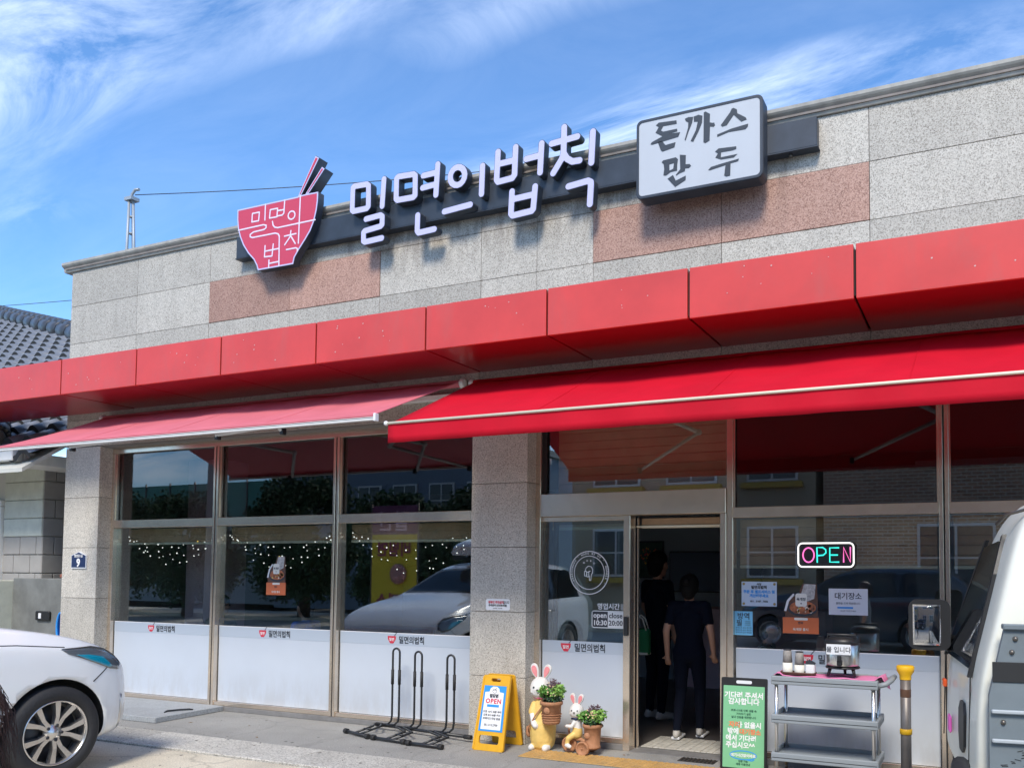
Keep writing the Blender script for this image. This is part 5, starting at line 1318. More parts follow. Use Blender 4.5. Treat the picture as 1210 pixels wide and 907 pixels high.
def gt(s, x, z, size, m, bold=.0018): text('lettering', s, x, z, -0.0158, size, m, t, depth=.001, bold=bold, mx=mx)
WM, OM, DM = M['white'], mat('chalk_orange', (0.80, 0.20, 0.08), 0.6), mat('dark_green_ink', (0.02, 0.10, 0.06), 0.6)
gt('기다려 주셔서', 0, 0.585, 0.056, WM); gt('감사합니다', 0, 0.535, 0.056, WM)
for i, s in enumerate(('코로나19로 인해 생활 속', '거리두기 실천', '실내 인원을 제한합니다')): gt(s, 0, 0.475 - 0.027 * i, 0.021, DM, .0006)
gt('자리', -0.075, 0.350, 0.052, OM); gt('가 없을시', 0.045, 0.350, 0.052, WM)
gt('밖에', -0.085, 0.297, 0.052, WM); gt('대기장소', 0.055, 0.297, 0.048, OM)
gt('에서 기다려', -0.020, 0.243, 0.052, WM); gt('주십시오^^', -0.025, 0.188, 0.052, WM)
o = flat_shape('ellipse', stroke_loops([('c', circ(0.0, 0.128, 0.108, 26, 0.034)), ('o', [(0.03, 0.094), (0.07, 0.088), (0.09, 0.098)])], 0.004, 0.004), -0.0158, 0.001, M['blue'], None)
o.data.transform(mx); o.data.transform(Matrix.Translation(-OFF[t.name])); o.parent = t
gt('대기시간없이바로', 0, 0.116, 0.028, WM, .001)
gt('입장 가능', 0.0, 0.072, 0.020, DM, .0008); gt('매장 이용안내', 0.0, 0.048, 0.020, DM, .0008)
MB().bbox(-0.165, 0.165, 0.013, 0.20, 0.0, 0.02, 0.004, mx=Matrix.Translation((-1.81, -0.14, 0.0)) @ Matrix.Rotation(R(2), 4, 'Z')).obj('foot', M['black'], t)

# serving trolley
TX0, TX1, TY0, TY1 = -1.475, -0.705, -0.60, -0.20
t = thing('serving_trolley', 'grey three shelf plastic serving trolley with metal posts by the window', 'trolley', (-1.09, -0.4, 0))
def shelf(z, hnd=False):
    b = MB()
    b.bbox(TX0, TX1, TY0, TY1, z - 0.035, z - 0.022, 0.004)
    for q in ((TX0, TX1, TY0, TY0 + 0.022), (TX0, TX1, TY1 - 0.022, TY1), (TX0, TX0 + 0.022, TY0 + 0.0225, TY1 - 0.0225), (TX1 - 0.022, TX1, TY0 + 0.0225, TY1 - 0.0225)):
        b.bbox(q[0], q[1], q[2], q[3], z - 0.055, z + 0.008, 0.007, seg=2)
    s = b.obj('shelf', M['grey_pl'], t)
    return s
for z in (0.83, 0.545, 0.265): shelf(z)
for xx in (TX0 + 0.035, TX1 - 0.035):
    for yy in (TY0 + 0.035, TY1 - 0.035):
        MB().tube([(xx, yy, 0.11), (xx, yy, 0.80)], 0.0135, 12).obj('post', M['chrome'], t)
        for z in (0.80, 0.515, 0.235):
            MB().bbox(xx - 0.022, xx + 0.022, yy - 0.022, yy + 0.022, z - 0.03, z - 0.001, 0.005).obj('post_collar', M['grey_pl'], t)
        c = MB().tube([(xx, yy, 0.11), (xx, yy, 0.085)], 0.012, 8).obj('caster', M['steel_dk'], t)
        MB().lathe([(0.01, -0.012), (0.040, -0.012), (0.042, 0.0), (0.040, 0.012), (0.01, 0.012)], 16, mx=Matrix.Translation((xx, yy, 0.043)) @ Matrix.Rotation(PI / 2, 4, 'X')).obj('caster_wheel', M['rubber'], c)
MB().tube([(TX1 - 0.01, TY0 + 0.03, 0.80), (TX1 + 0.05, TY0 + 0.035, 0.815), (TX1 + 0.085, TY0 + 0.08, 0.84), (TX1 + 0.085, TY1 - 0.08, 0.84), (TX1 + 0.05, TY1 - 0.035, 0.815), (TX1 - 0.01, TY1 - 0.03, 0.80)], 0.019, 10).obj('push_handle', M['grey_pl'], t)
# pink cloth
b = MB(); n = 36; k = 0
def cl(u, v):
    x = TX0 + 0.01 + (TX1 - TX0 + 0.055) * u; y = TY0 + 0.05 + 0.29 * v
    z = 0.835 + 0.004 * math.sin(u * 22 + v * 3) + 0.003 * math.sin(v * 12)
    if u < 0.08: z += 0.02 * math.sin(PI * u / 0.08)
    if u > 0.90: z += 0.030 * math.sin(PI * min(1, (u - 0.90) / 0.08)) - max(0, u - 0.96) * 2.2 * (0.35 + 0.65 * v); x -= max(0, u - 0.96) * 0.3
    return Vector((x, y, z))
A = [[b.b.verts.new(cl(i / n, j / 10)) for j in range(11)] for i in range(n + 1)]
Dn = [[b.b.verts.new(v.co - Vector((0, 0, 0.003))) for v in c] for c in A]
for i in range(n):
    for j in range(10):
        b.face([A[i][j], A[i + 1][j], A[i + 1][j + 1], A[i][j + 1]], 0, True); b.face([Dn[i][j], Dn[i][j + 1], Dn[i + 1][j + 1], Dn[i + 1][j]], 0, True)
    b.face([A[i][0], Dn[i][0], Dn[i + 1][0], A[i + 1][0]]); b.face([A[i][10], A[i + 1][10], Dn[i + 1][10], Dn[i][10]])
tag(b.obj('pink_cloth', M['pinkcloth']), 'bright pink cloth spread over the top shelf of the serving trolley', 'cloth')
# tray with cups
t = thing('cup_tray', 'dark brown tray holding paper cups on the pink cloth', 'tray', (-1.28, -0.47, 0.845))
MB().prism(rrect(-1.42, -1.165, -0.53, -0.42, 0.03), 0.846, 0.853, 'z').obj('tray_base', M['wood'], t)
MB().tube([(a, c, 0.858) for a, c in rrect(-1.42, -1.165, -0.53, -0.42, 0.03)], 0.006, 6, closed=True).obj('rim', M['wood'], t)
def cupstack(x, y, h, label, top):
    t = thing('cup_stack', label, 'paper cups', (x, y, 0.854), group='paper cup stacks on the trolley tray')
    n = int(h / 0.012)
    MB().lathe([(0.036, 0.854), (0.038, 0.86), (0.037, 0.854 + h)], 18, mx=Matrix.Translation((x, y, 0))).obj('cup', M['white_cup'], t)
    if top:
        MB().lathe([(0.037, 0.855 + h), (0.030, 0.855 + h + 0.085), (0.028, 0.855 + h + 0.09)], 18, mx=Matrix.Translation((x, y, 0))).obj('upturned_cup', mat('cup_print', (0.32, 0.30, 0.28), 0.6, var=0.3, vscale=40), t)
        MB().lathe([(0.029, 0.8545 + h + 0.091), (0.031, 0.8545 + h + 0.098)], 18, mx=Matrix.Translation((x, y, 0))).obj('cup_rim', M['ink'], t)
    return t
cupstack(-1.375, -0.475, 0.075, 'taller stack of paper cups with a grey upturned cup, farther from the urn', True)
cupstack(-1.285, -0.475, 0.062, 'middle stack of paper cups with a grey upturned cup on the tray', True)
t = thing('sugar_tin', 'small white tin with a dark slanted lid beside the cups', 'tin', (-1.20, -0.475, 0.854))
MB().bbox(-1.235, -1.168, -0.505, -0.445, 0.8535, 0.925, 0.006).obj('body', M['white'], t)
MB().prism([(-1.236, 0.926), (-1.167, 0.926), (-1.172, 0.935), (-1.215, 0.955), (-1.232, 0.948)], -0.505, -0.445).obj('lid', M['ink'], t)
# drink urn
ux, uy = -0.975, -0.42
t = thing('drink_urn', 'stainless steel water urn with black lid and tap on three black legs', 'drink dispenser', (ux, uy, 0.84))
T_ = Matrix.Translation((ux, uy, 0))
MB().lathe([(0.10, 0.915), (0.118, 0.92), (0.122, 0.935), (0.122, 1.075), (0.118, 1.08)], 32, mx=T_).obj('tank', M['chrome'], t)
MB().lathe([(0.124, 1.081), (0.128, 1.09), (0.124, 1.115), (0.09, 1.135), (0.02, 1.140)], 32, mx=T_).obj('lid', M['black'], t)
MB().lathe([(0.09, 0.900), (0.124, 0.902), (0.125, 0.914)], 32, mx=T_).obj('base_ring', M['black'], t)
for a in (R(215), R(325), R(90)):
    c, s = math.cos(a), math.sin(a)
    MB().tube([(ux + 0.100 * c, uy + 0.100 * s, 0.905), (ux + 0.118 * c, uy + 0.118 * s, 0.845)], [0.014, 0.010], 8).obj('leg', M['black'], t)
MB().tube([(ux - 0.10, uy - 0.05, 1.09), (ux - 0.10, uy - 0.055, 1.15), (ux + 0.10, uy - 0.055, 1.15), (ux + 0.10, uy - 0.05, 1.09)], 0.010, 8).obj('handle', M['black'], t)
MB().bbox(ux - 0.018, ux + 0.018, uy - 0.165, uy - 0.124, 0.93, 0.975, 0.006).obj('tap', M['black'], t)
MB().bbox(ux - 0.014, ux + 0.014, uy - 0.175, uy - 0.150, 0.965, 1.008, 0.005).obj('tap_lever', M['black'], t)
MB().prism(rrect(ux - 0.098, ux + 0.078, 1.010, 1.085, 0.004, 2), uy - 0.127, uy - 0.1245).obj('paper_label', M['paper'], t)
text('lettering', '물 입니다', ux - 0.010, 1.030, uy - 0.1282, 0.045, M['ink'], t, depth=.001, bold=.0004)

# yellow capped post
t = thing('bollard', 'grey pipe bollard with a flared yellow cap and yellow collar', 'bollard', (-0.53, -0.45, 0))
T_ = Matrix.Translation((-0.530, -0.45, 0))
MB().lathe([(0.037, 0.0), (0.037, 0.865)], 20, mx=T_).obj('pipe', mat('pipe_grey', (0.20, 0.18, 0.165), 0.45, metal=0.4, var=0.2, vscale=8), t)
MB().lathe([(0.040, 0.845), (0.042, 0.875), (0.060, 0.905), (0.063, 0.935), (0.055, 0.945), (0.0, 0.945)], 20, mx=T_, cap=False).obj('cap', mat('cap_yellow', (0.80, 0.45, 0.01), 0.5, var=0.1, vscale=10), t)
MB().lathe([(0.038, 0.455), (0.043, 0.458), (0.043, 0.492), (0.038, 0.495)], 20, mx=T_).obj('collar', MATS['cap_yellow'], t)
MB().lathe([(0.0375, 0.72), (0.0380, 0.722), (0.0380, 0.775), (0.0375, 0.777)], 20, mx=T_).obj('dark_band', M['wood'], t)
# ================================================================== cars
def wheel(t, cx, cy, cz, r, side, detail=True):
    """side +1: outer face towards +x; returns the wheel part with tyre, rim, spokes as sub-parts"""
    T_ = Matrix.Translation((cx, cy, cz)) @ Matrix.Rotation(side * PI / 2, 4, 'Y')   # local z -> outward
    n = 56 if detail else 28
    w_ = 0.115
    wh = MB().lathe([(0.06, -0.02), (r * .60, -0.03), (r * .60, 0.0), (0.06, 0.01)], 24, mx=T_).obj('wheel', M['alloy_dk'], t, world=False)
    def sub(b, name, m):
        o = b.obj(name, m, None, world=False); o.parent = wh; return o
    prof = [(r * .69, -w_), (r * .88, -w_ * 1.02), (r * .97, -w_ * .85), (r, -w_ * .55), (r, w_ * .55), (r * .975, w_ * .82), (r * .90, w_ * 1.0), (r * .80, w_ * 1.02), (r * .715, w_ * .92), (r * .70, w_ * .80), (r * .70, -w_)]
    sub(MB().lathe(prof, n, mx=T_, cap=False), 'tyre', M['tyre'])
    sub(MB().lathe([(r * .70, -w_ * .9), (r * .70, w_ * .86), (r * .685, w_ * .93), (r * .66, w_ * .88), (r * .645, w_ * .6), (r * .635, -w_ * .9)], n, mx=T_, cap=False), 'rim', M['alloy'])
    if not detail: 
        sub(MB().lathe([(0.02, w_ * .5), (r * .62, w_ * .35), (r * .63, w_ * .25), (0.02, w_ * .2)], 20, mx=T_), 'disc', M['alloy'])
        return wh
    for i in range(5):
        for s in (-1, 1):
            a = 2 * PI * i / 5 + s * 0.19 + 0.25
            a2 = 2 * PI * i / 5 + s * 0.30 + 0.25
            b = MB()
            P = []
            for (rr, aa, hw_, z0, z1) in ((0.055, a, 0.022, 0.052, 0.078), (r * .35, a, 0.021, 0.045, 0.080), (r * .66, a2, 0.031, 0.048, 0.088)):
                c_, s_ = math.cos(aa), math.sin(aa); px_, py_ = rr * c_, rr * s_; tx, ty = -s_ * hw_, c_ * hw_
                P.append([b.b.verts.new(T_ @ Vector(q)) for q in ((px_ - tx, py_ - ty, z0), (px_ - tx * .7, py_ - ty * .7, z1), (px_ + tx * .7, py_ + ty * .7, z1), (px_ + tx, py_ + ty, z0))])
            for A, C_ in zip(P, P[1:]):
                for j in range(4): b.face([A[j], A[(j + 1) % 4], C_[(j + 1) % 4], C_[j]])
            b.face(P[0][::-1]); b.face(P[-1])
            sub(b, 'spoke', M['alloy'])
    sub(MB().lathe([(0.0, 0.092), (0.030, 0.090), (0.036, 0.08), (0.06, 0.075), (0.07, 0.05)], 20, mx=T_, cap=False), 'hub_cap', M['alloy'])
    for i in range(5):
        a = 2 * PI * i / 5 + 0.25
        sub(MB().lathe([(0.0, 0.083), (0.012, 0.082), (0.014, 0.06)], 8, mx=T_ @ Matrix.Translation((0.058 * math.cos(a), 0.058 * math.sin(a), 0.0)), cap=False), 'lug_nut', M['alloy_dk'])
    # brake parts behind
    sub(MB().lathe([(0.03, -0.03), (r * .48, -0.03), (r * .48, -0.015), (0.03, -0.015)], 28, mx=T_), 'brake_disc', mat('brake_steel', (0.2, 0.19, 0.18), 0.4, metal=0.8))
    return wh

def car(name, label, loc, rz, paint, box=False, detail=True, sec=None):
    t = thing(name, label, 'car', loc, rz)
    OFF[t.name] = Vector((0, 0, 0))
    W_ = 0.97
    # sections along y (nose at +2.45): y, half width, z bottom, z shoulder, z top, roof half width, z of the bonnet edge
    S = [(2.37, .50, .40, .60, .64, .40), (2.32, .74, .28, .72, .76, .60), (2.20, .88, .22, .83, .90, .76), (1.98, .945, .20, .92, 1.01, .82), (1.70, W_, .20, .98, 1.10, .84),
         (1.35, W_, .20, 1.02, 1.17, .83), (1.05, W_, .20, 1.04, 1.22, .82), (0.86, W_, .20, 1.05, 1.26, .80), (0.35, W_, .20, 1.05, 1.55, .70), (-0.05, W_, .20, 1.06, 1.72, .69), (-0.6, W_, .20, 1.07, 1.76, .70), (-1.4, W_, .20, 1.09, 1.75, .70), (-2.0, W_, .22, 1.10, 1.70, .68), (-2.30, .93, .25, 1.10, 1.45, .66), (-2.46, .86, .35, 1.0, 1.12, .62)]
    b = MB(); rings = []
    for (y, hw_, zb, zs, zt, hr) in S:
        half = [(0, zb), (hw_ * .55, zb), (hw_ * .90, zb + .01), (hw_ * .985, zb + .09), (hw_, zb + (zs - zb) * .35), (hw_ * .995, zb + (zs - zb) * .68), (hw_ * .975, zs - .05), (hw_ * .955, zs), (hw_ * .93, zs + .035 if zt - zs > .1 else zs + (zt - zs) * .35), (hr + (hw_ * .93 - hr) * .35, zs + (zt - zs) * .66), (hr, zt - (zt - zs) * .12), (hr * .80, zt - .012 if zt - zs > .06 else zt - .005), (hr * .4, zt), (0, zt + .004)]
        full = [(x, z) for x, z in half] + [(-x, z) for x, z in half[-2:0:-1]]
        rings.append([b.b.verts.new((x, y, z)) for x, z in full])
    for A, C_ in zip(rings, rings[1:]):
        for j in range(len(A)):
            b.face([A[j], A[(j + 1) % len(A)], C_[(j + 1) % len(A)], C_[j]], 0, True)
    b.face(rings[0]); b.face(rings[-1][::-1])
    raw = b.obj('body', None, None)
    m = raw.modifiers.new('s', 'SUBSURF'); m.levels = 2
    cut = MB(); wr = 0.355 if detail else 0.34
    WY = (1.585, -1.38)
    for wy in WY:
        cut.lathe([(0.02, -1.3), (wr + .052, -1.3), (wr + .052, 1.3), (0.02, 1.3)], 48, mx=Matrix.Translation((0, wy, 0.35)) @ Matrix.Rotation(PI / 2, 4, 'Y'))
    co_ = cut.obj('cut', None, None)
    COL.objects.unlink(raw); COL.objects.unlink(co_)
    WORK.collection.objects.link(co_)
    me0 = evaluated(raw)
    raw2 = bpy.data.objects.new('body', me0)
    me0.materials.clear(); me0.materials.append(paint)
    co_.data.materials.clear(); co_.data.materials.append(M['black'])
    bo = raw2.modifiers.new('b', 'BOOLEAN'); bo.object = co_; bo.operation = 'DIFFERENCE'; bo.solver = 'EXACT'
    try: bo.material_mode = 'TRANSFER'
    except Exception: pass
    me = evaluated(raw2); 
    bpy.data.objects.remove(co_)
    body = mesh_obj('body', me, t); me.name = 'body'
    me.materials.clear(); me.materials.append(paint); me.materials.append(M['black'])
    bv = BVHTree.FromPolygons([v.co[:] for v in me0.vertices], [p.vertices[:] for p in me0.polygons])
    for p in me.polygons:
        c = p.center; near = bv.find_nearest(c)
        p.material_index = 0 if near[3] < 0.004 else 1
        p.use_smooth = near[3] < 0.004
    # glazing: the faces of the greenhouse, lifted 3 mm
    def over(name, test, m_, off=0.004, parent=body):
        g_ = MB(); mp = {}
        for p in me0.polygons:
            if test(p.center, p.normal):
                vs = []
                for i in p.vertices:
                    if i not in mp: mp[i] = g_.b.verts.new(me0.vertices[i].co + me0.vertices[i].normal * off)
                    vs.append(mp[i])
                g_.face(vs, 0, True)
        if len(g_.b.faces) == 0: g_.b.free(); return None
        bmesh.ops.solidify(g_.b, geom=g_.b.faces[:], thickness=0.003)
        o = g_.obj(name, m_, None, world=False); o.parent = parent; return o
    over('windscreen', lambda c, n_: 0.16 < c.y < 0.93 and c.z > 1.20 and n_.y > 0.35 and abs(c.x) < .74, M['carglass'])
    for s in (-1, 1):
        for (ya, yb) in ((-0.02, 0.58), (-0.98, -0.08), (-2.0, -1.05)):
            over('side_window', lambda c, n_: n_.x * s > .62 and ya < c.y < yb and 1.14 < c.z < 1.62 and c.z < 1.22 + (1.0 - c.y) * .62, M['carglass'])
    over('rear_window', lambda c, n_: c.y < -2.18 and n_.y < -.4 and 1.18 < c.z < 1.6 and abs(c.x) < .60, M['carglass'])
    # projection of outlines on the side of the body
    def on_side(name, pts, m_, off=0.004, s=1, sub=4, parent=body):
        q = bmesh.new(); vs = [q.verts.new((0, a, c)) for a, c in pts]; q.faces.new(vs)
        bmesh.ops.triangulate(q, faces=q.faces[:]); bmesh.ops.subdivide_edges(q, edges=q.edges[:], cuts=sub, use_grid_fill=True)
        for v in q.verts:
            h = bv.ray_cast(Vector((s * 2, v.co.y, v.co.z)), Vector((-s, 0, 0)))
            v.co.x = (h[0].x if h[0] else s * .8) + s * off
        g_ = MB(); g_.b.free(); g_.b = q
        for f in q.faces: f.smooth = True
        bmesh.ops.recalc_face_normals(q, faces=q.faces[:])
        bmesh.ops.solidify(q, geom=q.faces[:], thickness=0.004)
        o = g_.obj(name, m_, None, world=False); o.parent = parent; return o
    for s in (1, -1):
        hl = on_side('headlight', [(1.62, .985), (1.68, .94), (1.80, .895), (1.93, .84), (2.05, .79), (2.14, .775), (2.19, .81), (2.16, .87), (2.07, .935), (1.92, .972)], M['lampglass'], .006, s)
        on_side('light_bar', [(1.63, .986), (1.92, .976), (2.06, .944), (2.15, .875), (2.145, .893), (2.04, .958), (1.90, .986)], M['steel_dk'], .010, s)
        on_side('blue_lens', [(1.74, .932), (1.86, .922), (1.98, .895), (2.07, .815), (2.04, .803), (1.93, .85), (1.82, .893)], M['headblue'], .011, s)
        on_side('bumper_seam', [(1.88, .71), (2.02, .81), (2.025, .805), (1.885, .703)], M['groove_lip_shade'], .0025, s, 3)
        on_side('bonnet_seam', [(0.9, 1.062), (1.3, 1.040), (1.66, .998), (1.66, .992), (1.3, 1.034), (0.9, 1.056)], M['groove_lip_shade'], .0022, s, 3)
        on_side('fog_lamp', [(2.155, .30), (2.18, .29), (2.19, .56), (2.165, .57)], M['chrome'], .006, s, 3)
        on_side('door_seam', [(0.60, .30), (0.66, .60), (0.62, 1.04), (0.612, 1.04), (0.652, .60), (0.592, .30)], M['groove_lip_shade'], .002, s, 3)
        if detail:
            for (ya, yb, zz) in ((0.15, 0.38, .93), (-0.85, -0.6, .95)):
                MB().tube([(s * .962, ya, zz), (s * .995, ya + .03, zz), (s * .995, yb - .03, zz), (s * .962, yb, zz)], 0.012, 8).obj('door_handle', M['chrome'], None, world=False).parent = body
        mr = MB().ball((s * 1.09, 0.62, 1.12), 0.10, sub=3, sc=(1.15, .55, .75)).obj('wing_mirror', paint, None, world=False); mr.parent = body
        mr2 = MB().tube([(s * .94, 0.63, 1.06), (s * 1.02, 0.62, 1.08)], 0.03, 8).obj('mirror_arm', M['black'], None, world=False); mr2.parent = body
    MB().bbox(-.50, .50, 2.33, 2.37, .42, .62, .02).obj('grille', M['black'], None, world=False).parent = body
    MB().box(-.26, .26, 2.373, 2.385, .40, .51).obj('number_plate', M['paper'], None, world=False).parent = body
    first = None
    for wy in WY:
        for s in (1, -1):
            wheel(t, s * 0.865, wy, 0.35, wr, s, detail and wy > 0)
    if box:
        bx = MB(); prof = [(-.36, 0), (-.40, .10), (-.36, .24), (-.2, .31), (.2, .31), (.36, .24), (.40, .10), (.36, 0)]
        R_ = []
        for y, k in ((0.25, .45), (0.10, .75), (-0.3, 1), (-1.3, 1), (-1.65, .9), (-1.75, .7)):
            R_.append([bx.b.verts.new((x * (.6 + .4 * k), y, 1.84 + z * k)) for x, z in prof])
        for A, C_ in zip(R_, R_[1:]):
            for j in range(8): bx.face([A[j], A[(j + 1) % 8], C_[(j + 1) % 8], C_[j]], 0, True)
        bx.face(R_[0]); bx.face(R_[-1])
        bx.obj('roof_box', paint, None, world=False).parent = body
        for y in (-.3, -1.2):
            MB().bbox(-.66, .66, y - .025, y + .025, 1.775, 1.825, .008).obj('roof_bar', M['black'], None, world=False).parent = body
    return t
CAR_A = car('parked_car', 'white people carrier with alloy wheels and blue tinted headlamp nosed towards the restaurant', (-7.505, -4.205, 0.0), 0, M['carwhite'], box=True)
CAR_B = car('parked_car', 'dark navy car parked along the far kerb and mirrored in the glass', (-2.6, -11.4, -0.03), PI / 2, M['cardark'], detail=False)

# ================================================================== the truck
t = thing('parked_truck', 'white cab over light truck with grey dropside bed and black wing mirror', 'truck', (-0.055, -2.60, 0), R(7.3))
TR = t
OFF[t.name] = Vector((0, 0, 0))
def tp(b, name, m_, par=None):
    o = b.obj(name, m_, None, world=False); o.parent = par or TR; return o
# cab: side profile in (y, z), tumblehome by rings
b = MB(); LV = [(.42, 0.02, 1.66, 0.0), (.60, 0.0, 1.68, 0.0), (.90, 0.0, 1.67, 0.005), (1.12, 0.0, 1.62, 0.02), (1.35, 0.02, 1.42, 0.085), (1.60, 0.04, 1.18, 0.145), (1.82, 0.07, 1.00, 0.205), (1.95, 0.11, 0.92, 0.28), (2.03, 0.26, 0.80, 0.42)]
rings = []
for z, yb, yf, ins in LV:
    c = 0.07
    pts = [(ins, yb + c), (ins + .02, yb + .02), (ins + c, yb), (1.65 - ins - c, yb), (1.65 - ins - .02, yb + .02), (1.65 - ins, yb + c), (1.65 - ins, yf - .14), (1.65 - ins - .04, yf - .04), (1.65 - ins - .14, yf), (ins + .14, yf), (ins + .04, yf - .04), (ins, yf - .14)]
    rings.append([b.b.verts.new((x, y, z)) for x, y in pts])
for A, C_ in zip(rings, rings[1:]):
    for j in range(12): b.face([A[j], A[(j + 1) % 12], C_[(j + 1) % 12], C_[j]], 0, True)
b.face(rings[0]); b.face(rings[-1])
cab = tp(b, 'cab', M['cream'])
md = cab.modifiers.new('s', 'SUBSURF'); md.levels = 1; md.render_levels = 2
# a dark door window frame, its glass and the door lines on both sides
for s in (0, 1):
    X = (lambda x: x) if s == 0 else (lambda x: 1.65 - x)
    def side(name, pts, m_, th=0.006, off=0.006):
        def ins(z):
            for (a, c_) in zip(LV, LV[1:]):
                if a[0] <= z <= c_[0]: u = (z - a[0]) / (c_[0] - a[0]); return a[3] + (c_[3] - a[3]) * u
            return LV[0][3]
        bb_ = MB(); A = [bb_.b.verts.new((X(ins(z) - off), y, z)) for y, z in pts]; C_ = [bb_.b.verts.new((X(ins(z) - off + th), y, z)) for y, z in pts]
        bb_.face(A); bb_.face(C_[::-1])
        for i in range(len(A)): bb_.face([A[i], C_[i], C_[(i + 1) % len(A)], A[(i + 1) % len(A)]])
        return tp(bb_, name, m_, cab)
    side('door_window', [(0.30, 1.14), (1.46, 1.12), (1.38, 1.24), (1.08, 1.56), (0.93, 1.76), (0.42, 1.78), (0.34, 1.60)], M['carglass'], .02, .010)
    side('window_seal', [(0.255, 1.10), (0.295, 1.10), (0.335, 1.60), (0.40, 1.80), (0.36, 1.81), (0.295, 1.61)], M['black'], .02, .013)
    side('front_seal', [(1.47, 1.10), (1.515, 1.10), (1.15, 1.55), (0.98, 1.80), (0.93, 1.80), (1.10, 1.55)], M['black'], .02, .013)
    side('door_handle', [(0.36, .74), (0.42, .70), (0.54, .70), (0.60, .78), (0.60, .90), (0.54, .95), (0.42, .95), (0.36, .90)], M['black'], .012, .010)
    side('door_seam', [(0.24, .48), (0.25, .48), (0.26, 1.10), (0.25, 1.10)], M['groove_lip_shade'], .006, .004)
    side('door_seam', [(1.50, .60), (1.51, .60), (1.545, 1.10), (1.535, 1.10)], M['groove_lip_shade'], .006, .004)
side('logo_mark', [(0.75, .98), (0.85, .98), (0.85, 1.02), (0.75, 1.02)], M['amber'])
tp(MB().bbox(-0.028, -0.004, 1.20, 1.28, 0.93, 0.975, .006), 'side_marker', M['amber'], cab)
tp(MB().bbox(-0.020, -0.004, 0.95, 1.05, 0.70, 0.80, .01), 'pink_sticker', M['magenta'], cab)
tp(MB().tube([(0.16, 0.34, 1.86), (0.19, 0.24, 1.90), (0.27, 0.12, 1.92), (0.30, 0.10, 1.90)], 0.008, 8), 'roof_hook', M['steel_dk'], cab)
tp(MB().bbox(0.38, 0.44, 0.14, 0.20, 2.00, 2.06, .02), 'roof_fitting', M['cream'], cab)
# mirror
mx_ = Matrix.Translation((-0.115, 1.22, 1.30)) @ Matrix.Rotation(R(-4), 4, 'Z')
ma = tp(MB().prism(rrect(-.105, .135, -.155, .15, .05), 0.0, 0.075, mx=mx_), 'wing_mirror', M['black'])
mg = MB(); GRD = [[mg.b.verts.new(mx_ @ Vector((-.080 + .16 * i / 14, -0.004 - 0.020 * (1 - ((i / 7 - 1) ** 2 + (j / 7 - 1) ** 2) / 2), -.125 + .245 * j / 14))) for j in range(15)] for i in range(15)]
for i in range(14):
    for j in range(14): mg.face([GRD[i][j], GRD[i + 1][j], GRD[i + 1][j + 1], GRD[i][j + 1]], 0, True)
bmesh.ops.solidify(mg.b, geom=mg.b.faces[:], thickness=-0.002)
tp(mg, 'mirror_glass', M['mirror'], ma)
tp(MB().tube([(-0.03, 1.26, 1.24), (0.01, 1.32, 1.22), (0.04, 1.36, 1.20)], 0.028, 8), 'mirror_arm', M['black'], ma)
tp(MB().tube([(-0.03, 1.26, 1.19), (0.03, 1.35, 1.13)], 0.016, 8), 'mirror_brace', M['black'], ma)
# chassis, bed and headboard
tp(MB().box(0.35, 1.30, -2.85, 1.2, 0.42, 0.56), 'chassis', M['black'])
bed = tp(MB().box(0.0, 1.68, -2.90, -0.09, 0.60, 0.665), 'bed_floor', M['bedgrey'])
hb = MB()
hb.prism([(0.055, 0.667), (1.63, 0.667), (1.63, 1.36), (0.125, 1.36), (0.058, 1.06)], -0.085, -0.045)
hbo = tp(hb, 'headboard', M['bedgrey'])
for z0_, z1_ in ((0.70, 0.715), (0.855, 0.872), (0.985, 1.002)):
    tp(MB().bbox(0.065, 1.62, -0.108, -0.086, z0_, z1_, .004), 'headboard_rib', M['bedlight'], hbo)
tp(MB().bbox(0.072, 1.62, -0.092, -0.0855, 1.125, 1.215, .002), 'black_strip', M['rubber'], hbo)
tp(MB().bbox(0.118, 1.63, -0.105, -0.04, 1.361, 1.385, .004), 'headboard_cap', M['bedgrey'], hbo)
for x_, z_ in ((0.17, 1.32), (0.155, 1.26), (0.115, 0.945), (0.10, 0.685), (0.31, 0.945), (0.50, 1.32), (0.48, 0.945)):
    tp(MB().lathe([(0.0, 0.010), (0.009, 0.009), (0.012, 0.0)], 12, mx=Matrix.Translation((x_, -0.086, z_)) @ Matrix.Rotation(PI / 2, 4, 'X'), cap=False), 'bolt', M['steel_dk'], hbo)
sc_ = MB()
for _ in range(16):
    x_, z_ = 0.10 + rnd.random() * .14, 0.74 + rnd.random() * .08
    sc_.tube([(x_, -0.0862, z_), (x_ + rnd.uniform(.01, .03), -0.0862, z_ + rnd.uniform(-.012, .012))], 0.0016, 4)
tp(sc_, 'scuff', M['rubber'], hbo)['kind'] = 'stuff'
tp(MB().lathe([(0.0, 0.012), (0.022, 0.010), (0.028, 0.0)], 16, mx=Matrix.Translation((0.33, -0.086, 0.79)) @ Matrix.Rotation(PI / 2, 4, 'X'), cap=False), 'drain_cap', M['bedlight'], hbo)
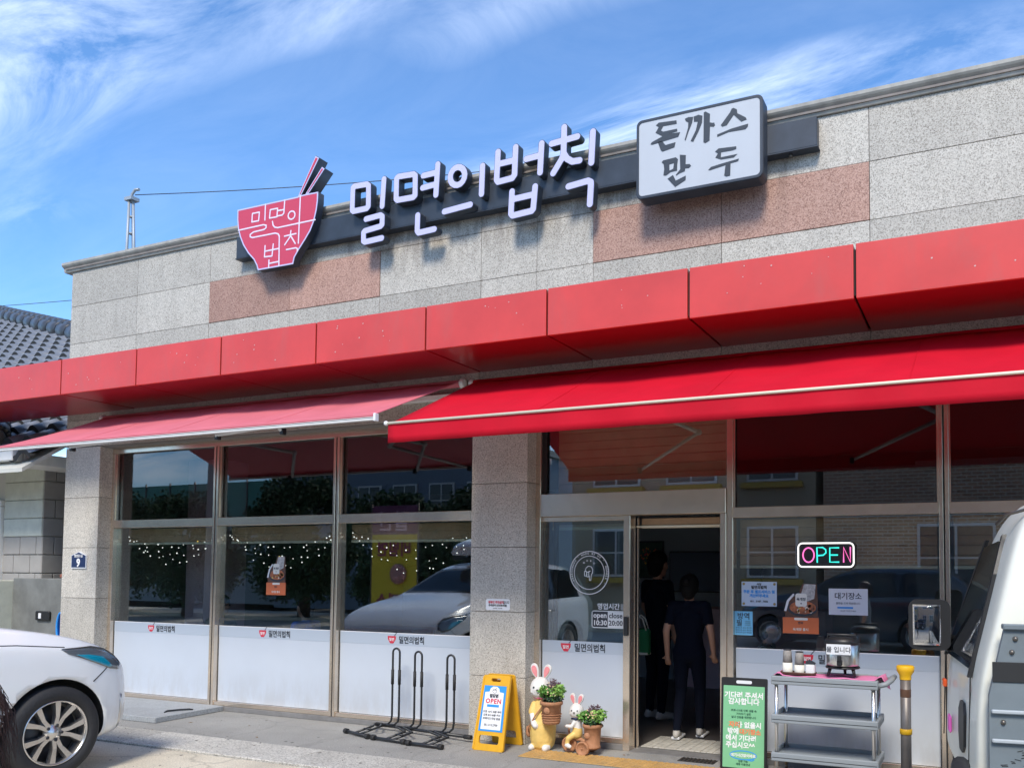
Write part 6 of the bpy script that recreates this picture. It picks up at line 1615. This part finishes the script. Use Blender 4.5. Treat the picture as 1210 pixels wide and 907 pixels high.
for s, nm in ((0, 'side'), (1, 'side')):
    x0_ = -0.035 if s == 0 else 1.685
    gt_ = tp(MB().bbox(x0_, x0_ + .03, -2.88, -0.10, 0.27, 0.62, .005), 'side_gate', M['bedgrey'])
    tp(MB().tube([(x0_ + (.012 if s else -.03), -2.88, 0.70), (x0_ + (.012 if s else -.03), -0.05, 0.71), (x0_ + (.012 if s else -.02), 0.03, 0.72)], 0.042, 10), 'hinge_rubber', M['rubber'], gt_)
    for k in range(3):
        tp(MB().bbox(x0_ - .008 if s == 0 else x0_ + .031, x0_ - .0005 if s == 0 else x0_ + .039, -2.80, -0.16, 0.34 + .09 * k, 0.355 + .09 * k, .002), 'gate_rib', M['bedlight'], gt_)
tp(MB().bbox(0.0, 1.68, -2.945, -2.905, 0.60, 1.0, .005), 'tailgate', M['bedgrey'])
for wy in (0.55, -1.85):
    for s in (1, -1):
        wheel(TR, 0.84 + s * .70, wy, 0.30, 0.30, s, False)
tp(MB().bbox(0.10, 1.55, 1.60, 1.72, .40, .62, .03), 'front_bumper', M['cream'])
tp(MB().box(0.16, 1.49, 1.49, 1.50, 1.0, 1.05), 'grille', M['black'])
ws_ = MB(); ws_.face([ws_.b.verts.new(p) for p in ((0.16, 1.60, 1.14), (1.49, 1.60, 1.14), (1.40, 1.03, 1.80), (0.25, 1.03, 1.80))])
bmesh.ops.solidify(ws_.b, geom=ws_.b.faces[:], thickness=0.01)
tp(ws_, 'windscreen', M['carglass'], cab)
# ================================================================== rabbit planters
def plant_in(par, c, r, h):
    x, y, z = c
    leaves('foliage', [((x, y, z + h * .12), r * 1.0, 260, .030, M['leaf_dk'], .55), ((x - r * .85, y - .02, z + h * .42), r * .62, 170, .030, M['leaf'], .8), ((x - r * 1.0, y - .03, z + h * .45), r * .42, 70, .026, M['leaf_lt'], .9), ((x + r * .75, y - .01, z + h * .50), r * .62, 200, .034, M['leaf_lt'], .9), ((x + r * .9, y, z + h * .5), r * .7, 90, .026, M['leaf'], .8), ((x + .01, y + .02, z + h * .62), r * .75, 230, .022, M['leaf_pur'], 1.0), ((x, y, z + h * .3), r * .9, 160, .028, M['leaf'], .7)], par, None)
    b = MB()
    for _ in range(16):
        p = (x + rnd.uniform(-.4, .8) * r, y - r * .6 + rnd.uniform(-.02, .02), z + h * rnd.uniform(.25, .85))
        b.ball(p, rnd.uniform(.006, .010), sub=1)
    o = b.obj('flower', M['petal'], par, world=False); o['kind'] = 'stuff'
    b = MB()
    for _ in range(22):
        a = rnd.random() * 6.28; q = rnd.random() * r * .5
        p0 = Vector((x + math.cos(a) * q * .4, y + math.sin(a) * q * .4, z)); p1 = Vector((x + math.cos(a) * q * 1.5, y + math.sin(a) * q, z + h * rnd.uniform(.75, 1.05)))
        b.tube([p0, (p0 + p1) / 2 + Vector((.01, 0, 0)), p1], 0.0016, 4)
    b.obj('stem', M['leaf_pur'], par, world=False)['kind'] = 'stuff'
def ear(par, base, tip, w_, tilt):
    p, q = Vector(base), Vector(tip); d = q - p; L_ = d.length; d.normalize(); s = d.cross(Vector((0, 1, 0))).normalized()
    def outline(k): 
        out = []
        for i in range(16):
            a = 2 * PI * i / 16
            v = 0.5 - 0.5 * math.cos(a); wd = w_ * k * (0.45 + 0.75 * v) * math.sin(a)
            if v > .999: wd = 0
            pt = p + d * (L_ * (0.5 + (v - 0.5) * k * (1.0 if k == 1 else 1.05))) + s * wd
            out.append((pt.x, pt.z))
        return out
    y = base[1]
    def padded(name, pts, y0, y1, m_, pr):
        b = MB(); cx = sum(a for a, c in pts) / len(pts); cz = sum(c for a, c in pts) / len(pts)
        A = [b.b.verts.new((cx + (a - cx) * .86, y0, cz + (c - cz) * .93)) for a, c in pts]; Bm = [b.b.verts.new((a, (y0 + y1) / 2, c)) for a, c in pts]; C_ = [b.b.verts.new((cx + (a - cx) * .86, y1, cz + (c - cz) * .93)) for a, c in pts]
        n = len(pts); b.face(A); b.face(C_[::-1])
        for U, V in ((A, Bm), (Bm, C_)):
            for i in range(n): b.face([U[i], V[i], V[(i + 1) % n], U[(i + 1) % n]], 0, True)
        return b.obj(name, m_, pr, world=False)
    e = padded('ear', outline(1), y - .014, y + .012, M['rab_white'], par)
    padded('inner_ear', outline(.70), y - .019, y - .0142, M['rab_pink'], e)
def face_bits(par, c, r, look):
    cx, cy, cz = c
    for s in (-1, 1):
        a = look + s * .42
        MB().ball((cx + r * .96 * math.sin(a), cy - r * .96 * math.cos(a), cz + r * .12), r * .095, sub=2).obj('eye', M['ink'], par, world=False)
    MB().ball((cx + r * 1.05 * math.sin(look), cy - r * 1.05 * math.cos(look), cz - r * .10), r * .11, sub=2, sc=(1.2, 1, .8)).obj('nose', M['ink'], par, world=False)
    for s in (-1, 1):
        a = look + s * .75
        MB().ball((cx + r * .9 * math.sin(a), cy - r * .9 * math.cos(a), cz - r * .28), r * .17, sub=2, sc=(1, .5, 1)).obj('cheek', M['rab_white'], par, world=False)
# large rabbit carrying a pot; own coordinates with the base at its feet
t = thing('rabbit_planter', 'tall standing rabbit figure in a yellow dress carrying a clay flower pot', 'garden figure', (-3.680, -0.09, 0.002))
OFF[t.name] = Vector((0, 0, 0)); Y_, W = M['rab_yel'], M['rab_white']
blob('body', [((0, 0, .085), .115, (0, 0, .20), .122, Y_), ((0, 0, .20), .122, (-.005, 0, .33), .088, Y_), ((-.005, 0, .33), .085, (-.012, 0, .42), .062, Y_), ((-.012, 0, .42), .050, (-.015, -.002, .47), .040, W),
              ((-.075, -.02, .395), .038, (-.085, -.05, .335), .036, Y_), ((-.085, -.052, .33), .027, (-.04, -.105, .245), .024, W), ((-.04, -.105, .245), .026, (-.01, -.125, .225), .024, W),
              ((.06, -.02, .395), .034, (.09, -.06, .34), .030, Y_), ((.09, -.06, .33), .024, (.10, -.11, .29), .022, W),
              ((-.068, -.055, .028), .034, (-.068, -.095, .026), .030, W), ((.072, -.055, .028), .034, (.072, -.095, .026), .030, W)], t, .007, 5)
blob('head', [((-.025, -.01, .556), .094, (-.022, -.015, .540), .098, W)], t, .007, 5)
face_bits(t, (-.023, -.012, .550), .099, .22)
ear(t, (-.055, 0, .625), (-.110, 0, .765), .044, 0); ear(t, (.010, 0, .625), (.062, 0, .760), .044, 0)
bw_ = MB()
for i in range(7):
    a = -2.2 + i * .55; bw_.ball((-.015 + .055 * math.sin(a), -.002 - .055 * math.cos(a), .468), .021, sub=2, sc=(1, 1, .8))
bw_.obj('ruffle_collar', M['rab_bow'], t, world=False)
MB().tube([(.04, -.085, .40), (-.02, -.120, .31), (-.09, -.105, .20), (-.125, -.04, .155)], .007, 6).obj('bag_strap', M['pot'], t, world=False)
blob('bag', [((-.135, -.01, .13), .034, (-.138, -.01, .175), .030, M['pot'])], t, .007, 4)
px_, py_, pz_ = .160, -.125, .255
po = MB().lathe([(.070, pz_), (.078, pz_ + .01), (.088, pz_ + .165), (.100, pz_ + .168), (.103, pz_ + .192), (.097, pz_ + .200), (.082, pz_ + .196), (.080, pz_ + .175)], 28, mx=Matrix.Translation((px_ - .02, py_ + .02, 0)), cap=True).obj('pot', M['pot'], t, world=False)
for k in range(4):
    MB().tube([(px_ - .02 + (.078 + .004 * k) * math.cos(a), py_ + .02 + (.078 + .004 * k) * math.sin(a), pz_ + .02 + .022 * k) for a in [2 * PI * j / 24 for j in range(24)]], .0045, 5, closed=True).obj('rope_band', M['pot'], po, world=False)
MB().lathe([(.0, .006), (.026, .005), (.030, .0)], 14, mx=Matrix.Translation((px_ - .02, py_ + .02 - .090, pz_ + .125)) @ Matrix.Rotation(PI / 2, 4, 'X'), cap=False).obj('rosette', M['pot'], po, world=False)
plant_in(t, (px_ - .01, py_ + .02, pz_ + .195), .085, .20)

# small rabbit riding a cart
t = thing('rabbit_planter', 'small rabbit figure riding a clay tricycle with a flower pot cart', 'garden figure', (-3.275, -0.10, 0.002))
OFF[t.name] = Vector((0, 0, 0))
blob('body', [((-.055, 0, .165), .048, (-.052, 0, .20), .046, Y_), ((-.050, 0, .22), .040, (-.045, 0, .29), .032, W), ((-.075, -.035, .16), .030, (-.115, -.055, .13), .026, Y_), ((-.115, -.055, .13), .024, (-.125, -.06, .085), .020, Y_), ((-.125, -.065, .072), .021, (-.085, -.085, .066), .019, W),
              ((-.065, -.03, .275), .019, (-.085, -.055, .235), .017, W), ((-.085, -.055, .235), .017, (-.130, -.060, .238), .016, W), ((-.035, .03, .27), .018, (-.07, .05, .235), .016, W), ((-.075, .035, .16), .028, (-.12, .05, .10), .022, Y_)], t, .006, 4)
blob('head', [((-.060, -.005, .376), .064, (-.058, -.010, .364), .067, W)], t, .006, 4)
face_bits(t, (-.059, -.008, .370), .068, .12)
ear(t, (-.078, 0, .418), (-.110, 0, .522), .030, 0); ear(t, (-.040, 0, .418), (-.006, 0, .518), .030, 0)
MB().tube([(-.10, -.02, .30), (-.055, -.045, .305), (-.02, -.02, .30)], .010, 6).obj('scarf', M['navy'], t, world=False)
def clay_wheel(x, y, r, rzz=0.0):
    mx = Matrix.Translation((x, y, r)) @ Matrix.Rotation(rzz, 4, 'Z') @ Matrix.Rotation(PI / 2, 4, 'X')
    w_ = MB().lathe([(.004, -.012), (r * .75, -.012), (r * .78, -.018), (r, -.016), (r, .016), (r * .78, .018), (r * .75, .012), (.004, .012)], 24, mx=mx, cap=True).obj('wheel', M['pot'], t, world=False)
    MB().ball((x, y - .014, r), .010, sub=1).obj('hub', M['pot'], w_, world=False)
clay_wheel(-.130, 0.0, .070); clay_wheel(.045, -.095, .062); clay_wheel(.045, .095, .062)
MB().tube([(-.13, 0, .075), (-.10, 0, .125), (-.02, 0, .12), (.05, 0, .085), (.13, 0, .075)], .019, 8).obj('frame', M['pot'], t, world=False)
MB().tube([(-.145, -.055, .235), (-.140, 0, .235), (-.145, .055, .235)], .009, 6).obj('handlebar', M['pot'], t, world=False)
MB().tube([(-.14, 0, .235), (-.13, 0, .10)], .010, 6).obj('fork', M['pot'], t, world=False)
po = MB().lathe([(.070, .060), (.074, .075), (.066, .085), (.076, .235), (.087, .240), (.090, .262), (.084, .270), (.070, .266), (.068, .24)], 26, mx=Matrix.Translation((.105, -.02, 0))).obj('pot', M['pot'], t, world=False)
MB().lathe([(.0, .006), (.024, .005), (.028, .0)], 14, mx=Matrix.Translation((.085, -.095, .175)) @ Matrix.Rotation(PI / 2, 4, 'X'), cap=False).obj('rosette', M['pot'], po, world=False)
plant_in(t, (.105, -.02, .262), .085, .17)

# ================================================================== people
def person(name, label, loc, rz, pose, top, legs, shoes=None, hair=None, skin=None, h=1.0, hl=0.0, arm_skin=True, short=False):
    """pose: dict of joints in the figure's own frame (facing -y), metres for a 1.6 m figure"""
    t = thing(name, label, 'person', loc, rz)
    OFF[t.name] = Vector((0, 0, 0))
    skin = skin or M['skin']; shoes = shoes or M['shoe_w']
    P = dict(pel=(0, 0, .86), che=(0, -.01, 1.16), nek=(0, 0, 1.33), hed=(0, -.02, 1.475), shl=(-.165, 0, 1.285), shr=(.165, 0, 1.285), ell=(-.20, .01, 1.03), elr=(.20, .01, 1.03), wrl=(-.20, -.05, .82), wrr=(.20, -.05, .82),
             hil=(-.08, 0, .84), hir=(.08, 0, .84), knl=(-.085, -.01, .46), knr=(.085, -.01, .46), anl=(-.085, .02, .08), anr=(.085, .02, .08), tol=(-.09, -.13, .03), tor=(.09, -.13, .03))
    P.update(pose)
    P = {k: Vector(v) * h for k, v in P.items()}
    s = h; sg = []
    up = P['che'] - P['pel']
    for dx in (-.055, 0, .055):
        d = Vector((dx * s, 0, 0))
        sg.append((P['pel'] + d, .095 * s, P['pel'] + up * .45 + d * .8, .085 * s, top)); sg.append((P['pel'] + up * .45 + d * .8, .085 * s, P['che'] + d * 1.25, .098 * s, top))
    sg.append((P['che'] + Vector((0, 0, .06 * s)), .095 * s, P['nek'] - Vector((0, 0, .03)), .060 * s, top))
    sg.append((P['pel'] - Vector((.05 * s, 0, .03 * s)), .10 * s, P['pel'] + Vector((.05 * s, 0, -.03 * s)), .10 * s, legs))
    sg.append((P['nek'] - Vector((0, 0, .02)), .047 * s, P['hed'] - Vector((0, -.01, .08 * s)), .045 * s, skin))
    for a in 'lr':
        sh, el, wr, hi, kn, an, to = (P[k + a] for k in ('sh', 'el', 'wr', 'hi', 'kn', 'an', 'to'))
        sg.append((P['nek'] - Vector((0, 0, .05 * s)), .055 * s, sh, .056 * s, top))
        mid = sh.lerp(el, .62)
        sg.append((sh, .054 * s, mid, .048 * s, top))
        sg.append((mid, .040 * s, el, .036 * s, skin if arm_skin else top)); sg.append((el, .036 * s, wr, .026 * s, skin if arm_skin else top))
        lm = skin if short else legs
        sg.append((hi, .088 * s, kn, .058 * s, legs)); sg.append((kn, .056 * s, kn.lerp(an, .35), .055 * s, lm)); sg.append((kn.lerp(an, .35), .055 * s, an, .038 * s, lm))
        # palm and five fingers
        d = (wr - el).normalized(); side_ = d.cross(Vector((0, 1, 0)) if abs(d.y) < .8 else Vector((0, 0, 1))).normalized(); nrm = d.cross(side_)
        pc = wr + d * .05 * s
        sg.append((wr, .023 * s, pc, .026 * s, skin))
        for i, (o, L_) in enumerate(((-.027, .058), (-.010, .070), (.008, .072), (.025, .062))):
            b0 = pc + side_ * o * s + d * .012 * s
            b1 = b0 + d * L_ * .55 * s + nrm * .008 * s; b2 = b1 + d * L_ * .38 * s + nrm * .024 * s
            sg.append((b0, .0095 * s, b1, .0085 * s, skin)); sg.append((b1, .0085 * s, b2, .0075 * s, skin))
        th = wr + d * .022 * s + side_ * .024 * s
        sg.append((th, .011 * s, th + (d * .6 + side_ * .7) * .042 * s, .009 * s, skin))
        sg.append((an - Vector((0, -.01, .02)), .038 * s, to, .030 * s, shoes)); sg.append((an + Vector((0, .03 * s, -.04 * s)), .032 * s, to, .030 * s, shoes))
    # head: skull, jaw, nose, ears
    H_ = P['hed']
    sg.append((H_ + Vector((0, .015 * s, .022 * s)), .088 * s, H_ + Vector((0, -.01 * s, .0)), .082 * s, skin))
    sg.append((H_ + Vector((0, -.02 * s, -.01 * s)), .070 * s, H_ + Vector((0, -.045 * s, -.072 * s)), .038 * s, skin))
    sg.append((H_ + Vector((0, -.092 * s, .0)), .010 * s, H_ + Vector((0, -.108 * s, -.025 * s)), .013 * s, skin))
    for q in (-1, 1): sg.append((H_ + Vector((q * .082 * s, .008 * s, .015 * s)), .014 * s, H_ + Vector((q * .082 * s, .006 * s, -.022 * s)), .011 * s, skin))
    body = blob('body', sg, t, .0105, 4)
    for q in (-1, 1):
        MB().ball(H_ + Vector((q * .030 * s, -.084 * s, .012 * s)), .011 * s, sub=2).obj('eye', M['ink'], t, world=False)
    MB().tube([H_ + Vector((-.022 * s, -.079 * s, -.052 * s)), H_ + Vector((0, -.086 * s, -.055 * s)), H_ + Vector((.022 * s, -.079 * s, -.052 * s))], .004 * s, 5).obj('mouth', mat('lips', (0.35, 0.10, 0.09), 0.5), t, world=False)
    hm = hair or M['hair']
    hs = [(H_ + Vector((0, .030 * s, .045 * s)), .096 * s, H_ + Vector((0, .0, .060 * s)), .088 * s, hm), (H_ + Vector((0, .045 * s, .0)), .086 * s, H_ + Vector((0, .050 * s, -.05 * s)), .070 * s, hm)]
    for q in (-1, 1): hs.append((H_ + Vector((q * .055 * s, .02 * s, .05 * s)), .045 * s, H_ + Vector((q * .062 * s, .035 * s, -.02 * s)), .034 * s, hm))
    if hl: hs.append((H_ + Vector((0, .060 * s, -.03 * s)), .075 * s, H_ + Vector((0, .070 * s, -.03 * s - hl)), .050 * s, hm))
    blob('hair', hs, t, .011, 3)
    return t, P
# the woman stepping in at the door, seen from behind
person('person', 'person in dark short sleeves and dark trousers stepping through the doorway seen from behind', (-2.61, 0.86, 0.012), PI + R(4),
       dict(hed=(0, -.02, 1.46), ell=(-.225, .03, 1.04), elr=(.225, .03, 1.04), wrl=(-.23, -.06, .83), wrr=(.235, -.05, .80), anr=(.09, .13, .10), tor=(.095, .0, .03), knr=(.09, -.03, .46), anl=(-.075, -.12, .085), tol=(-.08, -.26, .03), knl=(-.08, -.12, .47)),
       M['cloth_dk'], M['cloth_dk'], h=.985)

tA = bpy.data.objects['person']
MB().ball((0, .115, 1.50), .038, sub=3).obj('hair_bun', M['hair'], tA, world=False)
for sx, yy, zz in ((.095, .06, .035), (-.08, -.19, .022)):
    MB().bbox(sx - .042, sx + .042, yy - .14, yy + .10, zz - .022, zz + .004, .01, seg=2).obj('shoe_sole', M['white'], tA, world=False)
tB, PB = person('person', 'taller person in black inside the doorway carrying a green and white bag', (-3.28, 1.75, 0.006), PI - R(30),
       dict(elr=(.24, -.04, 1.06), wrr=(.25, -.12, .95), ell=(-.22, 0, 1.03)), M['cloth_dk'], M['cloth_dk'], h=1.13, short=False)
t = thing('hand_bag', 'green and white striped shoulder bag held by the person inside the door', 'bag', (-3.36, 1.5, 0.9))
MB().bbox(-3.50, -3.26, 1.44, 1.54, .72, 1.0, .03, seg=2).obj('body', M['cloth_green'], t)
MB().bbox(-3.503, -3.47, 1.437, 1.543, .76, .96, .004).obj('white_panel', M['white_cup'], t)
MB().bbox(-3.49, -3.27, 1.437, 1.5435, .725, .75, .004).obj('white_piping', M['white_cup'], t)
for yy in (1.45, 1.53):
    MB().tube([(-3.47, yy, .98), (-3.43, yy, 1.10), (-3.38, yy, 1.14), (-3.33, yy, 1.10), (-3.29, yy, .98)], .008, 6).obj('handle', M['white_cup'], t)
SIT = dict(pel=(0, 0, .52), che=(0, -.04, .82), nek=(0, -.05, .99), hed=(0, -.08, 1.14), shl=(-.165, -.05, .945), shr=(.165, -.05, .945), ell=(-.20, -.10, .72), elr=(.20, -.10, .72), wrl=(-.10, -.32, .77), wrr=(.10, -.32, .77),
           hil=(-.09, 0, .50), hir=(.09, 0, .50), knl=(-.10, -.42, .49), knr=(.10, -.42, .49), anl=(-.10, -.42, .08), anr=(.10, -.42, .08), tol=(-.10, -.55, .03), tor=(.10, -.55, .03))
def table(x, y, label):
    t = thing('dining_table', label, 'table', (x, y, 0), group='dining tables inside the restaurant')
    MB().bbox(x - .55, x + .55, y - .35, y + .35, .71, .745, .006).obj('tabletop', M['wood'], t)
    for a in (-.48, .48):
        for c in (-.28, .28): MB().bbox(x + a - .02, x + a + .02, y + c - .02, y + c + .02, .004, .709, .003).obj('leg', M['steel_dk'], t)
    return t
def chair(x, y, rz, label):
    t = thing('dining_chair', label, 'chair', (x, y, 0), rz, group='dining chairs inside the restaurant'); OFF[t.name] = Vector((0, 0, 0))
    MB().bbox(-.21, .21, -.21, .21, .43, .46, .01).obj('seat', M['wood'], t, world=False)
    MB().bbox(-.20, .20, .19, .22, .60, .88, .01).obj('backrest', M['wood'], t, world=False)
    for a in (-.18, .18):
        for c in (-.18, .18): MB().bbox(a - .015, a + .015, c - .015, c + .015, .004, .429 if c < 0 else .88 if False else .429, .002).obj('leg', M['steel_dk'], t, world=False)
        MB().bbox(a - .014, a + .014, .196, .216, .461, .70, .002).obj('back_post', M['steel_dk'], t, world=False)
    return t
table(-8.1, 0.85, 'dark dining table behind the middle dining window'); table(-5.6, 1.3, 'dark dining table behind the window with the bicycle rack'); table(-1.15, 0.85, 'dark dining table behind the neon sign window')
table(-8.1, 3.4, 'dark dining table farther inside behind the column')
for x, y, r, l in ((-7.35, 0.85, PI / 2, 'chair under the blue shirted diner'), (-8.85, 0.85, -PI / 2, 'chair under the grey shirted diner'), (-6.35, 1.3, -PI / 2, 'empty chair behind the third dining window'), (-1.9, 0.85, -PI / 2, 'chair under the diner in the striped top'), (-0.45, 0.85, PI / 2, 'chair under the capped diner near the truck')):
    chair(x, y, r + PI if False else -r, l)
person('person', 'seated diner in a bright blue shirt behind the middle dining window', (-7.35, 0.85, 0.004), -PI / 2, SIT, M['cloth_blue'], M['cloth_dk'])
person('person', 'seated diner in a grey shirt facing the blue shirted one', (-8.85, 0.85, 0.004), PI / 2, SIT, M['cloth_grey'], M['cloth_dk'])
stripe = mat('striped_cloth', (0.5, 0.5, 0.5), 0.85)
t_ = stripe.node_tree; wv = N(t_, 'ShaderNodeTexWave', inp={'Scale': 14.0}); wv.bands_direction = 'DIAGONAL'
tc_ = N(t_, 'ShaderNodeTexCoord'); t_.links.new(tc_.outputs['Object'], wv.inputs['Vector'])
cr_ = N(t_, 'ShaderNodeValToRGB'); cr_.color_ramp.interpolation = 'CONSTANT'; cr_.color_ramp.elements[0].color = (.02, .02, .02, 1); cr_.color_ramp.elements[1].color = (.6, .6, .58, 1); cr_.color_ramp.elements[1].position = .6
t_.links.new(wv.outputs['Fac'], cr_.inputs['Fac']); t_.links.new(cr_.outputs[0], t_.nodes['Principled BSDF'].inputs['Base Color'])
person('person', 'seated diner in a black and white striped top behind the neon sign window', (-1.9, 0.85, 0.004), PI / 2, SIT, stripe, M['cloth_dk'], h=.95)
tP, PP = person('person', 'seated diner in an orange top and cap beside the window next to the truck', (-0.45, 0.85, 0.004), -PI / 2, SIT, M['cloth_orange'], M['cloth_dk'], h=1.02)
# passer by whose dark hair just enters the picture
tF, PF = person('person', 'passer by with dark brown hair at the frame edge before the white car', (-1.665, -5.985, -0.012), -PI / 2,
       {}, M['cloth_grey'], M['cloth_dk'], hair=M['hair_br'], h=.915)
H_ = PF['hed']; b = MB()
for _ in range(420):
    a = rnd.uniform(0.2, 2.94); e = rnd.uniform(-.9, 1.35)
    d = Vector((math.cos(a) * math.cos(e), math.sin(a) * math.cos(e), math.sin(e)))
    p = H_ + Vector((0, .030, .030)) + d * .088
    q = p + d * rnd.uniform(.001, .008) + Vector((rnd.uniform(-.01, .01), .008, -rnd.uniform(.02, .05)))
    r_ = q + d * rnd.uniform(-.006, .008) + Vector((rnd.uniform(-.008, .008), .004, -rnd.uniform(.02, .06)))
    b.tube([p, q, r_], [.0008, .0007, .0003], 3, caps=False)
b.obj('hair_strands', M['hair_br'], tF, world=False, fix=False)['kind'] = 'stuff'

# litter, gum and grit on the ground: nobody could count it
gb = MB(); lm = [mat('dry_leaf', (0.22, 0.13, 0.05), 0.9), mat('grit', (0.13, 0.125, 0.115), 0.95), mat('pale_grit', (0.5, 0.48, 0.43), 0.9)]
for _ in range(900):
    x, y = rnd.uniform(-9.5, 1.0), rnd.uniform(-2.6, 0.10)
    z = 0.0005 if y > -0.955 else (0.0075 if y > -1.475 else -0.0115)
    k = rnd.random()
    if k < 0.05:
        a = rnd.random() * 6.28; L_, W2 = rnd.uniform(.012, .028), rnd.uniform(.005, .010); c, s_ = math.cos(a), math.sin(a)
        gb.quad([(x - c * L_, y - s_ * L_, z), (x + s_ * W2, y - c * W2, z + .006), (x + c * L_, y + s_ * L_, z + .003), (x - s_ * W2, y + c * W2, z + .004)], lm[0])
    elif k < 0.12:
        gb.prism(circ(x, y, rnd.uniform(.008, .017), 9), z, z + 0.0012, 'z', lm[1])
    else:
        gb.ball((x, y, z), rnd.uniform(.0015, .005), rnd.choice(lm[1:]), sub=1)
tag(gb.obj('litter', None), 'small dry leaves, gum spots and grit scattered on the pavement', 'litter', kind='stuff')

bpy.data.scenes.remove(WORK)
